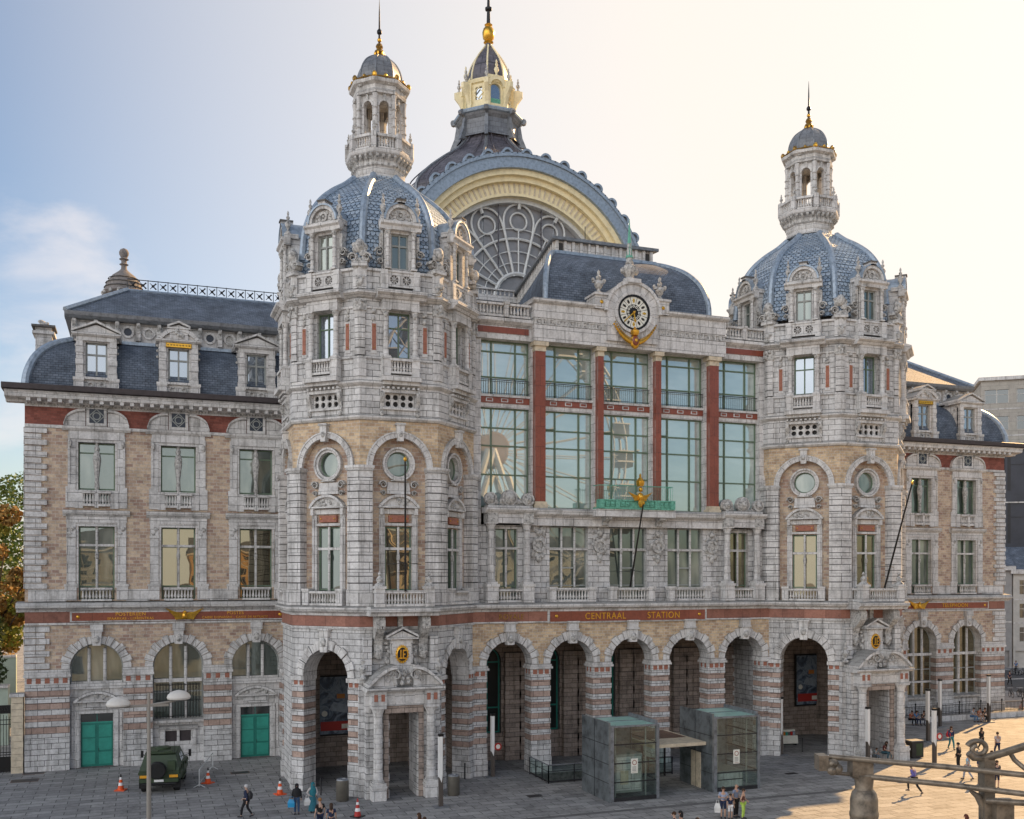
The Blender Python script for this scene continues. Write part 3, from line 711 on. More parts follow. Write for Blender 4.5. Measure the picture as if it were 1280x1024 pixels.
# ---- dome
def stepped(prof, step=.36, out=.035):
    """slate rows overlapping down a curved roof"""
    L = [0]
    for i in range(1, len(prof)): L.append(L[-1]+math.dist(prof[i], prof[i-1]))
    n = int(L[-1]/step); P = []
    def at_(t):
        for i in range(1, len(prof)):
            if L[i] >= t: k = (t-L[i-1])/(L[i]-L[i-1]); return tuple(a+(b-a)*k for a, b in zip(prof[i-1], prof[i]))
        return prof[-1]
    for i in range(n):
        a = at_(L[-1]*i/n); b = at_(L[-1]*(i+1)/n)
        P += [(a[0]+out, a[1]-.01), (b[0], b[1]+.01)]
    return P
def curve_pts(ctrl, n=5):
    """smooth curve through control points (Catmull-Rom)"""
    out = []
    c = [ctrl[0]]+list(ctrl)+[ctrl[-1]]
    for i in range(1, len(c)-2):
        for j in range(n):
            t = j/n; p0, p1, p2, p3 = c[i-1], c[i], c[i+1], c[i+2]
            out.append(tuple(.5*((2*b_)+(-a_+c_)*t+(2*a_-5*b_+4*c_-d_)*t*t+(-a_+3*b_-3*c_+d_)*t**3) for a_, b_, c_, d_ in zip(p0, p1, p2, p3)))
    out.append(ctrl[-1]); return out
KD = 1/math.cos(PI/8)
DP = curve_pts([(5.5, 31.1), (5.38, 32.9), (5.2, 34.2), (4.8, 35.3), (4.15, 36.3), (3.3, 37.1), (2.4, 37.75), (1.7, 38.4)], 6)
dm = MB('zinc_scales'); dm.lathe([(r*KD, z) for r, z in stepped(DP)], (0, 0), 8, 'zinc_scales', PI/8, False, False, facet_uv=True)
DOME = dm.mesh('tower_dome')
rb = MB('zinc')
pts = [((r*KD+.02), z) for r, z in DP[4:]]
rb.tube([(0, -r, z) for r, z in pts], [.26]+[.24]*(len(pts)-2)+[.14], 8, 'zinc'); RIB = rb.mesh('dome_rib')
# ---- lantern of the tower
l = MB('stone_trim')
def octr(mb, prof, mat, cap=True): mb.lathe([(r*KD, z) for r, z in prof], (0, 0), 8, mat, PI/8, False, cap)
octr(l, [(1.75, 38.9), (1.6, 39.0), (1.55, 39.3), (1.62, 39.4), (1.62, 39.7), (1.75, 39.8), (1.75, 40.3), (2.08, 40.42), (2.14, 40.55), (2.14, 40.68), (1.2, 40.7)], 'stone_trim')
for k in range(8):
    l.T = Matrix.Rotation(k*PI/4, 4, 'Z')
    for i in range(4): console(l, -.6+i*.4, .17, -1.7, 39.75, 40.42, .38)
    balusters(l, -.55, .55, -1.95, 40.68, 41.62, step=.17, n=5)
    l.T = Matrix.Rotation((k+.5)*PI/4, 4, 'Z')
    l.cbox(0, .34, -2.32, -1.9, 40.68, 41.72, 'stone_smooth'); finial(l, 0, -2.1, 41.72, .75, .14, n=6)
    l.lathe([(.17, 41.7), (.14, 41.95), (.13, 44.0), (.2, 44.35)], (0, -1.66), 8, 'stone_trim')
    for q in (42.3, 42.9, 43.4): l.lathe([(.15, q), (.19, q+.03), (.19, q+.1), (.15, q+.13)], (0, -1.66), 8, 'stone_trim', cap=False)
    l.cbox(0, .24, -1.6, -1.15, 40.7, 44.4, 'stone_smooth')
    l.T = Matrix.Rotation(k*PI/4, 4, 'Z')
    l.wall(-.6, .6, 40.7, 44.45, -1.42, .26, [('arch', 0, .33, 41.2, 43.65)], 'stone_smooth', n=10)
    l.ring(0, 43.65, .33, .45, -1.5, -1.4, 0, PI, 10, 'stone_trim'); l.cbox(0, .16, -1.56, -1.4, 43.95, 44.4, 'stone_carved')
    lumps(l, -.62, .62, -1.72, 44.9, 45.4, 3, .13, 'stone_carved', k)
l.T = None
octr(l, [(1.42, 44.4), (1.66, 44.42), (1.7, 44.6), (1.62, 44.7), (1.68, 44.95), (1.9, 45.05), (1.95, 45.2), (1.9, 45.3), (1.2, 45.34)], 'stone_trim')
LANT = l.mesh('lantern')
l = MB('lead_plate'); LP = curve_pts([(1.34, 45.3), (1.42, 45.8), (1.3, 46.4), (1.0, 46.95), (.6, 47.3), (.22, 47.5)], 4)
octr(l, LP, 'lead_plate')
for k in range(8):
    l.T = Matrix.Rotation((k+.5)*PI/4, 4, 'Z'); l.tube([(0, -r*KD, z) for r, z in LP], .06, 6, 'lead')
l.T = None; LDOME = l.mesh('lantern_dome')
l = MB('gold')
for k in range(16):
    l.T = Matrix.Rotation(k*PI/8, 4, 'Z')
    l.ball((0, -1.86 if k % 2 == 0 else -1.98, 45.42), .17 if k % 2 else .12, 6, 5, 1.3, 'gilt_dull' if k % 3 else 'gold'); l.ball((.14, -1.86, 45.36), .09, 5, 4, 1, 'gilt_dull'); l.ball((-.14, -1.86, 45.36), .09, 5, 4, 1, 'gold')
l.T = None; l.lathe([(1.95, 45.28), (2.0, 45.32), (1.95, 45.4), (1.8, 45.4)], (0, 0), 24, 'gilt_dull', cap=False); CREST = l.mesh('gilded_crest')
l = MB('gold'); l.lathe([(.42, 47.35), (.36, 47.5), (.22, 47.6), (.34, 47.72), (.3, 47.85), (.16, 47.95), (.26, 48.1), (.2, 48.25), (.1, 48.35)], (0, 0), 8, 'gilt_dull')
for k in range(6): l.ball((.3*math.cos(k*PI/3), .3*math.sin(k*PI/3), 47.62), .1, 5, 4, 1.4, 'gold')
l.lathe([(.09, 48.3), (.07, 48.9), (.17, 49.0), (.17, 49.15), (.06, 49.3), (.045, 50.3), (.01, 51.2)], (0, 0), 8, 'black_metal'); l.ball((0, 0, 48.55), .15, 8, 5, 1, 'gold')
SPIRE = l.mesh('spire')
TOW = [(14.5, 2.5), (48.75, 2.5)]
for ti, (tx, ty) in enumerate(TOW):
    before = set(station.children)
    lx_, ly_, lz_, dz_ = ((tx+.1, ty, -.7, 0), (tx-.35, ty+.4, .0, .45))[ti]
    put('tower_wall', TW, (tx, ty, 0)); put('tower_dome', DOME, (tx+(lx_-tx)*.4, ty+(ly_-ty)*.4, dz_)); put('lantern', LANT, (lx_, ly_, lz_))
    put('lantern_dome', LDOME, (lx_, ly_, lz_)); put('gilded_crest', CREST, (lx_, ly_, lz_)); put('spire', SPIRE, (lx_, ly_, lz_))
    put('portal', PORTAL, (tx, ty-A, 0)); put('balcony', BALCONY, (tx, ty-A, 0))
    md = put('medallion', MEDAL, (tx, ty-A-.66, 8.38)); md.rotation_euler = (PI/2, 0, 0); md.scale = (1, 1.35, 1)
    for k in FR:
        th = k*PI/4
        def fp(off, z, x=0): q = rot2(th, (x, -(A-off))); return (tx+q[0], ty+q[1], z)
        if k != 0: put('balustrade', BALUS, fp(-.22, 0), th)
        gw = (ti == 0 and k == 0) or (ti == 1 and k in (0, 7))
        put('window', (WG if gw else (WF, WP))[0], fp(.45, 11.3), th, [('pane', (WG if gw else (WF, WP))[1])])
        put('window', W3F, fp(.28, 26.0), th, [('pane', W3P)])
        put('round_window', OCF, fp(.5, 19.68), th, [('pane', OCP)])
        put('pierced_grille', GRILLE, fp(.02, 23.02), th)
        dd = put('dormer', DORMER, fp(0, 0), th); obj('window', DW, dd, (0, .08, 31.25))
        r_ = put('dome_rib', RIB, (tx+(lx_-tx)*.4, ty+(ly_-ty)*.4, dz_), (k+.5)*PI/4)
    if ti == 0:                                # the left tower is a little slimmer
        for o in set(station.children)-before:
            x, y, z = o.location; o.location = (tx-31.6+(x-tx+31.6)*.96, ty+(y-ty)*.96, z)
            if abs(o.rotation_euler[0]) < .1: o.scale = (.96, .96, 1)
# ================================================================ CENTRE BLOCK
AX = [22.66+4.48*i for i in range(5)]; X0, X1 = 20.15, 42.85; XC = 31.62
c = MB('brick_buff')
c.wall(X0, X1, 7.15, 10.0, 0, 1.1, [('arch', x, 1.58, 7.15, 7.15) for x in AX], 'brick_buff', 'stone_smooth', n=20)
for x in AX:
    c.voussoirs(x, 7.15, 1.58, 2.06, -.10, .1, 13, 'stone_trim', alt=.1)
    keystone(c, x, 8.5, 9.35, .5, .64, -.36, .1)
    c.cbox(x, .7, -.4, .05, 9.47, 9.9, 'stone_trim', taper=0); c.cbox(x, .85, -.46, .05, 9.86, 9.99, 'stone_trim')
PX = [AX[0]-2.24]+[x+2.24 for x in AX]
for i, x in enumerate(PX):
    a, b = x-.66, x+.66
    if i == 0: a = X0-.2
    if i == 5: b = X1+.2
    c.box(a-.09, b+.09, -.1, 1.1, 0, 1.0, 'stone'); c.box(a-.06, b+.06, -.06, 1.1, 1.0, 1.75, 'stone')
    banded(c, a, b, 0, 1.1, 1.75, 6.45, .37, 'stone', 'rough_pink', .05)
    c.box(a-.04, b+.04, -.04, 1.1, 6.45, 6.85, 'stone_trim')
    for q in (-.42, 0, .42):
        if a < x+q-.1 and x+q+.1 < b: c.cbox(x+q, .29, -.055, 0, 6.5, 6.8, 'red_square')
    for yy in (.2, .7):
        for xx, dx in ((a-.055, -1), (b+.055, 1)): c.box(min(xx, xx-dx*.1), max(xx, xx-dx*.1), yy, yy+.2, 6.5, 6.8, 'red_square')
    c.box(a-.16, b+.16, -.16, 1.16, 6.85, 6.99, 'stone_trim'); c.box(a-.1, b+.1, -.1, 1.1, 6.99, 7.15, 'stone_trim')
# entablature over the arcade
c.box(X0, X1, -.06, .4, 10.0, 10.68, 'red_band'); c.box(X0, X1, -.12, .4, 9.9, 10.0, 'stone_trim')
c.profile([(.4, 10.66), (-.14, 10.66), (-.2, 10.8), (-.5, 10.9), (-.55, 11.0), (-.55, 11.12), (-.35, 11.24), (.4, 11.27)], X0, X1, 'stone_trim')
c.box(25.35, 37.45, -.18, -.06, 9.86, 10.74, 'stone_trim')
# arcade hall behind: ceiling, back wall with banded pilasters
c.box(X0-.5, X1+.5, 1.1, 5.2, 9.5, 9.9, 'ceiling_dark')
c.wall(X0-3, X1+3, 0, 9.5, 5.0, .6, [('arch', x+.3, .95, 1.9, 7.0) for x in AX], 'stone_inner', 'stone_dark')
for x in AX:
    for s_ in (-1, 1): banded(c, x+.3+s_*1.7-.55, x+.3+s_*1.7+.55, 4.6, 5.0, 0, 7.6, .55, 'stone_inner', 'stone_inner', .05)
# first storey wall with triple lights
WX = [27.14, 31.62, 36.1]
c.wall(X0, X1, 11.25, 16.35, .45, .7, [('rect', AX[0], .78, 11.35, 16.1), ('rect', AX[4]-.1, .78, 11.35, 16.1)]+[('rect', x, 1.42, 11.35, 16.35) for x in WX], 'stone', 'stone_trim')  # openings lowered, their dark panes imitate shade behind the balustrades
for x in WX:
    for q in (-.48, .48):
        c.tube([(x+q, .62, 12.25), (x+q, .62, 16.3)], .07, 8, 'stone_trim'); c.ball((x+q, .6, 14.7), .11, 6, 5, 2, 'stone_carved')
    c.cbox(x, 2.84, .56, .7, 14.75, 14.9, 'stone_trim'); c.cbox(x, .96, .56, .7, 13.5, 13.6, 'window_grey')
for x in (AX[0], AX[4]-.1):
    c.tube([(x, .6, 12.25), (x, .6, 16.1)], .08, 8, 'stone_trim'); c.cbox(x, 1.56, .52, .7, 14.75, 14.9, 'stone_trim')
    for s_ in (-1, 1):
        c.cbox(x+s_*1.25, .74, -.45, .45, 11.25, 12.4, 'stone_smooth'); c.cbox(x+s_*1.25, .86, -.52, .45, 12.3, 12.48, 'stone_trim')
        column(c, x+s_*1.25, -.02, 12.48, 16.5, .24, n=12)
        c.cbox(x+s_*1.25, .7, -.42, .45, 16.5, 17.2, 'stone_carved')
    c.cbox(x, 3.1, -.3, .45, 16.45, 17.15, 'stone_smooth')
    c.profile([(.45, 17.1), (-.42, 17.1), (-.6, 17.3), (-.6, 17.42), (.45, 17.48)], x-1.75, x+1.75, 'stone_trim')
for x in (24.9, 29.38, 33.86, 38.2):
    # cartouches between the windows
    c.ring(x, 15.05, .3, .48, .2, .5, 0, 2*PI, 16, 'stone_carved'); c.ball((x, .4, 15.05), .3, 8, 6, 1.3, 'stone_carved', .5)
    lumps(c, x-.62, x+.62, .42, 14.2, 16.3, 26, .17, 'stone_carved', int(x)); c.ball((x, .35, 15.9), .22, 7, 5, 1, 'stone_carved'); c.ball((x, .38, 14.2), .2, 7, 5, 1.6, 'stone_carved')
# beam and ledge under the great window
c.box(24.2, 39.0, .05, 1.2, 16.35, 16.95, 'stone_smooth'); c.profile([(1.2, 16.93), (-.05, 16.93), (-.3, 17.1), (-.35, 17.35), (-.2, 17.5), (1.2, 17.55)], 24.2, 39.0, 'stone_trim')
c.box(28.6, 34.6, -.85, 0, 17.0, 17.5, 'stone_smooth')
for x in (29.6, 33.7): console(c, x, .42, .05, 16.4, 17.0, .75)
# reveals and floor beam of the great window
BAYS = [(20.9, 24.45), (25.45, 29.13), (29.67, 33.57), (34.09, 37.8), (38.8, 42.4)]
for a, b in BAYS:
    c.box(a, b, .95, 1.5, 24.15, 24.45, 'stone_trim'); c.box(a, b, .90, 1.5, 24.45, 24.85, 'red_granite'); c.box(a, b, .8, 1.5, 24.85, 25.0, 'stone_trim')
    for q in (.2, .5, .8):
        xx = a+(b-a)*q; c.cbox(xx, .5, .86, .95, 24.53, 24.78, 'stone_trim'); c.cbox(xx, .36, .85, .9, 24.58, 24.73, 'red_granite')
for x in (24.62, 25.32, 29.15, 29.62, 33.58, 34.02, 37.9, 38.65): c.cbox(x, .3 if x in (24.62, 38.65) else .14, .62, 1.6, 17.5, 28.6, 'stone_smooth')
c.box(20.1, 20.93, .63, 1.62, 16.3, 28.58, 'stone_smooth'); c.box(42.38, 42.9, .63, 1.62, 16.3, 28.58, 'stone_smooth')
# side parts: beams, red strip, frieze
for a, b in ((X0, 24.45), (39.1, X1)):
    c.box(a, b, .5, 1.6, 28.6, 28.9, 'stone_trim'); c.box(a, b, .55, 1.6, 28.9, 29.5, 'stone_smooth'); c.box(a+.2, b-.2, .5, .56, 29.0, 29.4, 'red_granite')
    c.profile([(1.6, 29.5), (.5, 29.5), (.2, 29.75), (.2, 29.95), (1.6, 30.05)], a, b, 'stone_trim')
# the high block with the clock
B0, B1 = 24.45, 39.15
c.box(B0, B1, .0, 2.2, 28.6, 29.65, 'stone_smooth'); c.box(B0+.02, B1-.02, .06, 2.2, 29.65, 30.15, 'stone_carved'); c.box(B0, B1, .0, 2.2, 30.15, 31.1, 'stone_smooth')
n_ = 30
for i in range(n_):
    x = B0+(i+.5)*(B1-B0)/n_
    if abs(x-XC) > 1.9:
        c.cbox(x, .36, .0, .06, 29.70, 29.76, 'stone_trim'); c.cbox(x, .36, .0, .06, 30.04, 30.10, 'stone_trim'); c.cbox(x-.12, .06, .01, .06, 29.76, 30.04, 'stone_trim'); c.cbox(x+.1, .06, .015, .06, 29.82, 29.98, 'stone_trim')
for a, b in ((B0-.15, 29.2), (34.05, B1+.15)): c.profile([(2.3, 31.1), (-.12, 31.1), (-.28, 31.24), (-.28, 31.38), (2.3, 31.44)], a, b, 'stone_trim')
c.ring(XC, 31.0, 1.35, 1.95, -.28, 2.0, -PI*.02, PI*1.02, 30, 'stone_smooth'); c.ring(XC, 31.0, 1.95, 2.15, -.42, 2.0, 0, PI, 30, 'stone_trim')
c.box(XC-1.95, XC+1.95, -.2, .5, 29.0, 31.0, 'stone_smooth'); c.ring(XC, 31.0, 1.18, 1.42, -.42, -.1, 0, 2*PI, 32, 'stone_trim'); c.ring(XC, 31.0, 1.42, 1.95, -.26, -.1, PI, 2*PI, 24, 'stone_smooth')
c.prism([(XC+1.4*math.cos(2*PI*i/32), 31.0+1.4*math.sin(2*PI*i/32)) for i in range(32)], -.12, 1.5, 'stone_dark')
for s_ in (-1, 1):
    x = XC+s_*2.35
    c.cbox(x, .95, -.22, 1.2, 31.1, 32.0, 'stone_smooth'); c.cbox(x, 1.15, -.34, 1.3, 32.0, 32.15, 'stone_trim');
    c.ball((x, -.24, 31.55), .13, 8, 6, 1, 'gold', .5)
    finial(c, x, .3, 32.15, 1.7, .32); c.cbox(x, .9, .2, .4, 32.95, 33.12, 'stone_carved')
    c.ball((x-.42, .3, 33.15), .13, 6, 5, 1, 'stone_carved'); c.ball((x+.42, .3, 33.15), .13, 6, 5, 1, 'stone_carved')
c.cbox(XC, 1.0, -.5, 1.2, 33.0, 33.3, 'stone_trim')
c.lathe([(.5, 33.3), (.45, 33.45), (.25, 33.55), (.42, 33.8), (.5, 34.1), (.42, 34.35), (.25, 34.45), (.3, 34.55), (.24, 34.7), (.16, 35.9)], (XC, .3), 8, 'stone_carved')
for s_ in (-1, 1): c.ball((XC+s_*.5, .3, 34.0), .2, 6, 5, 1.2, 'stone_carved')
# body of the block behind
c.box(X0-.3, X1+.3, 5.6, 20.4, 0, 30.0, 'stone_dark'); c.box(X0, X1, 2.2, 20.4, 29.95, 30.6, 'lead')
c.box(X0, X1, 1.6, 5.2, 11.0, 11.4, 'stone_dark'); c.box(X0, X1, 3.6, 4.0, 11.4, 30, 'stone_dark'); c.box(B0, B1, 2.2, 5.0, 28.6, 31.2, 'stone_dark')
for a, b in ((10.6, 19.5), (44.2, 53.2)): c.box(a, b, 7.6, 13, 0, 29.9, 'stone')
put('main_wall', c.mesh('main_wall'))
# pillars
for i, (x, hw) in enumerate(((24.96, .37), (29.4, .21), (33.83, .21), (38.3, .37))):
    q = MB('red_granite'); q.box(-hw, hw, .18, .75, 17.95, 27.95, 'red_granite'); q.cbox(0, hw*2+.25, .06, .8, 17.5, 17.72, 'cream_stone'); q.cbox(0, hw*2+.12, .11, .78, 17.72, 17.95, 'cream_stone')
    q.box(-hw-.03, hw+.03, .14, .78, 27.95, 28.1, 'cream_stone'); q.plan([(-hw-.02, .78), (-hw-.02, .16), (hw+.02, .16), (hw+.02, .78)], 28.1, 28.3, 'cream_stone'); q.box(-hw-.16, hw+.16, .02, .8, 28.3, 28.58, 'cream_stone')
    put('pillar', q.mesh('pillar'), (x, 0, 0))
# glazing of the great window: each bay a window with its pane
for i, (a, b) in enumerate(BAYS):
    w_ = b-a
    for (z0, z1, tr) in ((25.0, 28.6, (.33, .80)), (17.55, 24.15, (.33, .62, .80))):
        h = z1-z0; f = MB('window_green'); t = .09
        f.box(0, t, 0, .14, 0, h); f.box(w_-t, w_, 0, .14, 0, h); f.box(t, w_-t, 0, .14, 0, t); f.box(t, w_-t, 0, .14, h-t, h)
        for q in (.26, .74): f.cbox(w_*q, t, -.03, .15, t, h-t)
        for q in tr: f.box(t, w_-t, -.015, .13, h*q-.045, h*q+.045)
        if z0 < 20 and i in (1, 2, 3):
            f.box(w_*.02, w_*.24, -.1, -.04, h*.80+.05, h*.80+.11)
        p_ = MB('glass_hall'); g = random.Random(i*7+int(z0))
        xs = [0.02, w_*.26, w_*.74, w_-.02]; zs = [.02]+[h*q for q in tr]+[h-.02]
        for u_ in range(3):
            for v_ in range(len(zs)-1):
                e = g.uniform(-.004, .004); e2 = g.uniform(-.006, .006)
                p_.face([(xs[u_], .07-e, zs[v_]), (xs[u_+1], .07+e, zs[v_]), (xs[u_+1], .07+e+e2, zs[v_+1]), (xs[u_], .07-e+e2, zs[v_+1])])
        put('window', f.mesh('window'), (a, 1.15, z0), 0, [('pane', p_.mesh('pane'))])
    r_ = MB('dark_metal'); r_.tube([(a, .95, 26.0), (b, .95, 26.0)], .03, 6); r_.tube([(a, .95, 25.12), (b, .95, 25.12)], .02, 6)
    k = int((b-a)/.16)
    for j in range(k+1): r_.tube([(a+(b-a)*j/k, .95, 25.0), (a+(b-a)*j/k, .95, 26.0)], .012, 4, cap=False)
    put('railing', r_.mesh('railing'))
for x in WX:
    f_, p_ = win_frame(2.84, 4.95, 'window_grey', (.33, .67), (.2, .68,), .07); put('window', f_, (x, .75, 11.37), 0, [('pane', p_)])
for x in (AX[0], AX[4]-.1):
    f_, p_ = win_frame(1.56, 4.73, 'window_green', (.5,), (.2, .72,), .07, gl='glass_window' if x < 30 else 'glass_gold'); put('window', f_, (x, .75, 11.37), 0, [('pane', p_)])
for x in AX:
    f_, p_ = win_frame(1.9, 5.1, 'teal_dark', (.5,), (.35, .98), .1, arch=True, gl='glass_shop'); put('window', f_, (x+.3, 5.35, 1.9), 0, [('pane', p_)])
# balustrades
def bal(x0, x1, y, z0, z1, posts=(), step=.2, pw=.45):
    q = MB('stone_trim'); balusters(q, x0, x1, y, z0, z1, step=step)
    for p_ in posts: q.cbox(p_, pw, y-.25, y+.25, z0, z1+.05, 'stone_smooth'); q.cbox(p_, pw+.1, y-.3, y+.3, z1-.08, z1+.08, 'stone_trim')
    return put('balustrade', q.mesh('balustrade'))
for x in WX: bal(x-1.3, x+1.3, -.05, 11.27, 12.2, (x-1.45, x+1.45), .21)
for x in (AX[0], AX[4]-.1): bal(x-.85, x+.85, .0, 11.27, 12.15, (), .21)
bal(X0+.1, 24.3, .5, 30.05, 30.95, (22.6,), .24, .3); bal(39.2, 42.6, .5, 30.05, 30.95, (40.9,), .24, .3)
# sculpted heads on the side bays
for x in (AX[0], AX[4]-.1):
    q = MB('stone_carved')
    for s_, r_ in ((-1, .3), (0, .42), (1, .3)):
        q.ball((x+s_*1.3, -.05, 17.85+r_*.6), r_, 9, 7, 1.25); q.ring(x+s_*1.3, 17.85+r_*.6, r_, r_+.13, -.2, .15, 0, 2*PI, 12); q.ball((x+s_*1.3, -.36, 17.85+r_*.5), r_*.35, 6, 5)
    lumps(q, x-1.5, x+1.5, .05, 17.45, 18.1, 26, .16, seed=int(x)); q.box(x-1.55, x+1.55, -.3, .5, 17.46, 17.62, 'stone_trim')
    put('sculpture', q.mesh('sculpture'))
# bronze balcony with the eagle
q = MB('bronze_green')
q.box(28.75, 34.45, -.95, .1, 17.5, 17.62); q.box(28.8, 34.4, -.9, -.6, 17.62, 18.1)
for i in range(15):
    x = 29.0+i*.37
    if abs(x-XC) > .5: q.cbox(x, .3, -.97, -.9, 17.68, 18.02); q.ball((x, -.97, 17.85), .09, 6, 4)
q.box(28.72, 34.48, -1.0, -.55, 18.05, 18.14)
for x in (28.9, 30.1, 33.1, 34.3): q.cbox(x, .34, -1.02, -.5, 17.55, 18.12)
put('bronze_balcony', q.mesh('bronze_balcony'))
q = MB('bronze_green')
q.tube([(28.8, .1, 19.1), (28.8, -.75, 19.1), (34.4, -.75, 19.1), (34.4, .1, 19.1)], .03, 6)
for i in range(38):
    x = 28.8+5.6*i/37; q.tube([(x, -.75, 18.14), (x, -.75, 19.1)], .012, 4, cap=False)
for y in (-.45, -.15): q.tube([(28.8, y, 18.1), (28.8, y, 19.1)], .012, 4); q.tube([(34.4, y, 18.1), (34.4, y, 19.1)], .012, 4)
put('railing', q.mesh('railing'))
def wings(q, x, y, z, s, lift=.2):
    for d_ in (-1, 1):
        for j in range(6):
            q.tube([(x+d_*s*.12, y, z+s*(.05*j-.1)), (x+d_*s*.5, y-.04*s, z+s*(.0+.075*j-.2+lift*.3)), (x+d_*s*(1.1-.1*(5-j)), y, z+s*(.09*j-.08+lift))], [.07*s, .065*s, .015*s], 6, 'gold')
q = MB('gold'); q.ball((XC+.1, -1.1, 18.35), .22, 8, 6, 1.4); q.ball((XC+.1, -1.15, 18.85), .15, 8, 6, 1.2); wings(q, XC+.1, -1.1, 18.25, .85, .12)
q.lathe([(.2, 19.05), (.28, 19.2), (.3, 19.4), (.12, 19.62), (.06, 19.7), (.09, 19.8), (.01, 19.95)], (XC+.1, -1.1), 8, 'gold'); q.ball((XC+.1, -1.2, 17.9), .2, 6, 5, 1.5)
put('gilded_eagle', q.mesh('gilded_eagle'))
# clock
ck = MB('dark_metal'); ck.ring(0, 0, 1.08, 1.22, -.1, .1, 0, 2*PI, 36, 'black_metal')
CK = put('clock', ck.mesh('clock'), (XC, -.32, 31.0))
f = MB('black_metal'); f.prism([(1.1*math.cos(2*PI*i/36), 1.1*math.sin(2*PI*i/36)) for i in range(36)], .0, .06)
f.use('white_face')
for i in range(12):
    a = 2*PI*(i+.5)/12; f.ring(0, 0, .56, 1.07, -.02, .0, a+.022, a+2*PI/12-.022, 4)
for i in range(12):
    a = 2*PI*i/12
    f.T = Matrix.Rotation(a, 4, 'Y'); f.box(-.06, .06, -.04, -.02, .68, .94, 'black_metal' if i % 3 else 'gold'); f.box(-.1, .1, -.035, -.02, .78, .83, 'gilt_dull')
    f.ring(0, .43, .05, .09, -.03, 0, 0, 2*PI, 8, 'white_face')
f.T = None; obj('clock_face', f.mesh('clock_face'), CK)
h_ = MB('gold')
h_.T = Matrix.Rotation(R(228), 4, 'Y'); h_.box(-.035, .035, -.09, -.06, -.15, .98)
h_.T = Matrix.Rotation(R(170), 4, 'Y'); h_.box(-.05, .05, -.07, -.045, -.1, .62); h_.ball((0, -.06, .55), .09, 6, 4, 1.4)
h_.T = None; h_.ball((0, -.08, 0), .1, 8, 6); obj('clock_hands', h_.mesh('clock_hands'), CK)
q = MB('gold')
for s_ in (-1, 1):
    for i in range(12):
        t = i/11; x = XC+s_*(.35+1.2*t); z = 28.95+.35*t+.75*t*t; r_ = .16-.07*t
        q.ball((x, -.5, z), r_, 6, 5, 1, 'gold'); q.ball((x+.06, -.55, z+.15), r_*.7, 5, 4, 1, 'gilt_dull')
q.lathe([(.24, 29.4), (.3, 29.55), (.32, 29.7), (.16, 29.82), (.07, 29.86), (.09, 29.93), (.01, 30.0)], (XC, -.5), 8, 'gold'); q.ball((XC, -.5, 28.95), .36, 8, 6, 1.35, 'gold', .5); q.ball((XC, -.62, 29.0), .26, 8, 6, 1.3, 'red_granite', .5); q.ball((XC, -.76, 29.02), .1, 8, 6, 1.3, 'gold', .5)
put('gilded_garland', q.mesh('gilded_garland'))
q = MB('bronze_green'); q.lathe([(.3, 34.9), (.22, 35.1), (.12, 36.3), (.02, 37.6)], (XC, .3), 6); put('spire', q.mesh('spire'))
# sign over the arcade
q = MB('red_granite'); q.box(25.5, 37.3, -.22, -.17, 9.96, 10.64); q.use('gold'); q.ball((25.95, -.24, 10.32), .12, 8, 6, 1, 'gold', .5); q.ball((36.85, -.24, 10.32), .12, 8, 6, 1, 'gold', .5)
sg = put('sign', q.mesh('sign'))
lettering('lettering', 'CENTRAAL', .62, (29.55-31.6, -.235, 10.28), 'gold', station, sx=.92); lettering('lettering', 'STATION', .62, (34.0-31.6, -.235, 10.28), 'gold', station, sx=.92)
lettering('lettering', 'ROYALE', .5, (22.8-31.6, -.085, 10.3), 'gilt_dull', station, sx=.9)
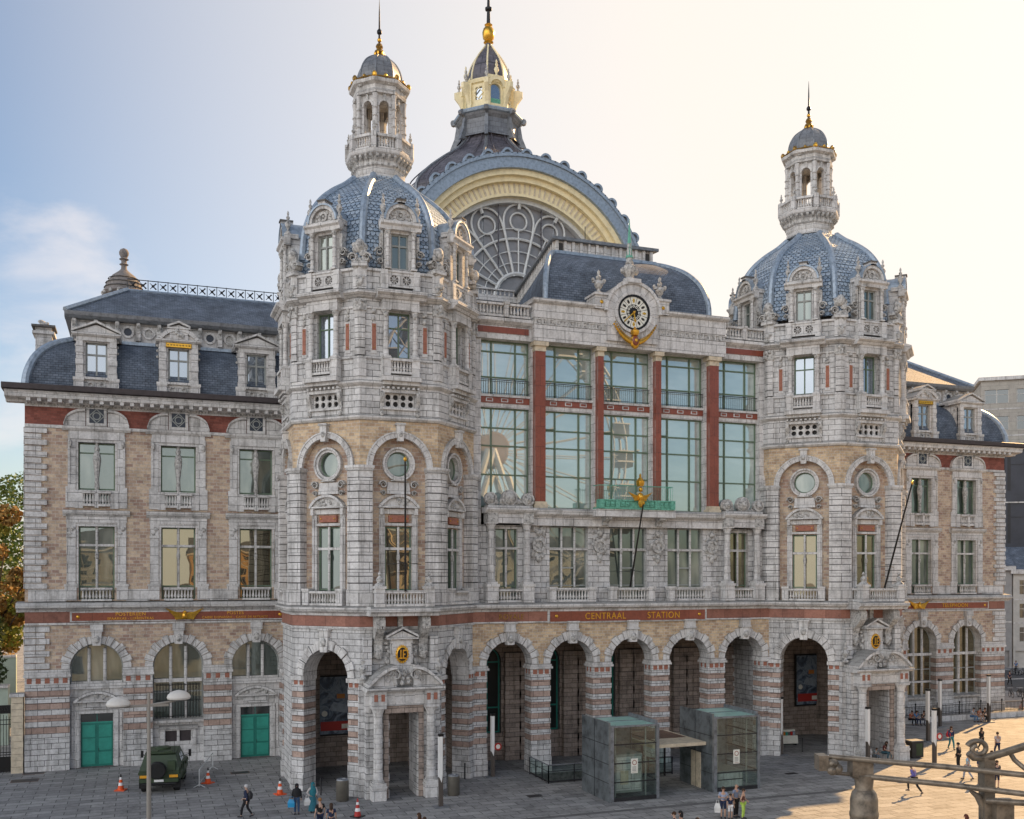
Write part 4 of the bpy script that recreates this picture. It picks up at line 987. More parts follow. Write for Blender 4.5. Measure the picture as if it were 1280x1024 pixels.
# mansard over the clock block
def hall_roof():
    m_ = MB('slate'); cp = curve_pts([(6.4, 31.2), (6.38, 32.6), (6.1, 34.0), (5.5, 35.2), (4.75, 36.0), (4.15, 36.45)], 5)
    y0, yb = 1.5, 20.4; cx = 32.25
    yf = lambda hw: y0+(6.4-hw)*1.75
    def X(hw, y): return hw*(1-.66*max(0, y-5.4)/(yb-5.4))
    Ls = [0]
    for i in range(1, len(cp)): Ls.append(Ls[-1]+math.dist(cp[i], cp[i-1]))
    for i in range(len(cp)-1):
        (a, za), (b, zb) = cp[i], cp[i+1]
        m_.face([(cx-a, yf(a), za), (cx+a, yf(a), za), (cx+b, yf(b), zb), (cx-b, yf(b), zb)], uv=[(-a, Ls[i]), (a, Ls[i]), (b, Ls[i+1]), (-b, Ls[i+1])])
        for s_ in (-1, 1):
            m_.face([(cx+s_*a, yf(a), za), (cx+s_*X(a, yb), yb, za), (cx+s_*X(b, yb), yb, zb), (cx+s_*b, yf(b), zb)], uv=[(yf(a), Ls[i]), (yb, Ls[i]), (yb, Ls[i+1]), (yf(b), Ls[i+1])])
    m_.use('zinc')
    for s_ in (-1, 1): m_.tube([(cx+s_*a, yf(a), z) for a, z in cp], .2, 8)
    m_.box(cx-4.15, cx+4.15, 5.2, 5.5, 36.38, 36.6, 'zinc')
    hw = 3.95; hb = X(3.95, yb)
    m_.plan([(cx-hw, 5.6), (cx+hw, 5.6), (cx+hb, yb), (cx-hb, yb)], 36.3, 37.45, 'stone_smooth')
    for i in range(13):
        x = cx-3.85+7.7*i/12; m_.cbox(x, .2, 5.4, 5.62, 36.5, 37.4, 'stone_trim')
        if i < 12: m_.cbox(x+.32, .34, 5.52, 5.6, 36.65, 37.25, 'stone_trim' if 1 <= i < 11 else 'groove')
    for i in range(24):
        y = 5.8+i*.62; h2 = X(4.0, y)
        for s_ in (-1, 1): m_.cbox(cx+s_*h2, .2, y, y+.2, 36.5, 37.4, 'stone_trim')
    m_.plan([(cx-4.35, 5.2), (cx+4.35, 5.2), (cx+hb+.4, yb), (cx-hb-.4, yb)], 37.4, 37.62, 'lead'); m_.use('slate')
    ht = .9
    m_.face([(cx-4.25, 5.3, 37.62), (cx+4.25, 5.3, 37.62), (cx+ht, 9.0, 38.4), (cx-ht, 9.0, 38.4)])
    for s_ in (-1, 1): m_.face([(cx+s_*4.25, 5.3, 37.62), (cx+s_*ht, 9.0, 38.4), (cx+s_*.3, yb, 38.4), (cx+s_*hb, yb, 37.62)])
    m_.face([(cx-ht, 9, 38.4), (cx+ht, 9, 38.4), (cx+.3, yb, 38.4), (cx-.3, yb, 38.4)])
    m_.tube([(cx, 9, 38.3), (cx, 9, 40.0)], .03, 5, 'black_metal')
    return m_
put('mansard_roof', hall_roof().mesh('mansard_roof'))
# ================================================================ GREAT GLASS ARCH AND DOME
g = MB('cream'); GX, GZ, GY = 31.5, 37.6, 20.6
g.box(GX-12.6, GX+12.6, GY+.8, 46, 0, 37.4, 'stone_dark')
g.box(GX-12.4, GX+12.4, GY+.2, GY+2, 30, 37.5, 'stone_smooth')
g.ring(GX, GZ, 8.35, 8.75, GY+.5, GY+1.6, 0, PI, 48, 'fan_metal')
g.ring(GX, GZ, 8.72, 9.9, GY+.1, GY+1.6, 0, PI, 48, 'cream')
g.ring(GX, GZ, 9.9, 10.35, GY-.35, GY+1.6, 0, PI, 48, 'cream'); g.ring(GX, GZ, 10.35, 10.85, GY-.75, GY+1.6, 0, PI, 48, 'cream')
for i in range(62):
    a = PI*(i+.5)/62; g.ring(GX, GZ, 8.95, 9.85, GY+.02, GY+.15, a-.008, a+.008, 1, 'cream_stone')
g.ring(GX, GZ, 8.72, 8.95, GY-.1, GY+.2, 0, PI, 48, 'cream')
g.ring(GX, GZ, 10.82, 11.75, GY-1.1, GY+1.7, 0, PI, 48, 'zinc'); g.ring(GX, GZ, 11.75, 11.95, GY-1.25, GY+1.7, 0, PI, 48, 'zinc'); g.ring(GX, GZ, 11.0, 11.6, GY+1.7, GY+19, 0, PI, 48, 'slate_great')
put('great_arch', g.mesh('great_arch'))
q = MB('zinc')
for i in range(21):
    a = PI*(i+.5)/21; q.T = Matrix.Translation((GX, 0, GZ)) @ Matrix.Rotation(-(a-PI/2), 4, 'Y')
    q.ring(0, 12.0, .32, .5, GY-1.2, GY-.6, 0, PI, 10, 'zinc'); q.prism([(.34*math.cos(PI*j/8), 12.0+.34*math.sin(PI*j/8)) for j in range(9)], GY-1.0, GY-.7, 'lead'); q.box(-.95, .95, GY-1.2, GY-.6, 11.86, 12.06, 'zinc')
q.T = None; put('crest_scallops', q.mesh('crest_scallops'))
f = MB('fan_metal')
f.prism([(GX+8.4*math.cos(PI*i/40), GZ+8.4*math.sin(PI*i/40)) for i in range(41)], GY+1.15, GY+1.3, 'fan_glass')
def arc(r, a0, a1, cx=GX, cz=GZ, t=.12, n=24, y=GY+.95):
    f.tube([(cx+r*math.cos(a0+(a1-a0)*i/n), y, cz+r*math.sin(a0+(a1-a0)*i/n)) for i in range(n+1)], t, 6, 'fan_metal', cap=False)
for r_, t in ((2.2, .2), (3.2, .05), (4.2, .05), (5.3, .12), (6.2, .05)): arc(r_, 0, PI, t=t, n=40)
NP = 7
for i in range(NP+1):
    a = PI*i/NP; f.tube([(GX+2.0*math.cos(a), GY+.9, GZ+2.0*math.sin(a)), (GX+6.0*math.cos(a), GY+.9, GZ+6.0*math.sin(a))], .12, 6, 'fan_metal')
for i in range(NP):
    a = PI*(i+.5)/NP
    f.tube([(GX+2.2*math.cos(a), GY+.95, GZ+2.2*math.sin(a)), (GX+6.1*math.cos(a), GY+.95, GZ+6.1*math.sin(a))], .07, 6, 'fan_metal')
    cx_, cz_ = GX+6.85*math.cos(a), GZ+6.85*math.sin(a)
    arc(.78, 0, 2*PI, cx_, cz_, .09, 20)
    pts = []
    for j in range(17):
        b = -PI*.52+PI*1.04*j/16; rr = 1.36; dx, dz = rr*1.12*math.cos(b), rr*1.05*math.sin(b)
        pts.append((GX+(6.85+dx)*math.cos(a)-dz*math.sin(a), GY+.9, GZ+(6.85+dx)*math.sin(a)+dz*math.cos(a)))
    e0 = (GX+5.9*math.cos(a-PI/14), GY+.9, GZ+5.9*math.sin(a-PI/14)); e1 = (GX+5.9*math.cos(a+PI/14), GY+.9, GZ+5.9*math.sin(a+PI/14))
    f.tube([e0]+pts+[e1], .10, 6, 'fan_metal'); f.tube([(GX+7.9*math.cos(a), GY+.8, GZ+7.9*math.sin(a)), (GX+8.7*math.cos(a), GY+.6, GZ+8.7*math.sin(a))], .16, 6, 'fan_metal')
put('fan_window', f.mesh('fan_window'))
q = MB('stone_trim'); q.box(22.5, 41, 19.4, 20.6, 36.6, 37.0, 'stone_trim'); balusters(q, 22.5, 41, 19.7, 37.0, 37.7, step=.4); put('balustrade', q.mesh('balustrade'))
dm = MB('slate_great'); GD = (31.6, 30.0)
GP = curve_pts([(8.8, 40), (8.8, 44), (8.8, 47.5), (8.6, 49.0), (7.3, 50.5), (5.5, 52.0), (3.9, 53.2), (3.0, 54.2), (2.75, 54.9)], 4)
dm.lathe([(r, z) for r, z in GP], GD, 8, 'slate_great', PI/8, False, False, facet_uv=True)
for k in range(8):
    a = PI/8+k*PI/4; dm.tube([(GD[0]+r*math.cos(a), GD[1]+r*math.sin(a), z) for r, z in GP], .17, 6, 'lead')
    for o_ in (-.16, .16): dm.tube([(GD[0]+r*math.cos(a+o_), GD[1]+r*math.sin(a+o_), z) for r, z in GP], .06, 5, 'slate_great')
put('great_dome', dm.mesh('great_dome'))
l = MB('lead')
KZ = [(2.9, 54.6), (2.75, 55.0), (2.72, 56.2), (2.95, 56.5), (3.0, 56.8), (2.85, 57.0), (2.2, 57.1)]
l.lathe([(r*KD, z) for r, z in KZ], GD, 8, 'lead_plate', PI/8, False, False)
for k in range(8):
    l.T = Matrix.Translation((GD[0], GD[1], 0)) @ Matrix.Rotation((k+.5)*PI/4, 4, 'Z')
    l.profile([(-2.8, 54.4), (-3.7, 54.2), (-3.3, 55.2), (-3.1, 56.4), (-3.5, 56.8), (-3.3, 57.05), (-2.8, 57.05)], -.16, .16, 'lead'); l.tube([(-.2, -3.4, 56.8), (.2, -3.4, 56.8)], .28, 8, 'lead')
    l.T = Matrix.Translation((GD[0], GD[1], 0)) @ Matrix.Rotation(k*PI/4, 4, 'Z'); l.tube([(-1.1, -3.0, 56.9), (1.1, -3.0, 56.9)], .22, 8, 'zinc')
l.T = None
for k in range(8):
    l.T = Matrix.Translation((GD[0], GD[1], 0)) @ Matrix.Rotation(k*PI/4, 4, 'Z')
    big = k % 2 == 0
    l.wall(-.9, .9, 57.0, 60.0 if not big else 60.5, -2.12, .3, [('arch', 0, .5, 57.8, 59.2)] if big else [('rect', 0, .36, 58.2, 59.4)], 'cream')
    if big: l.ring(0, 59.3, .62, .95, -2.5, -2.0, 0, PI, 12, 'cream'); l.cbox(0, 1.0, -2.0, -1.9, 57.8, 58.3, 'bronze_green'); finial(l, 0, -2.3, 60.2, 1.7, .24, 'cream')
    else: l.ring(0, 58.8, .46, .56, -2.2, -2.1, 0, 2*PI, 4, 'cream'); l.cbox(0, 1.2, -2.3, -2.0, 59.9, 60.15, 'cream')
    l.cbox(0, 1.0, -1.95, -1.92, 57.6, 59.8, 'glass_blue')
    for s_ in (-1, 1): l.cbox(s_*.78, .22, -2.4, -2.0, 57.1, 59.8, 'cream')
    l.T = Matrix.Translation((GD[0], GD[1], 0)) @ Matrix.Rotation((k+.5)*PI/4, 4, 'Z')
    l.profile([(-2.2, 57.0), (-2.5, 57.1), (-2.55, 57.8), (-2.85, 58.6), (-3.3, 59.2), (-3.3, 59.7), (-2.2, 59.9)], -.18, .18, 'cream'); finial(l, 0, -2.85, 59.75, 1.3, .2, 'stone_carved')
l.T = None
l.lathe([(r*KD, z) for r, z in [(2.1, 59.7), (2.3, 59.8), (2.4, 60.05), (2.2, 60.15), (1.8, 60.3)]], GD, 8, 'cream', PI/8, False, False)
put('great_lantern', l.mesh('great_lantern'))
l = MB('lead_plate'); LP2 = curve_pts([(1.95, 60.0), (1.9, 61.0), (1.6, 62.1), (1.15, 63.0), (.6, 63.8), (.35, 64.2), (.3, 64.5)], 4)
l.lathe([(r*KD, z) for r, z in LP2], GD, 8, 'slate_great', PI/8, False, True)
for k in range(8):
    a = PI/8+k*PI/4; l.tube([(GD[0]+(r*KD+.02)*math.cos(a), GD[1]+(r*KD+.02)*math.sin(a), z) for r, z in LP2[:-4]], .085, 6, 'cream')
put('lantern_dome', l.mesh('lantern_dome'))
l = MB('gold'); l.lathe([(.3, 64.4), (.5, 64.6), (.3, 64.7), (.55, 65.0), (.62, 65.5), (.5, 65.9), (.3, 66.15), (.4, 66.3), (.2, 66.4)], GD, 10, 'gold')
l.lathe([(.2, 66.4), (.16, 67.6), (.34, 67.75), (.34, 67.95), (.15, 68.1), (.1, 69.5), (.02, 71.0)], GD, 8, 'black_metal'); put('spire', l.mesh('spire'))
# ================================================================ WINGS
WY = 11.7
plain('panel_blue', (.03, .04, .06), .4, 0, .2, 6); plain('stone_brown', (.22, .20, .19), .85, 0, .3, 5, .02)
def window_bay(q, x):
    """stone frame of the two upper windows and the little one in the frieze, at bay axis x"""
    for s_ in (-1, 1):
        q.cbox(x+s_*1.62, .74, -.12, .2, 11.35, 12.4, 'stone_smooth'); q.cbox(x+s_*1.62, .82, -.16, .2, 12.3, 12.45, 'stone_trim')
        q.cbox(x+s_*1.58, .56, -.10, .2, 12.45, 16.6, 'stone_smooth'); q.cbox(x+s_*1.2, .12, -.05, .2, 12.2, 16.5, 'stone_trim')
        q.cbox(x+s_*1.58, .62, -.16, .2, 15.6, 15.75, 'stone_trim'); lumps(q, x+s_*1.58-.28, x+s_*1.58+.28, -.1, 15.75, 16.4, 6, .12, seed=4)
        q.cbox(x+s_*1.62, .62, -.08, .2, 17.6, 19.0, 'stone_smooth'); q.cbox(x+s_*1.55, .5, -.08, .2, 19.0, 22.5, 'stone_smooth'); q.cbox(x+s_*1.22, .12, -.04, .2, 18.8, 22.2, 'stone_trim')
        q.cbox(x+s_*1.72, .14, -.14, .2, 19.2, 22.3, 'stone_trim'); q.ball((x+s_*1.66, -.15, 21.9), .13, 6, 5, 2, 'stone_carved')
        q.cbox(x+s_*1.1, .5, -.14, .2, 17.55, 18.78, 'stone_smooth')
    q.cbox(x, 3.8, -.12, .2, 16.6, 17.0, 'stone_smooth'); q.profile([(.2, 17.0), (-.14, 17.0), (-.34, 17.2), (-.38, 17.4), (.2, 17.48)], x-2.1, x+2.1, 'stone_trim')
    q.cbox(x, 2.9, -.06, .2, 16.35, 16.62, 'stone_trim'); q.cbox(x, 3.5, -.12, .2, 22.2, 22.75, 'stone_smooth'); q.cbox(x, 2.7, -.06, .2, 22.0, 22.24, 'stone_trim')
    q.profile([(.2, 22.75), (-.16, 22.75), (-.3, 22.9), (-.32, 23.04), (.2, 23.08)], x-2.15, x+2.15, 'stone_trim')
    q.cbox(x, 1.3, -.16, .2, 23.05, 24.34, 'stone_smooth'); q.wall(x-.62, x+.62, 23.1, 24.32, -.2, .12, [('rect', x, .46, 23.3, 24.25)], 'stone_trim'); q.cbox(x, .9, -.17, -.15, 23.3, 24.25, 'panel_blue')
    q.ring(x, 23.78, .2, .27, -.2, -.16, 0, 2*PI, 12, 'window_grey')
    for a in range(4): q.ring(x, 23.78, .42, .5, -.19, -.16, a*PI/2, (a+1)*PI/2, 1, 'window_grey')
    for s_ in (-1, 1):
        n = 9; pts = [(x+s_*(2.05-1.3*math.sin(t*PI/2/n)), 23.08+.95*(1-math.cos(t*PI/2/n))) for t in range(n+1)]
        pts = [(x+s_*(2.05-1.35*(t/n)), 23.08+1.0*math.sqrt(max(0, 1-(1-t/n)**2))) for t in range(n+1)]
        for i in range(n):
            a, b = pts[i], pts[i+1]; q.prism([(a[0], a[1]-.0), (b[0], b[1]), (b[0], b[1]+.16), (a[0], a[1]+.16)], -.32, .0, 'stone_trim'); q.prism([(a[0], 23.08), (b[0], 23.08), b, a], -.17, 0, 'stone_smooth')
        scroll(q, x+s_*.72, -.24, 0, 24.15, .2, -s_)
    # centre mullions: plain below, a figure above
    q.tube([(x, .28, 12.2), (x, .28, 16.35)], .09, 8, 'stone_trim'); q.ball((x, .26, 14.4), .13, 6, 5, 2.4, 'stone_carved')
    q.cbox(x, 2.2, .2, .34, 15.0, 15.16, 'stone_trim')
    q.lathe([(.09, 18.8), (.16, 19.0), (.12, 19.6), (.2, 20.4), (.26, 20.9), (.2, 21.3), (.12, 21.45), (.18, 21.65), (.1, 21.85), (.14, 22.0)], (x, .2), 8, 'stone_carved'); q.ball((x, .1, 20.9), .2, 6, 5, 1, 'stone_carved')
U1F, U1P = win_frame(2.24, 4.95, 'window_green', (.5,), (.18, .73), .09)
U1G = win_frame(2.24, 4.95, 'window_green', (.5,), (.18, .73), .09, gl='glass_gold')
U2F, U2P = win_frame(2.3, 4.2, 'window_green', (.5,), (.26, .84), .09)
b_ = MB('stone_trim'); balusters(b_, -.95, .95, -.0, 11.3, 12.2, step=.2); BL1 = b_.mesh('balustrade')
b_ = MB('stone_trim'); balusters(b_, -.86, -.12, -.08, 17.7, 18.75, step=.2); balusters(b_, .12, .86, -.08, 17.7, 18.75, step=.2); b_.cbox(0, .26, -.22, .1, 17.6, 18.8, 'stone_smooth'); BL2 = b_.mesh('balustrade')
def dormer_mesh(round_):
    q = MB('stone_smooth'); w_ = 1.22 if not round_ else 1.3
    q.wall(-w_, w_, 25.95, 29.5, 0, .35, [('rect', 0, .68, 26.75, 29.1)], 'stone_smooth', 'stone_trim')
    q.box(-w_, w_, .3, 3.2, 25.95, 29.5, 'stone_smooth', skip='f')
    for s_ in (-1, 1):
        banded(q, s_*1.05-.2, s_*1.05+.2, -.16, .1, 26.7, 29.2, .42, 'stone_smooth', 'stone_smooth', .05); q.cbox(s_*1.1, .62, -.3, .2, 25.95, 26.6, 'stone_smooth'); q.cbox(s_*1.1, .7, -.34, .2, 26.5, 26.7, 'stone_trim')
        q.ring(s_*.35, 26.25, .12, .22, -.1, 0, 0, 2*PI, 10, 'stone_carved')
        for j in range(6): q.ball((s_*(w_+.08), .3+j*.22, 29.3-j*.28-.1*j*j*.3), .1, 5, 4, 1, 'stone_carved')
    q.cbox(0, 1.8, -.2, .2, 26.6, 26.76, 'stone_trim'); q.cbox(0, 2.5, -.2, .3, 29.18, 29.5, 'stone_trim'); q.profile([(1.5, 29.48), (-.3, 29.48), (-.42, 29.58), (-.42, 29.66), (1.5, 29.68)], -1.5, 1.5, 'stone_trim')
    if round_:
        q.cbox(0, 1.7, -.24, .0, 29.15, 29.45, 'gilt_dull'); q.wall(-.8, .8, 29.17, 29.43, -.27, .03, [('circ', -.7+i*.2, .07, 29.3, 0) for i in range(8)], 'gold', n=5)
        q.ring(0, 28.95, 1.3, 1.55, -.4, 2.0, R(32), R(148), 12, 'stone_trim'); q.cbox(0, 1.2, -.35, 1.5, 29.7, 30.5, 'stone_smooth'); pediment_tri(q, 0, 1.5, 30.5, .32, -.42, 1.2)
        q.prism([(-1.3, 29.66), (1.3, 29.66), (.7, 30.3), (-.7, 30.3)], -.2, 2, 'stone_smooth'); lumps(q, -.5, .5, -.38, 29.75, 30.4, 8, .12, seed=6)
    else: pediment_tri(q, 0, 3.1, 29.72, .68, -.32, 2.6)
    return q.mesh('dormer')
DM_T, DM_R = dormer_mesh(False), dormer_mesh(True)
q = MB('window_grey')
for x in (-.62, 0, .62): q.cbox(x, .11, -.03 if x == 0 else 0, .1, 0, 2.35)
q.cbox(0, 1.3, -.02, .1, 1.5, 1.62); q.cbox(0, 1.3, 0, .1, 0, .1); q.cbox(0, 1.3, 0, .1, 2.25, 2.35); q.box(-.6, .6, .05, .07, .05, 2.3, 'glass_blue'); DWW = q.mesh('window')
def wing(x0, x1, bays, left, ground):
    e = x0 if left else x1; sg_ = 1 if left else -1        # the free end
    q = MB('brick_pink'); q.at(0, WY)
    q.wall(x0, x1, 6.75, 9.75, 0, 1.0, [('arch', x, 1.68, 6.75, 6.75) for x in bays], 'brick_pink', 'stone_smooth', n=20)
    q.wall(x0, x1, 11.3, 17.3, 0, .45, [('rect', x, 1.12, 11.4, 16.35) for x in bays], 'brick_pink', 'stone_trim')  # lower end added so the baluster gaps look shaded
    q.wall(x0, x1, 17.3, 22.9, 0, .45, [('rect', x, 1.15, 17.8, 22.0) for x in bays], 'brick_pink', 'stone_trim')  # also lengthened: dark pane in place of shade behind the balusters
    q.box(x0, x1, -.05, .3, 11.25, 12.15, 'stone_smooth') if False else None
    edges = sorted([x0, x1]+[x-1.68 for x in bays]+[x+1.68 for x in bays])
    for i in range(0, len(edges), 2):
        a, b = edges[i], edges[i+1]
        q.box(a-.0, b+.0, -.16, 1.0, 0, 1.1, 'stone'); q.box(a, b, -.12, 1.0, 1.1, 2.1, 'stone')
        banded(q, a, b, -.04, 1.0, 2.1, 5.75, .42, 'stone', 'rough_pink', .06, side=False)
        q.box(a, b, -.08, 1.0, 5.75, 6.25, 'stone_trim')
        k = max(2, int((b-a)/.52)); step_ = (b-a)/k
        for j in range(k): q.cbox(a+(j+.5)*step_, .3, -.10, 0, 5.84, 6.18, 'red_square')
        q.box(a-.08, b+.08, -.22, 1.02, 6.25, 6.42, 'stone_trim'); q.box(a-.04, b+.04, -.16, 1.0, 6.42, 6.75, 'stone_trim')
        # window aprons
        q.box(a+.2, b-.2, -.07, .2, 11.3, 12.1, 'stone_smooth')
    q.box(x0, x1, -.06, .4, 9.85, 10.62, 'red_band'); q.box(x0, x1, -.12, .4, 9.72, 9.86, 'stone_trim')
    q.profile([(.4, 10.6), (-.12, 10.6), (-.2, 10.75), (-.5, 10.86), (-.55, 11.0), (-.4, 11.2), (.4, 11.3)], x0-.5*left, x1+.5*(not left), 'stone_trim')
    q.box(x0, x1, -.08, .3, 22.88, 23.08, 'stone_trim'); q.box(x0, x1, -.03, .3, 23.06, 24.28, 'red_brick')
    q.box(x0, x1, -.08, .3, 24.25, 24.36, 'stone_trim'); q.box(x0, x1, -.14, .3, 24.36, 24.48, 'stone_carved')
    lx, rx = (x0-1.1, x1) if left else (x0, x1+1.1)
    q.profile([(.4, 24.46), (-.3, 24.46), (-.35, 24.58), (-1.1, 24.7), (-1.15, 24.98), (-1.3, 25.1), (.4, 25.16)], lx, rx, 'stone_trim')
    q.profile([(.4, 25.1), (-1.22, 25.12), (-1.42, 25.18), (-1.45, 25.5), (-1.3, 25.55), (.4, 25.6)], lx-.15*left, rx+.15*(not left), 'gutter')
    k = int((x1-x0)/.62)
    for i in range(k): q.cbox(x0+.3+i*(x1-x0)/k, .24, -1.02, -.2, 24.46, 24.7, 'stone_trim')
    k = int((x1-x0)/.2)
    for i in range(k): q.cbox(x0+.1+i*(x1-x0)/k, .1, -.2, -.1, 24.37, 24.46, 'stone_trim')
    # quoins on the free corner
    z = 12.15
    for i in range(27):
        wq = 1.35 if i % 2 == 0 else 1.0; zz = 12.12+i*.398
        a, b = (e-.06, e+wq) if left else (e-wq, e+.06)
        q.box(a, b, -.16 if i % 2 == 0 else -.08, .3, zz+.03, zz+.37, 'stone_smooth')
    for i in range(7):
        wq = 1.5 if i % 2 == 0 else 1.2; zz = 6.8+i*.41; a, b = (e-.06, e+wq) if left else (e-wq, e+.06)
        q.box(a, b, -.14 if i % 2 == 0 else -.08, .3, zz+.02, zz+.38, 'stone_smooth')
    # end wall and inside
    q.box(x0+.02, x1-.02, 1.0, 14, 0, 25.4, 'stone_dark'); ex = (x0, x0+.5) if left else (x1-.5, x1); q.box(ex[0], ex[1], .05, 14, 0, 25.4, 'brick_pink')
    for i, x in enumerate(bays):
        window_bay(q, x)
        q.voussoirs(x, 6.75, 1.68, 2.2, -.12, .1, 15, 'stone_trim', alt=.1); keystone(q, x, 8.3, 9.25, .5, .66, -.36, .1); q.cbox(x, .8, -.44, .05, 9.37, 9.72, 'stone_trim')
        g_ = ground[i]
        if g_ == 'door':
            q.wall(x-1.68, x+1.68, 0, 5.4, .42, .4, [('rect', x, 1.02, 0, 3.65)], 'stone_smooth', 'stone_trim')
            for s_ in (-1, 1): q.cbox(x+s_*1.22, .26, .3, .5, 0, 3.655, 'stone_trim'); q.cbox(x+s_*1.52, .14, .34, .5, .9, 4.3, 'stone_trim')
            q.cbox(x, 2.7, .3, .5, 3.66, 3.9, 'stone_trim'); q.cbox(x, 1.7, .3, .5, 3.95, 4.4, 'stone'); pediment_seg(q, x, 2.9, 4.55, .62, .1, .5, seed=i)
            q.box(x-1.68, x+1.68, .25, .6, 5.35, 5.7, 'stone_trim'); q.cbox(x, 2.6, .0, .9, 0, .035, 'stone_dark')
        elif g_ == 'grille':
            q.wall(x-1.68, x+1.68, 0, 2.95, .45, .4, [('rect', x-.47, .38, 1.45, 2.2), ('rect', x+.47, .38, 1.45, 2.2)], 'stone_smooth', 'stone_trim')
            q.profile([(.5, 2.75), (.1, 2.8), (.05, 2.98), (.5, 3.1)], x-1.68, x+1.68, 'stone_trim'); q.profile([(.5, 2.3), (.2, 2.35), (.12, 2.5), (.5, 2.62)], x-1.3, x+1.3, 'stone_trim')
            q.cbox(x, 1.8, .6, .65, 1.4, 2.2, 'gutter')
            for s_ in (-1, 1): q.cbox(x+s_*1.05, .3, .3, .5, 1.2, 2.3, 'stone_trim')
        else:
            q.wall(x-1.68, x+1.68, 0, 1.7, .4, .4, [], 'stone'); q.profile([(.5, 1.6), (.12, 1.65), (.05, 1.8), (.5, 1.95)], x-1.68, x+1.68, 'stone_trim')
        zb = {'door': 5.5, 'grille': 3.05, 'tall': 1.9}[g_]
        for s_ in (-.33, .33): q.tube([(x+s_*1.5, .5, zb), (x+s_*1.5, .5, 8.1)], .11, 8, 'stone_trim')
        q.cbox(x, 3.2, .42, .62, 5.6 if g_ != 'door' else 5.5, 5.85, 'stone_trim')
        if g_ == 'tall': q.cbox(x, 3.2, .42, .62, 3.1, 3.28, 'stone_trim')
        w3, p3 = win_frame(3.34, 6.75-zb, 'window_grey', (.33, .67), () if g_ == 'door' else (.5,), .09, arch=True, gl='glass_window' if g_ != 'tall' else 'glass_gold')
        put('window', w3, (x, WY+.66, zb), 0, [('pane', p3)])
        gi = (left and i != 0)
        put('window', (U1G if gi else (U1F, U1P))[0], (x, WY+.38, 11.4), 0, [('pane', (U1G if gi else (U1F, U1P))[1])])
        put('window', U2F, (x, WY+.4, 17.8), 0, [('pane', U2P)])
        put('balustrade', BL1, (x, WY-.12, 0)); put('balustrade', BL2, (x, WY-.1, 0))
        rd = (i % 2 == 1) if left else (i % 2 == 0)
        d_ = put('dormer', DM_R if rd else DM_T, (x, WY-.35, -.42)); obj('window', DWW, d_, (0, .2, 26.75))
        if g_ == 'door':
            dr = MB('teal_dark'); dr.box(-1.0, -.02, 0, .08, 0, 2.95); dr.box(.02, 1.0, 0, .08, 0, 2.95); dr.box(-.02, .02, .02, .07, 0, 3.6, 'teal_dark'); dr.box(-1.0, 1.0, -.01, .09, 2.95, 3.04, 'teal_paint'); dr.box(-1.0, 1.0, .04, .06, 3.04, 3.6, 'glass_dark')
            for s_ in (-1, 1):
                for z_ in (.15, 1.1, 2.0): dr.box(min(s_*.12, s_*.92), max(s_*.12, s_*.92), -.03, 0, z_, z_+.82, 'teal_paint')
            DR = put('door', dr.mesh('door'), (x, WY+.6, .02)); hm = MB('dark_metal'); hm.tube([(.1, -.02, 1.0), (.1, -.09, 1.03), (.1, -.09, 1.2), (.1, -.02, 1.23)], .014, 6); obj('handle', hm.mesh('handle'), DR)
        if g_ == 'grille':
            gm = MB('black_metal')
            for j in range(15): gm.tube([(x-1.4+j*.2, WY+.36, 3.1), (x-1.4+j*.2, WY+.36, 5.5)], .022, 5)
            for z_ in (3.2, 4.3, 5.4): gm.tube([(x-1.5, WY+.36, z_), (x+1.5, WY+.36, z_)], .025, 5)
            put('window_grille', gm.mesh('window_grille'))
    # attic: curved slate, frieze with round lights, upper roof
    r_ = MB('slate'); r_.at(0, WY)
    cp = curve_pts([(0, 25.45), (.12, 26.5), (.55, 27.7), (1.3, 28.6), (2.3, 29.2)], 4); L = [0]
    for i in range(1, len(cp)): L.append(L[-1]+math.dist(cp[i], cp[i-1]))
    E = e+sg_*.05; O = x1 if left else x0
    for i in range(len(cp)-1):
        a, b = cp[i], cp[i+1]; ea, eb = E+sg_*a[0]*1.15, E+sg_*b[0]*1.15
        r_.face([(ea, -.3+a[0], a[1]), (O, -.3+a[0], a[1]), (O, -.3+b[0], b[1]), (eb, -.3+b[0], b[1])], uv=[(ea, L[i]), (O, L[i]), (O, L[i+1]), (eb, L[i+1])])
        r_.face([(ea, -.3+a[0], a[1]), (ea, 14, a[1]), (eb, 14, b[1]), (eb, -.3+b[0], b[1])], uv=[(0, L[i]), (14, L[i]), (14, L[i+1]), (0, L[i+1])])
    r_.tube([(E+sg_*a*1.15, -.3+a, z) for a, z in cp], .27, 8, 'zinc')
    F0 = E+sg_*2.65; fa, fb = min(F0, O), max(F0, O)
    r_.box(fa, fb, 2.0, 13, 29.2, 30.75, 'stone_smooth'); r_.box(fa, fb, 1.85, 2.1, 29.2, 29.42, 'zinc')
    k = int((fb-fa)/1.35)
    for i in range(k+1):
        x = fa+.2+(fb-fa-.4)*i/k; r_.cbox(x, .3, 1.72, 2.0, 29.5, 30.7, 'stone_trim'); console(r_, x, .22, 1.74, 30.0, 30.7, .25)
        if i < k:
            xx = x+(fb-fa-.4)/k/2; r_.ring(xx, 30.1, .27, .42, 1.88, 2.0, 0, 2*PI, 16, 'stone_trim')
            r_.prism([(xx+.27*math.cos(2*PI*j/12), 30.1+.27*math.sin(2*PI*j/12)) for j in range(12)], 1.97, 1.99, 'panel_blue' if i % 2 == 0 else 'stone_carved')
    r_.profile([(2.2, 30.7), (1.5, 30.72), (1.35, 30.9), (1.3, 31.15), (2.2, 31.2)], fa-.4*left, fb+.4*(not left), 'lead')
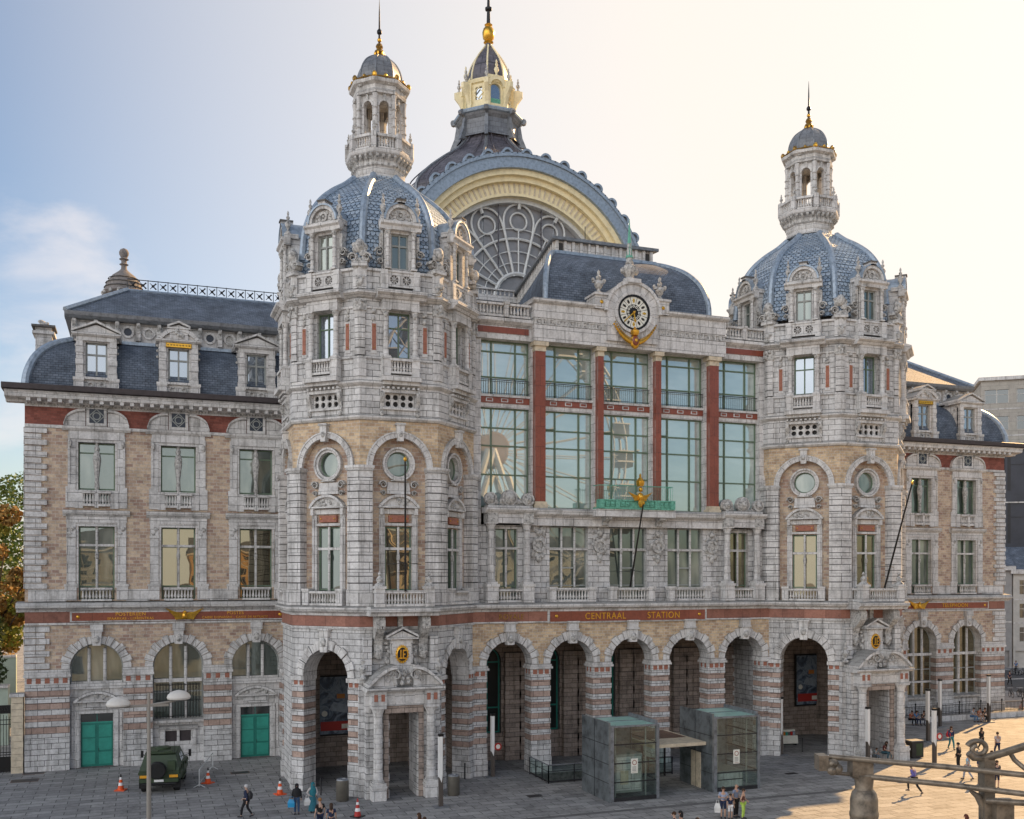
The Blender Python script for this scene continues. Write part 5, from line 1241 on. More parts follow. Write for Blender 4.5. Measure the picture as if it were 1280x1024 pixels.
    r_.box(fa-.4*left+.01, fb+.4*(not left)-.01, 2.2, 13, 30.72, 31.15, 'lead')
    a0, a1 = F0-sg_*.35, O; t0 = F0+sg_*3.6
    r_.use('slate')
    r_.face([(a0, 1.4, 31.15), (a1, 1.4, 31.15), (a1, 6.0, 34.1), (t0, 6.0, 34.1)], uv=[(a0, 0), (a1, 0), (a1, 5), (t0, 5)]); r_.face([(a0, 1.4, 31.15), (a0, 13, 31.15), (t0, 9, 34.1), (t0, 6, 34.1)], uv=[(0, 0), (12, 0), (9, 5), (5, 5)])
    r_.face([(t0, 6.0, 34.1), (a1, 6.0, 34.1), (a1, 9.0, 34.1), (t0, 9, 34.1)]); r_.tube([(a0, 1.4, 31.2), (t0, 6.0, 34.15)], .2, 6, 'zinc'); r_.tube([(t0, 6.0, 34.12), (a1, 6.0, 34.12)], .13, 6, 'zinc')
    put('wing_roof', r_.mesh('wing_roof')); put('wing_wall', q.mesh('wing_wall'))
    if left:
        n = 19; s1 = MB('dark_metal'); s1.at(0, WY)
        for z_ in (34.2, 34.95): s1.tube([(t0, 6.0, z_), (a1, 6.0, z_)], .035, 5)
        for i in range(n+1): x = t0+(a1-t0)*i/n; s1.tube([(x, 6, 34.1), (x, 6, 35.0)], .03, 5)
        for i in range(n):
            x = t0+(a1-t0)*(i+.5)/n
            for d_ in (-1, 1): s1.tube([(x-.22, 6, 34.57-d_*.22), (x+.22, 6, 34.57+d_*.22)], [.02, .06], 5)
            s1.ball((x, 5.95, 34.57), .11, 6, 4)
        put('roof_cresting', s1.mesh('roof_cresting'))
    return
wing(-7.15, 12.5, [-2.75, 2.5, 7.75], True, ['door', 'grille', 'door'])
wing(53.0, 77.4, [56.8, 62.2, 67.45, 72.8], False, ['tall']*4)
# domed turret and chimneys on the left roof
tx_, tz_ = on_plane(155, 365, WY+9)
q = MB('stone_smooth'); q.lathe([(1.5, 31.5), (1.5, 34.3), (1.4, 34.4), (1.6, 34.6), (1.4, 34.9), (1.25, 35.4), (.9, 35.9), (.4, 36.3), (.22, 36.5), (.2, 36.75), (.34, 36.85), (.2, 36.95), (.2, 37.15), (.36, 37.25), (.22, 37.35), (.34, 37.6), (.36, 37.8), (.26, 38.0), (.05, 38.1)], (tx_, WY+9), 14, 'stone_brown')
for a in range(14): q.ball((tx_+1.5*math.cos(a*PI/7), WY+9+1.5*math.sin(a*PI/7), 34.55), .15, 6, 4, 1.2, 'stone_carved')
for z_, r_ in ((34.95, 1.42), (35.3, 1.31), (35.65, 1.12)): q.lathe([(r_, z_), (r_+.05, z_+.03), (r_-.04, z_+.09)], (tx_, WY+9), 14, 'stone_dark', cap=False)
put('roof_turret', q.mesh('roof_turret'))
cx_, cz_ = on_plane(56, 440, WY+9)
q = MB('stone_smooth'); q.cbox(cx_, 1.1, WY+8, WY+9.6, 25, cz_+1.6, 'stone_smooth'); q.cbox(cx_, 1.5, WY+7.8, WY+9.8, cz_+1.1, cz_+1.3, 'stone_trim'); q.cbox(cx_, 1.6, WY+7.7, WY+9.9, cz_+1.6, cz_+1.75, 'stone_dark'); lumps(q, cx_-.5, cx_+.5, WY+7.9, cz_+1.7, cz_+2.1, 5, .2); put('chimney', q.mesh('chimney'))
# signs on the wings
def wing_sign(x0, x1, texts, eagle):
    q = MB('red_granite'); q.box(x0, x1, WY-.2, WY-.06, 9.9, 10.6, 'stone_trim'); q.box(x0+.12, x1-.12, WY-.225, WY-.2, 9.98, 10.52, 'red_granite')
    for x in (x0+.5, x1-.5): q.ball((x, WY-.24, 10.25), .12, 8, 6, 1, 'gold', .5)
    put('sign', q.mesh('sign'))
    for x, z, t, s_ in texts: lettering('lettering', t, s_, (x-31.6, WY-.24, z), 'gold', station)
    q = MB('gold'); q.ball((eagle, WY-.35, 10.25), .2, 8, 6, 1.3); wings(q, eagle, WY-.33, 10.2, 1.15, .12); q.ball((eagle, WY-.4, 10.5), .12, 6, 5); put('gilded_eagle', q.mesh('gilded_eagle'))
wing_sign(-4.4, 9.9, [(-.6, 10.4, 'POSTERIJEN', .34), (-.6, 10.1, 'SPAARKAS - LIJFRENTKAS', .24), (6.3, 10.4, 'POSTES', .32), (6.3, 10.1, "CAISSE D'EPARGNE - CAISSE DE RETRAITE", .22)], 2.9)
wing_sign(65.4, 75.3, [(71.2, 10.25, 'TELEPHOON', .5)], 66.9)
# flagpoles
def flagpole(a, b, x):
    q = MB('black_metal'); q.tube([a, b], [.07, .05], 8); q.ball(b, .1, 6, 5, 1.5, 'gold'); d_ = [b[i]-a[i] for i in range(3)]; m = [a[i]+d_[i]*.22 for i in range(3)]
    for s_ in (-1, 1): q.tube([m, (a[0]+s_*1.0, a[1]+.2, m[2]-.1)], .02, 5, 'dark_metal')
    put('flagpole', q.mesh('flagpole'))
flagpole((14.5, -4.7, 12.1), (14.25, -5.6, 19.7), 0); flagpole((31.5, .0, 12.1), (31.6, -1.8, 17.9), 0); flagpole((48.9, -4.9, 12.1), (48.9, -7.6, 19.3), 0)
# ================================================================ GROUND AND SURROUNDINGS
masonry('paving', (.34, .34, .335), (.23, .23, .23), (.07, .07, .07), 1.3, .7, .022, .01, rough=.75, stain=.42, streak=False, coord='POS', spec=.35, spread=.2)
plain('asphalt', (.07, .07, .072), .85, 0, .25, 2, .004); plain('paving_dark', (.12, .12, .12), .7, 0, .25, 2)
plain('rust_plate', (.16, .10, .07), .7, 0, .3, 4)
HX0, HX1, HY0, HY1 = 24.2, 32.0, -3.5, -.55
g = MB('paving'); B = 900
def sheet(x0, x1, y0, y1, z=0): g.face([(x0, y0, z), (x1, y0, z), (x1, y1, z), (x0, y1, z)])
sheet(-B, HX0, -B, B); sheet(HX1, B, -B, B); sheet(HX0, HX1, -B, HY0); sheet(HX0, HX1, HY1, B)
structure(g.build('pavement'))
g = MB('asphalt'); g.box(92, 240, 22, 34, -.1, .004); g.box(100, 112, 34, 400, -.1, .004); structure(g.build('road'))
g = MB('stone_smooth'); g.box(91.5, 240, 34.02, 34.3, 0, .13); g.box(91.5, 240, 21.7, 21.98, 0, .13); structure(g.build('kerb'))
# slab bands and iron covers set in the plaza
g = MB('paving_dark')
for (x0, x1, y0, y1) in ((-30, 60, -11.9, -11.5),): g.face([(x0, y0, .004), (x1, y0, .004), (x1, y1, .004), (x0, y1, .004)])
structure(g.build('paving_band'))
def cover(px, py, w_, d_, mat, lab):
    x, y = ground_at(px, py); q = MB(mat); q.box(-w_/2, w_/2, -d_/2, d_/2, 0, .012, mat)
    q.box(-w_/2+.05, w_/2-.05, -d_/2+.05, d_/2-.05, .012, .016, 'dark_metal'); o = q.build('drain_cover', None, (x, y, 0)); tag(o, lab, 'drain cover', 'covers set in the plaza paving')
cover(31, 976, 1.6, 1.0, 'rust_plate', 'brown iron cover in the paving, the nearer of the two by the iron gate'); cover(42, 967, 1.3, .7, 'rust_plate', 'brown iron cover in the paving, the farther of the two by the iron gate')
cover(300, 966, 1.2, .8, 'rust_plate', 'brown iron cover in the paving between the crowd barrier and the second green door'); cover(668, 995, .9, .6, 'dark_metal', 'small dark drain cover in front of the glass stair railing'); cover(989, 967, .8, .5, 'dark_metal', 'small dark drain cover on the open paving right of the glass lifts')
# stairwell going down
st = empty('stairwell', (HX0, HY0, 0)); tag(st, 'sunken stair opening in the paving between the glass lifts and the arcade piers', 'stairs')
q = MB('stone_dark'); L_, W_ = HX1-HX0, HY1-HY0
q.face([(0, 0, 0), (0, W_, 0), (0, W_, -4), (0, 0, -4)]); q.face([(L_, 0, 0), (L_, 0, -4), (L_, W_, -4), (L_, W_, 0)]); q.face([(0, 0, 0), (0, 0, -4), (L_, 0, -4), (L_, 0, 0)]); q.face([(0, W_, 0), (L_, W_, 0), (L_, W_, -4), (0, W_, -4)]); q.face([(0, 0, -4), (0, W_, -4), (L_, W_, -4), (L_, 0, -4)])
q.build('stair_wall', st); q = MB('stone_smooth')
for i in range(20): q.box(.2+i*.32, L_, .1, W_-.1, -3.99, -.17-(19-i)*.0-i*0.0-3.4+i*.17 if False else -3.9+i*.18, 'stone_smooth')
q.build('steps', st); q = MB('cream_stone'); q.tube([(.6, W_-.15, -2.6), (6.6, W_-.15, .8)], .05, 6, 'cream_stone'); q.build('handrail', st)
gr = empty('glass_railing', (HX0, HY0, 0)); tag(gr, 'low glass and grey steel railing around the stair opening beside the lifts', 'railing')
def rail_run(a, b, n):
    q = MB('dark_metal'); q.tube([(a[0], a[1], 1.15), (b[0], b[1], 1.15)], .035, 8, 'lead'); q.tube([(a[0], a[1], .12), (b[0], b[1], .12)], .05, 6, 'dark_metal'); q.tube([(a[0], a[1], .75), (b[0], b[1], .75)], .02, 6)
    for i in range(n+1):
        x, y = a[0]+(b[0]-a[0])*i/n, a[1]+(b[1]-a[1])*i/n; q.box(x-.03, x+.03, y-.03, y+.03, 0, 1.15, 'dark_metal')
    q.build('rail_frame', gr); p_ = MB('rail_glass'); p_.face([(a[0], a[1], .15), (b[0], b[1], .15), (b[0], b[1], 1.1), (a[0], a[1], 1.1)]); p_.build('glass_panel', gr)
rail_run((-.25, -.15), (1.15*L_*.95, -.15), 5); rail_run((-.25, -.15), (-.25, W_+.1), 3)
# lifts
plain('lift_panel', (.15, .17, .18), .32, .3, .45, 1.6, .002, .6); plain('post_brown', (.10, .085, .075), .5, .2, .15)
def lift(x0, x1, y0, y1, h, lab, cab_z, door_left):
    t = empty('glass_lift', (x0, y0, 0)); tag(t, lab, 'glass lift', 'glass lift shafts in front of the arcade')
    w_, d_ = x1-x0, y1-y0
    q = MB('lift_panel'); q.box(-.12, .0, -.1, d_, 0, h+.22, 'lift_panel'); q.box(.0, .22, -.1, .12, 0, h, 'lead'); q.box(w_-.12, w_+.06, -.1, .12, 0, h, 'lead'); q.box(w_-.1, w_+.06, .12, d_, h-.1, h+.2, 'lead'); q.box(.22, w_-.12, -.09, .1, 0, .22, 'dark_metal'); q.box(.22, w_-.12, -.06, .04, h-.1, h, 'lead')
    for k in range(1, 4):
        for j in range(3): q.ball((-.125, .4+j*d_/3, h*k/4), .02, 5, 3, 1, 'dark_metal')
    q.box(w_+.0, w_+.06, d_-.2, d_, 0, h, 'lead'); q.box(.0, w_, d_-.12, d_, 0, h, 'lead')
    for k in range(1, 4): q.box(-.135, -.12, -.1, d_, h*k/4-.015, h*k/4+.015, 'dark_metal')
    q.box(-.135, -.12, d_*.5-.015, d_*.5+.015, 0, h+.2, 'dark_metal')
    q.build('steel_frame', t)
    q = MB('dark_metal')
    for k in range(1, 4): q.box(.22, w_-.12, -.05, .02, h*k/4-.03, h*k/4+.03, 'dark_metal'); q.box(w_-.02, w_+.03, .12, d_-.2, h*k/4-.03, h*k/4+.03, 'dark_metal')
    for x in (.35, .5): q.box(x, x+.07, .35, .42, 0, h, 'window_grey')
    q.box(w_-.55, w_-.48, .5, .57, 0, h, 'window_grey'); q.build('guide_rail', t)
    q = MB('lift_glass'); q.face([(.22, -.03, .2), (w_-.12, -.03, .2), (w_-.12, -.03, h), (.22, -.03, h)]); q.face([(w_+.01, .12, .1), (w_+.01, d_-.2, .1), (w_+.01, d_-.2, h), (w_+.01, .12, h)]); q.build('glass_wall', t)
    q = MB('frost_glass'); q.box(.0, w_-.1, .02, d_-.1, h-.06, h-.02); q.box(.0, w_-.1, d_*.5-.02, d_*.5+.02, h-.02, h+.02, 'lead')
    q.build('glass_roof', t)
    q = MB('window_grey'); q.box(.65, w_-.65, .7, d_-.5, cab_z, cab_z+2.25, 'window_grey'); q.box(.75, w_-.75, .66, .7, cab_z+.15, cab_z+2.1, 'stone_trim'); q.box(.66, w_-.66, .64, .71, cab_z+1.7, cab_z+1.75, 'dark_metal'); q.box(1.0, 1.5, .6, .66, cab_z+.5, cab_z+1.3, 'cream_stone'); q.build('lift_car', t)
    q = MB('white_face'); q.box(w_*.5-.22, w_*.5+.22, -.06, -.04, h*.36, h*.36+.85, 'white_face'); q.use('red_square'); q.ring(w_*.5, h*.36+.62, .11, .15, -.07, -.06, 0, 2*PI, 14); q.box(w_*.5-.14, w_*.5+.14, -.066, -.06, h*.36+.06, h*.36+.08)
    for k in range(4): q.box(w_*.5-.14, w_*.5+.12, -.066, -.06, h*.36+.15+k*.07, h*.36+.17+k*.07, 'dark_metal')
    q.build('notice', t)
    if door_left:
        q = MB('cream_stone'); q.box(-.16, -.12, 1.2, 2.3, .02, 2.2, 'cream_stone'); q.box(-.17, -.16, 1.74, 1.76, .02, 2.2, 'dark_metal'); q.build('door', t)
lift(25.3, 28.4, -9.6, -6.0, 4.35, 'left glass lift shaft with frosted green roof, its grey car standing at the bottom', .3, False)
lift(32.3, 35.5, -9.35, -5.6, 4.5, 'right glass lift shaft with frosted green roof and a cream side door', -1.2, True)
cn = empty('canopy', (28.5, -6.2, 0)); tag(cn, 'low flat canopy with brown worn top joining the two glass lifts', 'canopy')
q = MB('cream_stone'); q.box(0, 3.65, -2.6, 2.5, 2.75, 2.95, 'cream_stone'); q.build('roof_slab', cn); q = MB('rust_plate'); q.box(.2, 3.4, -.6, 2.3, 2.95, 2.97, 'rust_plate'); q.build('roof_deck', cn)

for x in (.1, 1.8, 3.45): q = MB('dark_metal'); q.box(x, x+.1, 2.2, 2.3, 0, 2.75); q.build('post', cn)
q = MB('lift_glass'); q.face([(.2, 2.3, .1), (3.5, 2.3, .1), (3.5, 2.3, 2.2), (.2, 2.3, 2.2)]); q.build('glass_panel', cn)
# posters inside the towers
def poster(x, y, z0, w_, h, rz, lab):
    t = empty('advertising_board', (x, y, z0), rz); tag(t, lab, 'advert board'); q = MB('black_metal')
    q.box(-w_/2-.12, w_/2+.12, 0, .12, -.12, h+.12, 'black_metal'); q.build('frame', t)
    m, nt, b = newmat('poster_%d' % int(x)); n = ramp(nt, [(.3, (.02, .03, .05)), (.45, (.08, .12, .18)), (.55, (.25, .32, .4)), (.7, (.05, .06, .08))])
    gq = node(nt, 'ShaderNodeTexCoord'); link(nt, noise(nt, 1.1, 5, .6, gq.outputs['Object'], 1.5), n.inputs[0]); link(nt, n.outputs[0], b.inputs['Base Color']); b.inputs['Roughness'].default_value = .3
    q = MB('poster_%d' % int(x)); q.box(-w_/2, w_/2, -.02, 0, 0, h)
    q.box(-w_/2+.1, w_/2-.1, -.03, -.02, h*.06, h*.22, 'poster_red'); q.box(w_*.2, w_/2-.15, -.04, -.03, h*.09, h*.17, 'white_face'); q.lathe([(.01, 0), (.01, 0)], (0, 0), 3, cap=False) if False else None
    q.prism([(-w_*.33+.2*math.cos(i*PI/8), h*.36+.2*math.sin(i*PI/8)) for i in range(16)], -.04, -.02, 'white_face'); q.box(w_*.05, w_*.3, -.03, -.02, h*.62, h*.7, 'poster_orange')
    q.prism([(-w_*.2, h*.42), (w_*.35, h*.36), (w_*.4, h*.5), (-w_*.05, h*.56)], -.03, -.02, 'zinc'); q.build('poster', t)
plain('poster_red', (.45, .035, .03), .4, 0, .05); plain('poster_orange', (.5, .2, .04), .4, 0, .05)
poster(51.2, 6.8, 2.5, 2.1, 4.0, 0, 'dark advert board with a red strip on the inner wall beyond the right tower arch')
poster(12.5, 6.8, 2.2, 2.2, 3.9, 0, 'dark advert board with a red strip on the inner wall beyond the left tower arch')
# white stands with leaflets
def stand(x, y, rz, lab):
    t = empty('leaflet_stand', (x, y, 0), rz); tag(t, lab, 'leaflet stand', 'white leaflet stands in the tower passages')
    q = MB('white_face'); q.box(-.8, .8, -.3, .3, .15, .75, taper=.03); q.box(-.75, .75, .15, .3, .75, 1.15); q.box(-.7, -.6, -.25, .25, 0, .15, 'dark_metal'); q.box(.6, .7, -.25, .25, 0, .15, 'dark_metal'); q.build('body', t)
    q = MB('poster_red'); g_ = random.Random(4)
    for i in range(7): q.use(('poster_red', 'zinc', 'poster_orange', 'teal_paint', 'stone_dark')[i % 5]); q.box(-.7+i*.2, -.55+i*.2, -.06, .1, .75, .98+g_.uniform(0, .1))
    q.build('leaflets', t)
stand(14.1, .6, R(80), 'white leaflet stand inside the left tower doorway'); stand(46.6, 3.2, R(-10), 'white leaflet stand with coloured leaflets inside the right tower arch')
# ================================================================ STREET FURNITURE
def light_column(px, py, h, lab, sign=False):
    x, y = ground_at(px, py); t = empty('light_column', (x, y, 0)); tag(t, lab, 'light column', 'slim light columns on the plaza')
    q = MB('dark_metal'); q.box(-.42, .42, -.3, .3, 0, .07, 'lead'); q.box(-.11, .11, -.11, .11, .07, h*.42, 'post_brown'); q.prism([(.02, h*.42), (.11, h*.42), (.11, h), (.08, h)], -.11, .11, 'post_brown'); q.box(-.135, .135, -.135, .135, h-.12, h+.02, 'black_metal'); q.build('post', t)
    q = MB('lamp_tube'); q.prism([(-.13, h*.42), (.02, h*.34), (.08, h*.45), (.08, h-.12), (-.13, h-.12)], -.125, .125, 'lamp_tube'); q.build('light_panel', t)
    if sign: q = MB('poster_red'); q.ring(.3, 2.0, .15, .24, -.18, -.14, 0, 2*PI, 16); q.use('white_face'); q.prism([(.3+.16*math.cos(i*PI/8), 2.0+.16*math.sin(i*PI/8)) for i in range(16)], -.17, -.15); q.build('round_sign', t)
plain('lamp_tube', (.80, .80, .78), .35, 0, .04, 1, 0, .5)
for px, py, h, lab, s_ in ((551, 1009, 4.1, 'slim column light with white panel in front of the left tower portal', False), (616, 972, 4.1, 'slim column light with a small round red sign, in front of the first arcade pier', True),
    (976, 944, 4.2, 'slim column light before the right tower arch', False), (1085, 957, 4.0, 'slim column light directly before the right tower doorway', False), (1160, 927, 4.1, 'slim column light just right of the green topped bin by the right portal', False),
    (1168, 957, 3.9, 'slim column light with a round red sign on the sunlit paving', True), (1175, 909, 4.1, 'slim column light near the fence left of the right wing windows', False), (1236, 903, 4.2, 'slim column light beside the sitting trio, farthest right', False)):
    light_column(px, py, h, lab, s_)
def litter_bin(px, py, w_, h, lab, sq=False):
    x, y = ground_at(px, py); t = empty('litter_bin', (x, y, 0)); tag(t, lab, 'litter bin'); q = MB('lead')
    if sq: q.box(-w_, w_, -w_*.7, w_*.7, .05, h, 'dark_metal'); q.box(-w_*.3, w_*.8, -w_*.7-.01, -w_*.7, .2, h-.15, 'army_green')
    else: q.lathe([(w_*.9, 0), (w_, .05), (w_, h-.08), (w_*.97, h)], (0, 0), 18, 'bin_brown')
    q.build('body', t); q = MB('black_metal'); q.box(-w_-.03, w_+.03, -w_*.7-.03, w_*.7+.03, h, h+.06, 'lead') if sq else q.ring(0, 0, .1, .2, 0, .1)
    if not sq: q = MB('black_metal'); q.lathe([(w_*.97, h), (w_*.9, h+.07), (w_*.55, h+.09), (w_*.5, h+.02), (.02, h-.02)], (0, 0), 18, 'lead')
    q.build('lid', t)
plain('bin_brown', (.13, .12, .10), .5, .2, .1)
litter_bin(428, 1001, .37, 1.2, 'round brown litter bin left of the left tower portal'); litter_bin(567, 994, .36, 1.15, 'round brown litter bin right of the left tower portal'); litter_bin(1143, 947, .5, 1.2, 'square dark litter bin with green panel right of the right tower doorway', True); litter_bin(1046, 948, .35, 1.05, 'short dark rounded litter bin at the foot of the pier left of the right portal')
for px, py, lab in ((401, 994, 'thin dark bollard beneath the left tower arch'), (581, 974, 'thin dark bollard between the left tower and the arcade'), (354, 957, 'thick brown bollard at the left side of the left tower'), (1003, 940, 'thin grey bollard inside the right tower arch')):
    x, y = ground_at(px, py); q = MB('dark_metal'); q.lathe([(.07, 0), (.05, .04), (.045, .95), (.05, 1.0), (.02, 1.03)], (0, 0), 10, 'bin_brown' if 'brown' in lab else 'dark_metal'); o = q.build('bollard', None, (x, y, 0)); tag(o, lab, 'bollard', 'bollards around the towers')
    if 'thick' in lab: o.scale = (3, 3, 1.3)
plain('cone_orange', (.75, .10, .02), .5, 0, .05); plain('cone_white', (.8, .8, .8), .4, 0, .03)
for px, py, lab, rd in ((151, 988, 'orange traffic cone with white bands left of the green army vehicle', 0), (260, 979, 'orange traffic cone beside the grey crowd barrier', 0), (350, 993, 'orange traffic cone standing alone before the left tower arch', 0), (447, 1021, 'dark red and white cone on a black base before the left portal column', 1)):
    x, y = ground_at(px, py); t = empty('traffic_cone', (x, y, 0), rnd.uniform(-1, 1)); tag(t, lab, 'traffic cone', 'traffic cones on the plaza')
    m_ = 'cone_orange' if not rd else 'poster_red'; q = MB(m_); q.box(-.3, .3, -.3, .3, 0, .05, m_ if not rd else 'black_metal'); q.build('base', t)
    q = MB(m_); f_ = lambda z: .2-.165*z/.95
    for a, b, mm in ((.05, .3, m_), (.3, .48, 'cone_white'), (.48, .66, m_), (.66, .8, 'cone_white'), (.8, .98, 'black_metal' if not rd else m_)): q.lathe([(f_(a), a), (f_(b), b)], (0, 0), 14, mm, cap=(b > .9))
    q.build('cone', t)
# crowd barrier
a_, b_ = ground_at(249, 985), ground_at(266, 962)
t = empty('crowd_barrier', (a_[0], a_[1], 0), math.atan2(b_[1]-a_[1], b_[0]-a_[0])); tag(t, 'grey steel crowd barrier angled away behind a traffic cone', 'barrier'); L_ = math.dist(a_, b_)
q = MB('fan_metal'); q.tube([(0, 0, .1), (0, 0, 1.05), (.08, 0, 1.12), (L_-.08, 0, 1.12), (L_, 0, 1.05), (L_, 0, .1)], .03, 6); q.tube([(0, 0, .25), (L_, 0, .25)], .02, 6)
q.build('frame', t); q = MB('fan_metal')
for i in range(1, 13): q.tube([(L_*i/13, 0, .25), (L_*i/13, 0, 1.1)], .009, 4)
q.build('bars', t)
for x in (0.05, L_-.05): q = MB('fan_metal'); q.tube([(x, -.35, .02), (x, 0, .2), (x, .35, .02)], .025, 6); q.build('foot', t)
# double arm street lamp
x, y = ground_at(186, 1062); t = empty('street_lamp', (x, y, 0)); tag(t, 'tall grey street lamp with two shallow domed heads, before the army vehicle', 'street lamp')
q = MB('lamp_grey'); plain('lamp_grey', (.30, .28, .25), .5, .2, .08); 
q = MB('lamp_grey'); q.tube([(0, 0, 0), (0, 0, 4), (0, 0, 7.45)], [.13, .10, .07], 10); q.build('pole', t)
q = MB('lamp_grey'); q.tube([(-1.1, 0, 6.82), (0, 0, 6.85), (1.2, 0, 7.02)], .06, 8); q.box(-1.0, .9, -.05, .05, 6.78, 6.9); q.build('cross_arm', t)
for s_, z_ in ((-1, 7.0), (1, 7.22)):
    lh = MB('lamp_white'); plain('lamp_white', (.62, .60, .56), .5, 0, .06) if 'lamp_white' not in MAT else None
    lh = MB('lamp_white'); lh.lathe([(.52, z_-.12), (.55, z_-.04), (.5, z_+.1), (.32, z_+.24), (.08, z_+.3)], (s_*1.35, 0), 18); lh.use('lamp_grey'); lh.lathe([(.5, z_-.13), (.3, z_-.2), (.02, z_-.22)], (s_*1.35, 0), 18); lh.build('lamp_head', t)
# fence and low wall before the right wing
t = empty('iron_fence', (57, 9.2, 0)); tag(t, 'black iron fence on a low stone ledge before the tall windows of the right wing', 'fence')
q = MB('stone_smooth'); q.box(0, 25, -.5, .4, 0, .5); q.build('ledge', t); q = MB('black_metal'); q.box(0, 25, -.03, .03, .62, .67); q.box(0, 25, -.03, .03, 1.35, 1.4)
for i in range(150): q.box(i*.167-.012, i*.167+.012, -.012, .012, .5, 1.4)
q.build('railing_bars', t)
for i in range(11): q = MB('black_metal'); q.lathe([(.05, .5), (.04, 1.5), (.08, 1.55), (.08, 1.6), (.02, 1.7)], (i*2.5, 0), 8); q.build('post', t)
# gate and its pillar at the far left
x, y = ground_at(24, 966); t = empty('iron_gate', (x, y, 0)); tag(t, 'black wrought iron gate hung on a pale stone pillar beside the left wing', 'gate')
q = MB('cream_stone')
for i in range(12): q.cbox(-.1, .72-.02*(i % 2), -.3, .4, i*.42+.01, i*.42+.41)
q.cbox(-.1, .9, -.4, .5, 5.04, 5.25, 'stone_trim'); q.build('pillar', t)
q = MB('black_metal')
for i in range(26): q.tube([(-.6-i*.17, .05, .05), (-.6-i*.17, .05, 3.7+.2*math.sin(i*.5))], .02, 5)
for z_ in (.1, 1.2, 1.35, 3.2, 3.5): q.box(-5, -.5, .02, .08, z_, z_+.05)
q.box(-5, -.5, .03, .07, .1, 1.1); q.build('gate_leaf', t)
q = MB('black_metal'); q.box(-5, -.5, -.1, 0, 3.95, 4.5)
for i in range(14): q.ring(-.8-i*.32, 4.22, .08, .14, -.14, -.1, 0, 2*PI, 10)
q.build('overthrow', t)
# things behind the gate: terraces, hedges
plain('terrace_green', (.36, .44, .38), .6, 0, .1, 1); plain('hedge_leaf', (.035, .06, .02), .8, 0, .4, 3, .03); plain('leaf_green', (.12, .17, .03), .7, 0, .5, .5, 0); plain('leaf_yellow', (.22, .24, .04), .7, 0, .5, .5, 0); plain('leaf_orange', (.30, .18, .05), .7, 0, .5, .5, 0); plain('bark', (.08, .06, .045), .9, 0, .3, 4, .01)
q = MB('terrace_green'); q.box(-60, -9.5, 24, 25, 0, 4.4); q.box(-60, -9.5, 23.8, 25.2, 4.4, 4.6, 'stone_trim'); o = q.build('retaining_wall'); tag(o, 'pale green retaining wall with a light coping behind the iron gate', 'wall')
q = MB('terrace_green'); q.box(-60, -10, 34, 34.6, 0, 6.0); q.box(-60, -10, 33.9, 34.7, 6.0, 6.2, 'stone_trim'); o = q.build('retaining_wall'); tag(o, 'higher grey green terrace wall farther back beyond the hedge', 'wall')
def leaves(q, c, rx, ry, rz, n, s, g, mat):
    q.use(mat)
    for i in range(n):
        a = g.uniform(0, 2*PI); u = g.uniform(-1, 1); r_ = g.uniform(.25, 1)**.45; k = math.sqrt(1-u*u)
        p = Vector((c[0]+rx*r_*k*math.cos(a), c[1]+ry*r_*k*math.sin(a), c[2]+rz*r_*u)); t1 = Vector((g.uniform(-1, 1), g.uniform(-1, 1), g.uniform(-1, 1))).normalized()*s; t2 = t1.cross(Vector((g.uniform(-1, 1), g.uniform(-1, 1), g.uniform(-1, 1))).normalized())*.8
        q.face([tuple(p-t1), tuple(p+t2), tuple(p+t1), tuple(p-t2)])
def tree(x, y, h, r, mats, seed, lab, grp='trees left of the station', th=.28):
    g = random.Random(seed); t = empty('tree', (x, y, 0)); tag(t, lab, 'tree', grp)
    q = MB('bark'); q.tube([(0, 0, 0), (.15, .1, h*.3), (-.1, 0, h*.62)], [th, th*.8, th*.4], 8); 
    for i in range(7):
        a = g.uniform(0, 2*PI); z = h*g.uniform(.28, .5); q.tube([(0.1, 0, z), (math.cos(a)*r*.4, math.sin(a)*r*.4, z+h*.14), (math.cos(a)*r*.8, math.sin(a)*r*.8, z+h*.25)], [th*.4, th*.25, .05], 6)
    q.build('trunk', t); q = MB(mats[0])
    for i in range(26):
        a = g.uniform(0, 2*PI); u = g.uniform(-1, 1); k = math.sqrt(1-u*u)*g.uniform(.3, .95)
        c_ = (math.cos(a)*r*k, math.sin(a)*r*k, h*.64+u*h*.32); s_ = r*g.uniform(.24, .42); leaves(q, c_, s_, s_, s_*.8, 300, .24, g, mats[i % len(mats)])
    q.build('crown', t)
def hedge(x0, x1, y, z0, z1, seed, lab):
    g = random.Random(seed); q = MB('hedge_leaf'); n = int((x1-x0)/1.3)
    for i in range(n): leaves(q, ((i+.5)*1.3, 0, (z1-z0)/2), .95, .9, (z1-z0)*.6, 420, .16, g, 'hedge_leaf' if i % 4 else 'leaf_green')
    o = q.build('hedge', None, (x0, y, z0)); tag(o, lab, 'hedge')
hedge(-40, -9.8, 26.5, 4.4, 6.9, 3, 'dark green hedge on top of the retaining wall behind the gate'); hedge(-40, -10.5, 36, 6.0, 10.2, 5, 'far green hedge on the higher terrace wall')
tree(-12.5, 42, 20, 4.6, ['leaf_orange', 'leaf_yellow', 'leaf_orange'], 5, 'tree with orange autumn leaves at the left edge, nearest the station wall'); tree(-17, 56, 22, 7, ['leaf_green', 'leaf_yellow'], 6, 'tall yellow green tree behind the orange one'); tree(-27, 50, 21, 7, ['leaf_green', 'leaf_green', 'leaf_yellow'], 8, 'broad green tree farther left behind the terrace'); tree(-13, 75, 25, 8, ['leaf_green', 'leaf_green'], 9, 'far green tree rising highest behind the left trees')
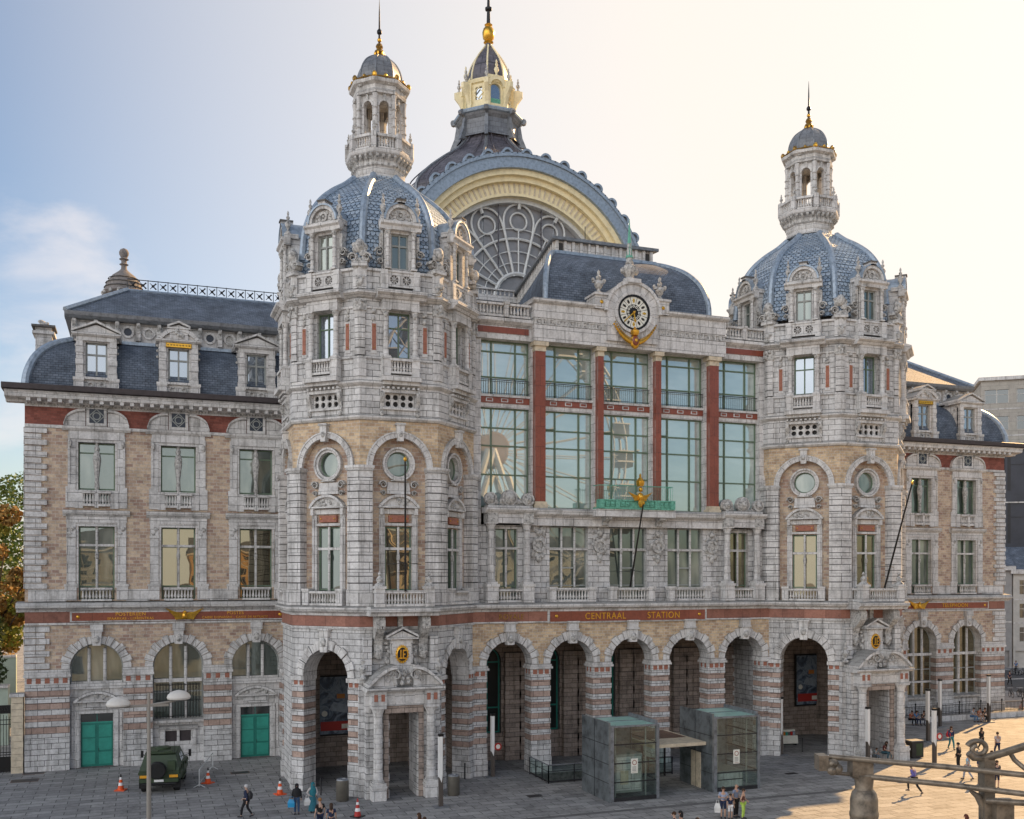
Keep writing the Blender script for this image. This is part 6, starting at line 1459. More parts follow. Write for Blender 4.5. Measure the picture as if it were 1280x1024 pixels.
# buildings to the right
masonry('concrete_cream', (.42, .40, .36), (.38, .36, .33), (.2, .19, .17), 3, 1.6, .02, .004, stain=.15, streak=False); plain('panel_dark', (.045, .05, .065), .5, 0, .15, .5); plain('render_white', (.5, .49, .46), .8, 0, .12, 1); plain('render_grey', (.3, .3, .3), .8, 0, .12, 1)
def block(name, ox, oy, rz, w_, d_, h, floors, cols, mat, lab, win='glass_blue', roof=None, wh=.55, ww=.6, z0=0, cornice=True):
    t = empty(name, (ox, oy, 0), rz); tag(t, lab, 'building'); q = MB(mat); fh = (h-z0)/floors; cw = w_/cols
    for f_ in range(floors): q.wall(0, w_, z0+f_*fh, z0+(f_+1)*fh, 0, .35, [('rect', (i+.5)*cw, cw*ww/2, z0+f_*fh+fh*.22, z0+f_*fh+fh*(.22+wh)) for i in range(cols)], mat)
    if z0: q.wall(0, w_, 0, z0, 0, .5, [('rect', (i+.5)*cw, cw*.4, .1, z0*.8) for i in range(cols)], mat)
    q.box(0, w_, .36, d_, 0, h, mat); q.box(0, w_, .0, .36, h-.01, h+.3, mat)
    if cornice: q.box(-.4, w_+.4, -.5, d_, h+.3, h+.9, 'stone_trim'); 
    for f_ in range(1, floors): q.box(0, w_, -.06, 0, z0+f_*fh-.1, z0+f_*fh+.1, 'stone_trim')
    q.build('wall', t)
    for f_ in range(floors):
        for i in range(cols):
            w2 = cw*ww; h2 = fh*wh; k = MB('render_white'); x = (i+.5)*cw-w2/2; z = z0+f_*fh+fh*.22
            k.box(x, x+w2, .2, .24, z, z+h2, win)
            for b in (0, .48, .96): k.box(x+w2*b, x+w2*b+w2*.04+.02, .15, .2, z, z+h2, 'render_white' if win == 'glass_dark' else 'dark_metal')
            k.box(x, x+w2, .14, .19, z+h2*.62, z+h2*.62+.07, 'render_white' if win == 'glass_dark' else 'dark_metal'); k.build('window', t)
    if roof: q = MB(roof); q.prism([(-.3, 0), (w_+.3, 0), (w_+.3, .2), (-.3, .2)], 0, .1) if False else q.profile([(-.5, h+.9), (d_*.5, h+4.2), (d_, h+.9)], -.2, w_+.2, roof); q.build('roof', t)
    return t
bx, by = on_plane(1226, 500, 75)[0], 75
block('office_block', bx, by, R(-38), 46, 20, 47, 10, 9, 'concrete_cream', 'cream office block with dark window strips behind the right end of the station', 'glass_dark', wh=.5, ww=.78)
block('dark_block', 125.5, 57, R(-32), 40, 14, 32.5, 4, 3, 'panel_dark', 'windowless dark blue clad building below the cream office block', 'panel_dark', wh=.8, ww=.95, cornice=False)
block('terraced_house', 109.6, 50, R(-30), 7, 8, 13.5, 3, 2, 'render_grey', 'narrow grey rendered house at the right edge across the street', 'glass_dark', 'slate', wh=.6, ww=.45, z0=3); block('terraced_house', 115.8, 46.4, R(-30), 9, 8, 13, 3, 3, 'render_white', 'white rendered house at the right edge with tall white windows', 'glass_dark', 'slate', wh=.6, ww=.45, z0=3)
# what stands across the square, behind the photographer: sunlit town houses and the big wheel the glass mirrors
masonry('render_ochre', (.55, .38, .18), (.5, .34, .17), (.35, .25, .12), 2.4, 1.2, .015, .003, stain=.15, streak=False)
for i, (x, w_, h, mt, lab) in enumerate(((-75, 40, 17, 'render_ochre', 'ochre town house across the square mirrored in the left wing windows'), (-30, 34, 18, 'concrete_cream', 'cream town house across the square, second from the ochre one'), (10, 30, 17, 'render_ochre', 'lower ochre town house across the square, behind the big wheel'), (45, 42, 17, 'render_white', 'white town house across the square at the far side'))):
    block('town_house', x+w_, -128, PI, w_, 14, h, 6, 13, mt, lab, 'glass_dark', 'slate', wh=.6, ww=.45)
plain('wheel_steel', (.42, .42, .43), .6, .1, .1)
t = empty('ferris_wheel', (38.5, -47, 0)); tag(t, 'big white observation wheel on the square, mirrored in the great window', 'ferris wheel'); WR, WH = 17.5, 27.5
q = MB('wheel_steel')
for yy in (-.8, .8):
    q.tube([(WR*math.cos(2*PI*i/56), yy, WH+WR*math.sin(2*PI*i/56)) for i in range(57)], .16, 6); q.tube([((WR-1.6)*math.cos(2*PI*i/56), yy, WH+(WR-1.6)*math.sin(2*PI*i/56)) for i in range(57)], .1, 5)
for i in range(56): q.tube([(WR*math.cos(2*PI*i/56), (-.8, .8)[i % 2], WH+WR*math.sin(2*PI*i/56)), ((WR-1.6)*math.cos(2*PI*(i+1)/56), (-.8, .8)[i % 2], WH+(WR-1.6)*math.sin(2*PI*(i+1)/56))], .06, 4)
q.build('rim', t); q = MB('wheel_steel')
for i in range(28): a = 2*PI*i/28; q.tube([(1.5*math.cos(a), 1.2, WH+1.5*math.sin(a)), (WR*math.cos(a), .8, WH+WR*math.sin(a))], .07, 4); q.tube([(1.5*math.cos(a), -1.2, WH+1.5*math.sin(a)), (WR*math.cos(a), -.8, WH+WR*math.sin(a))], .07, 4)
q.build('spokes', t); q = MB('poster_red'); q.T = Matrix.Translation((0, 0, WH)) @ Matrix.Rotation(PI/2, 4, 'X'); q.lathe([(1.9, -1.4), (2.2, -1.0), (2.2, 1.0), (1.9, 1.4)], (0, 0), 24, 'rust_plate'); q.T = None; q.build('hub', t)
for s_ in (-1, 1):
    q = MB('wheel_steel'); q.tube([(-9, s_*4, 0), (0, s_*1.9, WH)], .4, 8); q.tube([(9, s_*4, 0), (0, s_*1.9, WH)], .4, 8); q.build('leg', t)
gm = MB('panel_dark'); gm.box(-1.0, 1.0, -.9, .9, -2.5, -.5, 'dark_metal'); gm.box(-1.1, 1.1, -1, 1, -.5, -.35, 'wheel_steel'); gm.box(-1.1, 1.1, -1, 1, -1.95, -1.75, 'wheel_steel'); gm.tube([(0, 0, -.4), (0, 0, 0)], .1, 6, 'wheel_steel'); gme = gm.mesh('gondola')
for i in range(28): a = 2*PI*(i+.3)/28; obj('gondola', gme, t, ((WR)*math.cos(a), 0, WH+WR*math.sin(a)))
# ================================================================ ARMY VEHICLE
plain('rubber', (.018, .018, .018), .8, 0, .15, 5, .003); plain('amber_light', (.75, .36, .03), .3, 0, .05); plain('red_light', (.35, .02, .02), .3, 0, .05)
x, y = ground_at(199, 992); VT = empty('army_vehicle', (x, y, 0), R(-8)); VT.scale = (1.08, 1.08, 1.1); tag(VT, 'dark green armoured army vehicle seen from behind with a spare wheel on its back', 'army vehicle')
q = MB('army_green')
def slab(pts, x0, x1, inset=0):
    """side outline in yz, given a width; upper part leans in"""
    n = len(pts); L_ = [(-(x1 if z < 1.25 else x1-inset*(z-1.25)), yy, z) for yy, z in pts]; R_ = [(-a[0], a[1], a[2]) for a in L_]
    q.face(L_); q.face(R_[::-1])
    for i in range(n): j = (i+1) % n; q.face([L_[i], R_[i], R_[j], L_[j]])
slab([(0, .62), (0, 1.25), (.35, 2.02), (2.9, 2.08), (3.55, 1.42), (4.75, 1.22), (4.85, .62)], 0, 1.05, .30)
q.box(-.8, .8, .5, 2.7, 2.07, 2.14, 'army_green'); q.lathe([(.42, 2.12), (.42, 2.22), (.36, 2.26)], (0, 1.8), 16, 'army_green'); q.box(-.55, -.15, .7, 1.2, 2.12, 2.2, 'army_green'); q.box(.2, .6, .6, 1.1, 2.12, 2.18, 'army_green')
for s_ in (-1, 1):
    q.box(min(s_*.85, s_*1.12), max(s_*.85, s_*1.12), .1, 1.35, 1.0, 1.14); q.box(min(s_*.85, s_*1.12), max(s_*.85, s_*1.12), 3.2, 4.5, 1.0, 1.14); q.box(min(s_*1.04, s_*1.14), max(s_*1.04, s_*1.14), 1.4, 3.1, .5, .62)
    q.box(min(s_*1.02, s_*1.07), max(s_*1.02, s_*1.07), 1.45, 1.5, .6, 1.3); q.box(min(s_*1.02, s_*1.07), max(s_*1.02, s_*1.07), 2.35, 2.4, .6, 1.3)
q.box(-1.0, 1.0, -.12, .0, .62, .82); q.tube([(-.9, -.13, .55), (.9, -.13, .55)], .05, 8, 'black_metal'); q.box(.45, .85, -.1, .1, 1.25, 1.75, 'army_green'); q.tube([(.75, .45, 2.05), (.75, .4, 3.0)], .012, 5, 'black_metal')
for i in range(12): q.ball((-.9+i*.16, -.01, 1.2), .02, 5, 3, 1, 'army_green')
q.build('body', VT)
q = MB('black_metal'); q.box(-.7, .7, .3, 4.6, .38, .62); q.box(-.95, .95, .35, .55, .4, .5); q.box(-.95, .95, 3.6, 3.8, .4, .5); q.build('chassis', VT)
def wheelm(r, w_):
    q = MB('rubber'); q.lathe([(r*.55, -w_/2), (r*.92, -w_/2), (r, -w_*.38), (r, w_*.38), (r*.92, w_/2), (r*.55, w_/2)], (0, 0), 22, 'rubber'); me = q.mesh('tyre')
    q = MB('army_green'); q.lathe([(.02, -w_*.3), (r*.2, -w_*.32), (r*.3, -w_*.18), (r*.56, -w_*.3), (r*.58, w_*.4), (r*.3, w_*.3), (.02, w_*.35)], (0, 0), 18, 'army_green'); return me, q.mesh('rim')
TY, RM = wheelm(.46, .32)
for xx, yy in ((-.86, .75), (.86, .75), (-.86, 3.85), (.86, 3.85)):
    wq = empty('wheel', (xx, yy, .46)); wq.parent = VT; wq.rotation_euler = (0, PI/2, 0); obj('tyre', TY, wq); obj('rim', RM, wq)
wq = empty('spare_wheel', (-.08, -.2, 1.3)); wq.parent = VT; wq.rotation_euler = (PI/2+.12, 0, 0); obj('tyre', TY, wq); obj('rim', RM, wq)
for s_ in (-1, 1):
    q = MB('amber_light'); q.box(min(s_*.55, s_*1.0), max(s_*.55, s_*1.0), -.15, -.1, .88, 1.02, 'amber_light'); q.build('rear_light', VT)
    q = MB('rubber'); q.box(min(s_*.65, s_*1.08), max(s_*.65, s_*1.08), .12, .16, .28, .75, 'rubber'); q.build('mud_flap', VT)
    for yy in (1.6, 2.25):
        q = MB('glass_blue'); X = lambda z: s_*(1.055-.30*(z-1.25)+.006); q.face([(X(1.45), yy, 1.45), (X(1.45), yy+.5, 1.45), (X(1.85), yy+.45, 1.85), (X(1.85), yy+.05, 1.85)]); q.build('window', VT)
    q = MB('black_metal'); q.tube([(s_*1.0, 3.1, 1.5), (s_*1.3, 3.15, 1.6)], .02, 5); q.box(min(s_*1.25, s_*1.4), max(s_*1.25, s_*1.4), 3.1, 3.15, 1.45, 1.85); q.build('mirror', VT)
q = MB('cone_white'); q.box(-.25, .25, -.16, -.125, .66, .78); q.build('number_plate', VT)
# ================================================================ PEOPLE
CM = {}
def cloth(c, rough=.85):
    k = tuple(round(v, 3) for v in c)
    if k not in CM: n = 'cloth_%d' % len(CM); plain(n, c, rough, 0, .12, 9, .004); CM[k] = n
    return CM[k]
def skinned(name, V, E, rad, mat, parent, sub=1, extra=None, root=0):
    me = bpy.data.meshes.new(name); me.from_pydata(V, E, []); o = bpy.data.objects.new('s', me); col.objects.link(o)
    sk = o.modifiers.new('s', 'SKIN'); sk.use_smooth_shade = True
    for i, r_ in enumerate(rad):
        d_ = me.skin_vertices[0].data[i]; d_.radius = r_ if isinstance(r_, tuple) else (r_, r_); d_.use_root = (i == root)
    if sub: ss = o.modifiers.new('u', 'SUBSURF'); ss.levels = sub; ss.render_levels = sub
    dg = bpy.context.evaluated_depsgraph_get(); m2 = bpy.data.meshes.new_from_object(o.evaluated_get(dg)); bpy.data.objects.remove(o); bpy.data.meshes.remove(me)
    m2.materials.clear(); m2.materials.append(MAT[mat]); m2.name = name
    for p in m2.polygons: p.use_smooth = True; p.material_index = 0
    return obj(name, m2, parent)
SK = [(.50, .31, .22), (.42, .25, .17), (.28, .16, .10), (.55, .36, .27)]
def pose_joints(kind, g):
    """joint places of a 1.75 m figure facing +y; l/r = -x/+x"""
    J = dict(pel=(0, 0, .96), spine=(0, -.01, 1.14), chest=(0, 0, 1.33), neck=(0, .0, 1.49), head0=(0, .015, 1.56), head=(0, .03, 1.65), top=(0, .02, 1.72))
    J.update(hl=(-.09, 0, .92), hr=(.09, 0, .92), kl=(-.10, .02, .50), kr=(.10, .02, .50), al=(-.10, -.02, .08), ar=(.10, -.02, .08), tl=(-.12, .15, .035), tr=(.12, .15, .035))
    J.update(sl=(-.18, 0, 1.42), sr=(.18, 0, 1.42), el=(-.24, -.03, 1.15), er=(.24, -.03, 1.15), wl=(-.25, .06, .92), wr=(.25, .06, .92))
    if kind == 'walk': J.update(kl=(-.1, .20, .52), al=(-.1, .26, .09), tl=(-.11, .43, .05), kr=(.1, -.02, .50), ar=(.1, -.30, .14), tr=(.1, -.15, .03), el=(-.24, -.14, 1.17), wl=(-.24, -.12, .92), er=(.24, .10, 1.16), wr=(.22, .27, .98))
    if kind == 'run': J.update(pel=(0, 0, .93), chest=(0, .10, 1.30), spine=(0, .04, 1.12), neck=(0, .16, 1.45), head0=(0, .19, 1.52), head=(0, .23, 1.60), top=(0, .23, 1.67), sl=(-.18, .12, 1.38), sr=(.18, .12, 1.38), kl=(-.1, .34, .62), al=(-.1, .30, .24), tl=(-.1, .46, .18), kr=(.1, -.12, .50), ar=(.1, -.42, .16), tr=(.1, -.36, .03), el=(-.30, -.08, 1.16), wl=(-.30, .10, 1.06), er=(.32, .06, 1.14), wr=(.34, .28, 1.12))
    if kind == 'phone': J.update(el=(-.25, .06, 1.15), wl=(-.10, .26, 1.2), er=(.25, .06, 1.15), wr=(.10, .27, 1.22))
    if kind == 'hip': J.update(er=(.34, -.06, 1.16), wr=(.17, .04, 1.02), el=(-.25, .02, 1.14), wl=(-.14, .2, 1.06))
    if kind == 'sit': J.update(pel=(0, 0, .52), spine=(0, .02, .70), chest=(0, .08, .88), neck=(0, .13, 1.03), head0=(0, .17, 1.10), head=(0, .21, 1.18), top=(0, .21, 1.25), hl=(-.10, .02, .50), hr=(.10, .02, .50), kl=(-.13, .44, .50), kr=(.14, .42, .53), al=(-.14, .48, .08), ar=(.16, .36, .08), tl=(-.15, .64, .035), tr=(.18, .52, .035), sl=(-.18, .09, .97), sr=(.18, .09, .97), el=(-.24, .2, .72), er=(.24, .2, .72), wl=(-.1, .4, .66), wr=(.1, .4, .67))
    return J
def person(px, py, h, face_deg, kind, top_c, leg_c, hair_c, label, skin=0, sleeves='short', legs='long', hair='short', extra=None, z=0, seat=None, skirt=None, scarf=None):
    x, y = ground_at(px, py, z); g = random.Random(int(px*7+py)); t = empty('person', (x, y, z), R(face_deg)); tag(t, label, 'person')
    k = h/1.75; J = {a: tuple(v*k for v in b) for a, b in pose_joints(kind, g).items()}
    sm = cloth(SK[skin], .6); V, E, Q = [], [], []
    ix = {}
    def add(n, p, r_, par=None):
        ix[n] = len(V); V.append(p); Q.append((r_[0]*k, r_[1]*k) if isinstance(r_, tuple) else r_*k)
        if par is not None: E.append((ix[par], ix[n]))
    add('pel', J['pel'], (.135, .095)); add('spine', J['spine'], (.12, .085), 'pel'); add('chest', J['chest'], (.15, .10), 'spine'); add('neck', J['neck'], .055, 'chest'); add('head0', J['head0'], .062, 'neck'); add('head', J['head'], (.082, .098), 'head0'); add('top', J['top'], (.062, .07), 'head')
    for s_ in 'lr':
        add('h'+s_, J['h'+s_], .085, 'pel'); add('k'+s_, J['k'+s_], .055, 'h'+s_); add('a'+s_, J['a'+s_], .038, 'k'+s_); add('t'+s_, J['t'+s_], .035, 'a'+s_)
        add('s'+s_, J['s'+s_], .055, 'chest'); add('e'+s_, J['e'+s_], .04, 's'+s_); add('w'+s_, J['w'+s_], .027, 'e'+s_)
        w_, e_ = Vector(J['w'+s_]), Vector(J['e'+s_]); d_ = (w_-e_).normalized(); sgn = -1 if s_ == 'l' else 1
        side = d_.cross(Vector((1, 0, 0))).normalized()
        pm = w_+d_*.07*k; add('p'+s_, tuple(pm), (.035, .016), 'w'+s_)
        for fi in range(4):
            o_ = side*(-.028+.019*fi)*k; b_ = pm+o_+d_*.035*k; c_ = b_+d_*(.045+.008*(fi in (1, 2)))*k+Vector((-sgn*.012*k, 0, 0))
            add('f%s%d' % (s_, fi), tuple(b_), .0095, 'p'+s_); add('g%s%d' % (s_, fi), tuple(c_), .007, 'f%s%d' % (s_, fi))
        th_ = w_+d_*.05*k+side*.045*k; add('th'+s_, tuple(th_), .011, 'w'+s_)
    bd = skinned('body', V, E, Q, sm, t)
    # face: nose, ears, eyes
    hx, hy, hz = J['head']; q = MB(sm); q.ball((hx, hy+.10*k, hz-.01*k), .018*k, 6, 4, 1.4, sm)
    for s_ in (-1, 1): q.ball((hx+s_*.085*k, hy, hz-.005*k), .022*k, 6, 4, 1.4, sm)
    for s_ in (-1, 1): q.ball((hx+s_*.033*k, hy+.086*k, hz+.015*k), .011*k, 6, 4, .7, 'black_metal')
    q.box(hx-.025*k, hx+.025*k, hy+.085*k, hy+.1*k, hz-.055*k, hz-.045*k, 'poster_red'); q.build('face', t)
    def sub(names, edges, radii, nm, mat, root=0): return skinned(nm, [J[n] if isinstance(n, str) else n for n in names], edges, [(r_[0]*k, r_[1]*k) if isinstance(r_, tuple) else r_*k for r_ in radii], mat, t, 1, None, root)
    lerp = lambda a, b, f: tuple(J[a][i]*(1-f)+J[b][i]*f for i in range(3))
    if top_c:
        full = sleeves == 'long'; N = ['pel', 'spine', 'chest', lerp('chest', 'neck', .6), 'sl', 'sr']; Ed = [(0, 1), (1, 2), (2, 3), (2, 4), (2, 5)]; rr = [(.16, .115), (.145, .105), (.172, .118), .075, .072, .072]
        if full: N += ['el', 'wl', 'er', 'wr']; Ed += [(4, 6), (6, 7), (5, 8), (8, 9)]; rr += [.055, .042, .055, .042]
        elif sleeves == 'short': N += [lerp('sl', 'el', .65), lerp('sr', 'er', .65)]; Ed += [(4, 6), (5, 7)]; rr += [.062, .062]
        sub(N, Ed, rr, 'shirt', cloth(top_c))
    if skirt:
        q = MB(cloth(skirt)); z0 = .12*k; q.lathe([(.27*k, z0), (.24*k, .5*k), (.17*k, 1.0*k), (.15*k, 1.1*k)], (0, 0), 14, cloth(skirt), sq=.75); q.build('skirt', t)
    elif leg_c:
        f = 1 if legs == 'long' else .85
        kl, kr = (J['kl'], J['kr']); N = ['pel', 'hl', 'hr', 'kl', 'kr']; Ed = [(0, 1), (0, 2), (1, 3), (2, 4)]; rr = [(.145, .105), .10, .10, .072, .072]
        if legs == 'long': N += [lerp('kl', 'al', .93), lerp('kr', 'ar', .93)]; Ed += [(3, 5), (4, 6)]; rr += [.058, .058]
        sub(N, Ed, rr, 'trousers', cloth(leg_c))
    for s_ in 'lr':
        q = MB('rubber'); a, b = Vector(J['a'+s_]), Vector(J['t'+s_]); q.tube([tuple(a+Vector((0, -.05*k, -.03*k))), tuple(a+Vector((0, .02*k, -.02*k))), tuple(b+Vector((0, .02*k, .0)))], [.045*k, .052*k, .035*k], 8, cloth((.05, .05, .055))); q.build('shoe', t)
    if scarf:
        q = MB(cloth(scarf)); q.lathe([(.20*k, hz-.62*k), (.20*k, hz-.30*k), (.16*k, hz-.2*k), (.105*k, hz-.1*k), (.115*k, hz+.02*k), (.09*k, hz+.1*k), (.02, hz+.13*k)], (hx, hy-.03*k), 14, cloth(scarf)); q.build('headscarf', t)
    elif hair != 'bald':
        q = MB(cloth(hair_c)); q.ball((hx, hy-.018*k, hz+.035*k), .100*k, 12, 8, 1.0, cloth(hair_c), 1.08)
        if hair == 'long': q.lathe([(.06*k, hz-.28*k), (.095*k, hz-.15*k), (.095*k, hz), (.05*k, hz+.06*k)], (hx, hy-.06*k), 12, cloth(hair_c)); q.ball((hx, hy-.07*k, hz-.05*k), .09*k, 10, 6, 1.5, cloth(hair_c))
        q.build('hair', t)
    return t, (x, y, z), k, J
NV, BK, WT, GY_, BR, BL = (.02, .03, .07), (.015, .015, .017), (.75, .75, .75), (.28, .28, .29), (.06, .03, .015), (.05, .03, .02)
def bag(owner, rel, w_, d_, h, mat, lab, name='bag', cat='bag', z=.35):
    t, (x, y, zz), k, J = owner; a = t.rotation_euler[2]; rx, ry = rot2(a, rel); o = empty(name, (x+rx, y+ry, zz+z), a); tag(o, lab, cat)
    q = MB(mat); q.plan([(-w_/2, -d_/2), (w_/2, -d_/2), (w_/2, d_/2), (-w_/2, d_/2)], 0, h*.0+.001, mat); q.box(-w_/2, w_/2, -d_/2, d_/2, 0, h*.55, mat, taper=-.02); q.box(-w_/2-.02, w_/2+.02, -d_/2-.02, d_/2+.02, h*.55, h, mat, taper=.07); q.build('bag_body', o)
    q = MB(mat); q.tube([(-w_*.25, 0, h), (-w_*.15, 0, h+.16), (w_*.15, 0, h+.16), (w_*.25, 0, h)], .012, 6, mat); q.build('handle', o)
plain('bag_blue', (.03, .32, .6), .4, 0, .1); plain('bag_white', (.7, .7, .68), .5, 0, .1); plain('bag_red', (.5, .03, .04), .5, 0, .1); plain('bag_black', (.03, .03, .035), .6, 0, .1)
p1 = person(308, 1022, 1.76, 60, 'walk', NV, BK, (.55, .55, .55), 'white haired man in a dark blue jacket walking left of the left tower', 3, 'long')
bag(p1, (0, -.2), .3, .16, .42, 'bag_black', 'dark backpack on the white haired walking man', 'backpack', 'backpack', z=1.0)
p2 = person(371, 1018, 1.66, 170, 'stand', BK, (.04, .08, .16), BK, 'woman in a black headscarf and jacket with jeans holding a blue bag', 2, 'long', scarf=BK); bag(p2, (.30, .06), .34, .18, .42, 'bag_blue', 'bright blue shopping bag held by the woman in black', z=.42)
p3 = person(391, 1016, 1.66, 190, 'hip', (.6, .57, .55), (.03, .17, .24), BK, 'woman in a teal headscarf with white top and teal skirt, left of the portal', 1, 'long', scarf=(.02, .16, .20), skirt=(.03, .15, .2)); bag(p3, (.32, .0), .3, .14, .4, 'bag_white', 'white bag held by the woman in the teal headscarf', z=.45)
p4 = person(400, 1042, 1.78, 15, 'stand', BK, NV, (.28, .14, .06), 'young man in a black t-shirt with a white print, bottom left of the portal', 3)
q = MB('white_face'); q.box(-.09, .09, .125, .135, 1.05, 1.32); q.build('shirt_print', p4[0])
person(414, 1046, 1.66, -10, 'stand', NV, NV, BL, 'dark haired woman in a navy t-shirt beside the man with the white print', 1, hair='long')
person(524, 1060, 1.66, 30, 'walk', (.3, .12, .08), BK, BR, 'brown haired woman at the bottom edge below the left portal', 3, hair='long'); person(531, 1064, 1.6, 30, 'walk', BK, BK, BL, 'dark haired companion at the bottom edge, right of the brown haired woman', 1)
person(843, 1062, 1.78, 60, 'walk', NV, NV, BR, 'man in a navy jacket at the bottom edge below the left lift', 3, 'long'); person(851, 1058, 1.7, 60, 'walk', (.55, .25, .2), BK, BK, 'woman with a black hat and pink top at the bottom edge beside the navy jacket', 0, 'none', hair='long'); person(872, 1068, 1.7, 80, 'walk', (.4, .3, .25), BK, BL, 'dark haired head at the bottom edge, alone right of the black hat', 1)
p5 = person(904, 1023, 1.68, 150, 'phone', (.30, .36, .50), NV, BL, 'boy in a pale blue t-shirt holding a white bag before the right lift', 0, legs='short'); bag(p5, (.3, .0), .3, .12, .5, 'bag_white', 'white plastic bag hanging from the hand of the boy in pale blue', z=.3)
person(913, 1024, 1.35, 170, 'stand', NV, WT, BL, 'child in a navy t-shirt and white shorts between the boy and the bald man', 0, legs='short'); person(920, 1022, 1.82, 200, 'stand', (.20, .24, .34), BK, (.4, .3, .2), 'bald man in a grey blue shirt standing behind the family group', 0, hair='bald'); person(929, 1024, 1.62, 220, 'hip', (.12, .05, .04), (.45, .65, .12), BL, 'woman in lime green trousers with bare arms at the right of the family group', 0, 'none')
person(1143, 993, 1.8, 20, 'run', (.13, .12, .38), BK, BK, 'man in a purple blue shirt hurrying across the sunlit paving', 2, 'long')
p6 = person(1189, 937, 1.72, 160, 'walk', (.03, .04, .10), (.03, .2, .22), BR, 'woman in teal leggings and dark top with a red bag near the round sign', 0, 'long', hair='long'); bag(p6, (.22, .0), .25, .15, .4, 'bag_red', 'red shoulder bag of the woman in teal leggings', z=.95)
person(1198, 962, 1.8, 20, 'stand', BK, BK, BK, 'man all in black standing on the sunlit paving behind the rail', 1, 'long'); person(1210, 975, 1.66, 20, 'walk', (.35, .50, .60), (.3, .33, .4), BL, 'person in a light blue shirt walking between the man in black and the camera-holder', 1)
person(1225, 980, 1.74, 180, 'phone', NV, (.12, .10, .08), BL, 'man in navy looking down at something in his hands', 0); person(1246, 986, 1.72, 160, 'stand', (.05, .05, .06), (.02, .02, .05), BL, 'person in a dark top and navy shorts at the right behind the metal post', 0, legs='short', hair='long')
person(1240, 972, 1.72, 30, 'stand', (.35, .36, .3), (.1, .1, .1), BR, 'woman in a striped pale top half hidden by the railing post', 3, hair='long')
person(1227, 938, 1.68, 170, 'walk', BK, BK, BK, 'long haired person in black behind the iron scroll', 2, 'long', hair='long'); person(1247, 946, 1.76, -20, 'walk', (.48, .42, .42), NV, BL, 'man in a pale grey t-shirt and dark jeans walking away', 1)
person(1208, 1062, 1.66, 20, 'stand', (.1, .03, .03), BK, (.10, .03, .02), 'woman with red brown hair at the bottom edge right', 0, hair='long')
person(1275, 893, 1.6, 200, 'sit', (.5, .3, .3), GY_, BL, 'person in a pale pink top sitting on the ledge at the right edge', 3)
person(1105, 949, 1.74, 200, 'sit', (.12, .03, .03), (.05, .12, .15), BL, 'long haired person in a dark red top sitting in the right tower doorway', 0, hair='long'); person(1094, 950, 1.2, 190, 'sit', (.3, .4, .42), (.2, .25, .3), BL, 'child in pale clothes sitting beside the adult in the right doorway', 0)
for px, tc, lc, lab in ((1138, (.4, .1, .05), BK, 'person in rust red sitting first on the ledge by the fence'), (1144, (.05, .22, .5), NV, 'person in a bright blue top sitting second on the ledge by the fence'), (1153, (.05, .04, .04), (.1, .1, .12), 'person in black sitting third on the ledge by the fence')): person(px, 906, 1.7, 185, 'sit', tc, lc, BL, lab, 1, z=0)
for px, tc, lc, lab in ((1215, (.45, .5, .55), (.1, .2, .35), 'person in a pale top and jeans sitting left of the trio at the far column'), (1223, (.4, .15, .08), (.45, .28, .2), 'person in an orange red top sitting in the middle of the trio'), (1229, BK, BK, 'person in black leaning beside the far light column')): person(px, 902, 1.7, 190, 'sit', tc, lc, BL, lab, 0, z=0)
person(1262, 857, 1.72, 160, 'walk', NV, BK, BL, 'distant walker in dark clothes by the parked bicycles', 1); person(1270, 842, 1.7, 100, 'walk', (.1, .2, .4), BK, BL, 'distant walker in a blue top across the street', 1)
# parked bicycles
def bike(x, y, rz, lab):
    t = empty('bicycle', (x, y, 0), rz); tag(t, lab, 'bicycle', 'bicycles parked at the right edge')
    for cx_ in (-.52, .52):
        q = MB('rubber'); q.ring(cx_, .34, .30, .34, -.02, .02, 0, 2*PI, 20, 'rubber')
        for i in range(6): q.tube([(cx_+.3*math.cos(i*PI/6), 0, .34+.3*math.sin(i*PI/6)), (cx_-.3*math.cos(i*PI/6), 0, .34-.3*math.sin(i*PI/6))], .006, 4, 'fan_metal')
        q.build('wheel', t)
    q = MB('dark_metal')
    for a, b in (((-.52, .34), (-.15, .85)), ((-.15, .85), (-.05, .34)), ((-.05, .34), (-.52, .34)), ((-.15, .8), (.38, .8)), ((.38, .82), (-.05, .34)), ((.36, .95), (.52, .34))): q.tube([(a[0], 0, a[1]), (b[0], 0, b[1])], .02, 6)
    q.build('frame', t); q = MB('black_metal'); q.ball((-.17, 0, .93), .1, 8, 5, .4, 'black_metal'); q.build('saddle', t); q = MB('fan_metal'); q.tube([(.3, -.28, 1.0), (.38, 0, .98), (.3, .28, 1.0)], .016, 6); q.build('handlebar', t)
for i in range(9): gx, gy = ground_at(1264+(i % 3)*7, 872-(i//3)*28); bike(gx+(i % 2)*.5, gy, R(60+i*7), ['first', 'second', 'third'][i % 3]+' bicycle from the left in the '+['nearest', 'middle', 'farthest'][i//3]+' row at the right edge')
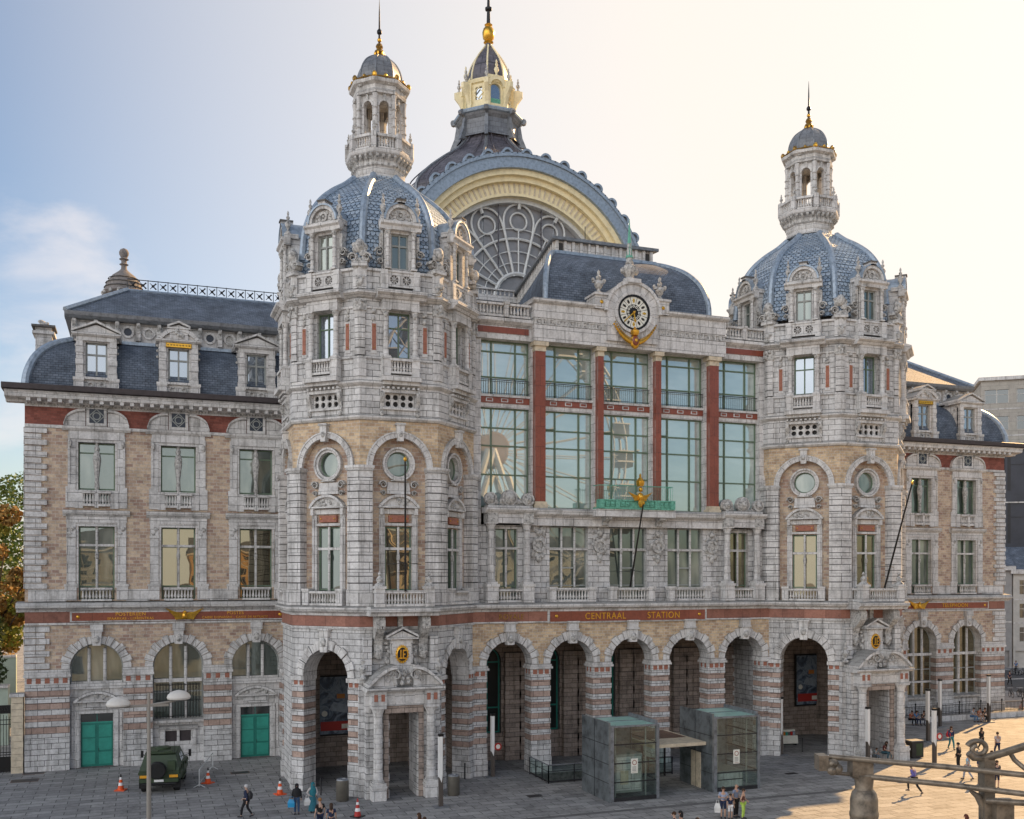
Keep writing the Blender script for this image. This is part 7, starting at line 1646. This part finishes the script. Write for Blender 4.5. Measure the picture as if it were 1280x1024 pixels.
# ================================================================ METAL RAILING IN FRONT OF THE CAMERA
plain('rail_paint', (.20, .165, .125), .36, .35, .4, 30, .0015, .5)
def cp(px, py, Z): u = (px-640)/FPX; return (Z*(sn+cs*u), CY+Z*(cs-sn*u), CH-(py-HZ)*Z/FPX)
F_ = 3.0; RL = empty('terrace_railing', cp(1080, 1100, F_)); tag(RL, 'grey wrought iron terrace railing with scroll and round headed post, close at lower right', 'railing'); off = Vector(RL.location)
def rt(q, pts, r_, n=10): q.tube([tuple(Vector(cp(*p))-off) for p in pts], r_, n)
q = MB('rail_paint'); rt(q, [(1036, 946, 3.05), (1186, 959, 2.95), (1300, 971, 2.85)], .0085); rt(q, [(1066, 969, 3.05), (1186, 981, 2.95), (1300, 995, 2.85)], .0085)
rt(q, [(1040, 966, 3.05), (1062, 968, 3.05)], .006); rt(q, [(1232, 1001, 2.9), (1300, 1005, 2.85)], .009); q.build('rail_bar', RL)
def slab_cam(q, x0, y0, x1, y1, Z, d_, mat='rail_paint'):
    A_ = [cp(x0, y0, Z), cp(x1, y0, Z), cp(x1, y1, Z), cp(x0, y1, Z)]; fw = Vector((sn, cs, 0))*d_
    a = [Vector(p)-off for p in A_]; b = [p+fw for p in a]; q.use(mat)
    for f_ in ((a[0], a[3], a[2], a[1]), (b[0], b[1], b[2], b[3]), (a[0], a[1], b[1], b[0]), (a[1], a[2], b[2], b[1]), (a[2], a[3], b[3], b[2]), (a[3], a[0], b[0], b[3])): q.face([tuple(v) for v in f_])
q = MB('rail_paint'); slab_cam(q, 1066, 950, 1092, 973, 3.03, .05); q.build('joint_block', RL); q = MB('rail_paint'); slab_cam(q, 1024, 945, 1036, 964, 3.03, .05); q.build('end_block', RL)
q = MB('rail_paint')
for (a, b) in ((1042, 955), (1047, 961), (1040, 963)): q.ball(tuple(Vector(cp(a, b, 3.03))-off), .016, 8, 6, 1, 'rail_paint')
q.build('rosette', RL)
px0 = Vector(cp(1080, 985, 3.05))-off; q = MB('rail_paint')
q.lathe([(.03, px0.z+.04), (.026, px0.z), (.03, px0.z-.01), (.052, px0.z-.025), (.036*1.1+.002, px0.z-.03)][:3]+[(.028, px0.z-.004), (.036, px0.z-.014), (.041, px0.z-.035), (.041, px0.z-.07), (.043, px0.z-.075), (.043, px0.z-.085), (.041, px0.z-.09), (.041, px0.z-.22), (.05, px0.z-.24), (.05, px0.z-1.3)], (px0.x, px0.y), 20, 'rail_paint'); q.build('post', RL)
q = MB('rail_paint'); pts = []
for i in range(44): a = R(200)+2*PI*1.15*i/43; r_ = 13-.19*i; pts.append((1222+r_*1.05*math.cos(a), 936+r_*.85*math.sin(a), 2.95))
rt(q, pts[::-1], .0075); rt(q, [(1211, 941, 2.95), (1217, 947, 2.95), (1230, 948, 2.95), (1255, 941, 2.9), (1300, 927, 2.8)], .011); rt(q, [(1262, 940, 2.9), (1268, 950, 2.9), (1280, 960, 2.88), (1300, 972, 2.85)], .007); q.build('scroll', RL)
q = MB('rail_paint'); slab_cam(q, 1231, 948, 1244, 1400, 2.93, .04); q.build('post', RL)
q = MB('rail_paint'); rt(q, [(1212, 988, 2.95), (1222, 995, 2.95), (1230, 1010, 2.95), (1232, 1035, 2.95)], [.004, .010, .012, .012]); slab_cam(q, 1246, 1000, 1268, 1060, 2.9, .03); q.build('bracket', RL)
tb = MB('render_grey'); tb.box(-9, 9, -16, -.2, 0, 11.4); tb.box(-9.1, 9.1, -16.1, -.1, 11.4, 11.6, 'stone_trim'); o = tb.build('terrace_block', None, (2, CY+4.2, 0)); tag(o, 'low grey building whose roof terrace carries the camera and its railing', 'building')
# ================================================================ SKY, SUN, CAMERA
SUN_AZ = (.857, .515); EL = R(28)
az = math.atan2(SUN_AZ[0], SUN_AZ[1])        # from +y towards +x
wd = bpy.data.worlds.new('World'); sc.world = wd; wd.use_nodes = True; nt = wd.node_tree; bg = nt.nodes['Background']
sky = node(nt, 'ShaderNodeTexSky'); sky.sky_type = 'NISHITA'; sky.sun_disc = False; sky.sun_elevation = EL; sky.sun_rotation = az; sky.air_density = 1.0; sky.dust_density = SKY_DUST; sky.ozone_density = 1.2; sky.altitude = 10
tc = node(nt, 'ShaderNodeTexCoord')
def vm(op, a, b=None):
    n = node(nt, 'ShaderNodeVectorMath', operation=op); link(nt, a, n.inputs[0])
    if b is not None: n.inputs[1].default_value = b
    return n
def mth(op, a, b=None, c=None):
    n = node(nt, 'ShaderNodeMath', operation=op)
    for i, v in enumerate((a, b, c)):
        if v is None: continue
        if isinstance(v, (int, float)): n.inputs[i].default_value = v
        else: link(nt, v, n.inputs[i])
    return n.outputs[0]
D_ = tc.outputs['Generated']; sz = node(nt, 'ShaderNodeSeparateXYZ'); link(nt, D_, sz.inputs[0])
mp = node(nt, 'ShaderNodeMapping'); mp.inputs['Scale'].default_value = (1.8, 1.8, 5.0); mp.inputs['Location'].default_value = CLOC; link(nt, D_, mp.inputs[0])
cn_ = noise(nt, 1.0, 8, .58, mp.outputs[0], .4)
sd = Vector((SUN_AZ[0]*math.cos(EL), SUN_AZ[1]*math.cos(EL), math.sin(EL)))
ds = vm('DOT_PRODUCT', D_, tuple(sd)).outputs['Value']
back = mth('MAXIMUM', mth('MULTIPLY', ds, -1), 0)
cl = ramp(nt, [(.50, (0, 0, 0)), (.60, (.5,)*3), (.72, (.9,)*3)]); link(nt, cn_, cl.inputs[0])
low = ramp(nt, [(0, (1, 1, 1)), (.27, (.9,)*3), (.40, (.0,)*3)]); link(nt, sz.outputs[2], low.inputs[0])
lft = ramp(nt, [(.38, (1, 1, 1)), (.62, (0, 0, 0))]); link(nt, ds, lft.inputs[0])
cm = mth('MULTIPLY', mth('MULTIPLY', cl.outputs[0], low.outputs[0]), lft.outputs[0])
# soft cumulus low over the left wing
def puff(azd, eld, r0, r1, amt):
    a, e = R(azd), R(eld); dd = vm('DOT_PRODUCT', D_, (math.sin(a)*math.cos(e), math.cos(a)*math.cos(e), math.sin(e))).outputs['Value']
    return mth('MULTIPLY', ramp_f(dd, math.cos(R(r1)), math.cos(R(r0))), amt)
def ramp_f(v, a, b):
    n = node(nt, 'ShaderNodeMapRange'); n.interpolation_type = 'SMOOTHSTEP'; n.inputs['From Min'].default_value = a; n.inputs['From Max'].default_value = b; link(nt, v, n.inputs['Value']); return n.outputs[0]
mp2 = node(nt, 'ShaderNodeMapping'); mp2.inputs['Scale'].default_value = (5, 5, 9); link(nt, D_, mp2.inputs[0]); n2 = noise(nt, 1.4, 7, .55, mp2.outputs[0], .3)
pf = mth('MAXIMUM', mth('MAXIMUM', puff(-4.0, 13.5, 2, 7, 1.0), puff(-8.5, 9.0, 2, 7, 1.0)), puff(-5, 5, 3, 13, .75))
pm = ramp_f(mth('ADD', mth('MULTIPLY', pf, .42), n2), .74, 1.02)
cm = mth('MAXIMUM', mth('MULTIPLY', cm, .35), mth('MULTIPLY', pm, .5))
# added fill: sky behind the camera brightened to light the shaded facade
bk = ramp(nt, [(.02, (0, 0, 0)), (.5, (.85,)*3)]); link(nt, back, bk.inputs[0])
haze = ramp(nt, [(.48, (0, 0, 0)), (.72, (.52,)*3), (.90, (.95,)*3)]); link(nt, ds, haze.inputs[0])
cfac = mth('MAXIMUM', cm, bk.outputs[0])
skyc = mix(nt, 1, sky.outputs[0], (SKY_TINT), 'MULTIPLY')
hb = ramp(nt, [(.10, (.50,)*3), (.40, (1,)*3)]); link(nt, sz.outputs[2], hb.inputs[0])  # the added fill is weaker low down, where the windows mirror it
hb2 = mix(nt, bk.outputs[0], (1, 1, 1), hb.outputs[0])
ccol = mix(nt, bk.outputs[0], CLOUD_F, BACK_FILL_C)  # cloud colour in view, added fill colour behind the camera
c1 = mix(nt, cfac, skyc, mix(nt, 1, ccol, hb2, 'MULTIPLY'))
c2 = mix(nt, haze.outputs[0], c1, GLOW_C)
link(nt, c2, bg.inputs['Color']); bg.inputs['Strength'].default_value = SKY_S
sl = bpy.data.lights.new('Sun', 'SUN'); sl.energy = SUN_S; sl.angle = R(.5); sl.color = SUN_C; so = bpy.data.objects.new('Sun', sl); col.objects.link(so)
so.rotation_euler = sd.to_track_quat('Z', 'Y').to_euler(); so.location = (60, 40, 90)
cam = bpy.data.cameras.new('Camera'); co = bpy.data.objects.new('Camera', cam); col.objects.link(co); sc.camera = co
cam.sensor_width = 36; cam.lens = 36*FPX/1280; cam.shift_y = (HZ-512)/1280; cam.clip_start = .05; cam.clip_end = 5000
co.location = (0, CY, CH); co.rotation_euler = (PI/2, 0, -YAW)
vs = sc.view_settings; vs.view_transform = 'Standard'; vs.look = 'None'; vs.gamma = 1; vs.exposure = EXPO
bpy.data.objects.remove(P0)
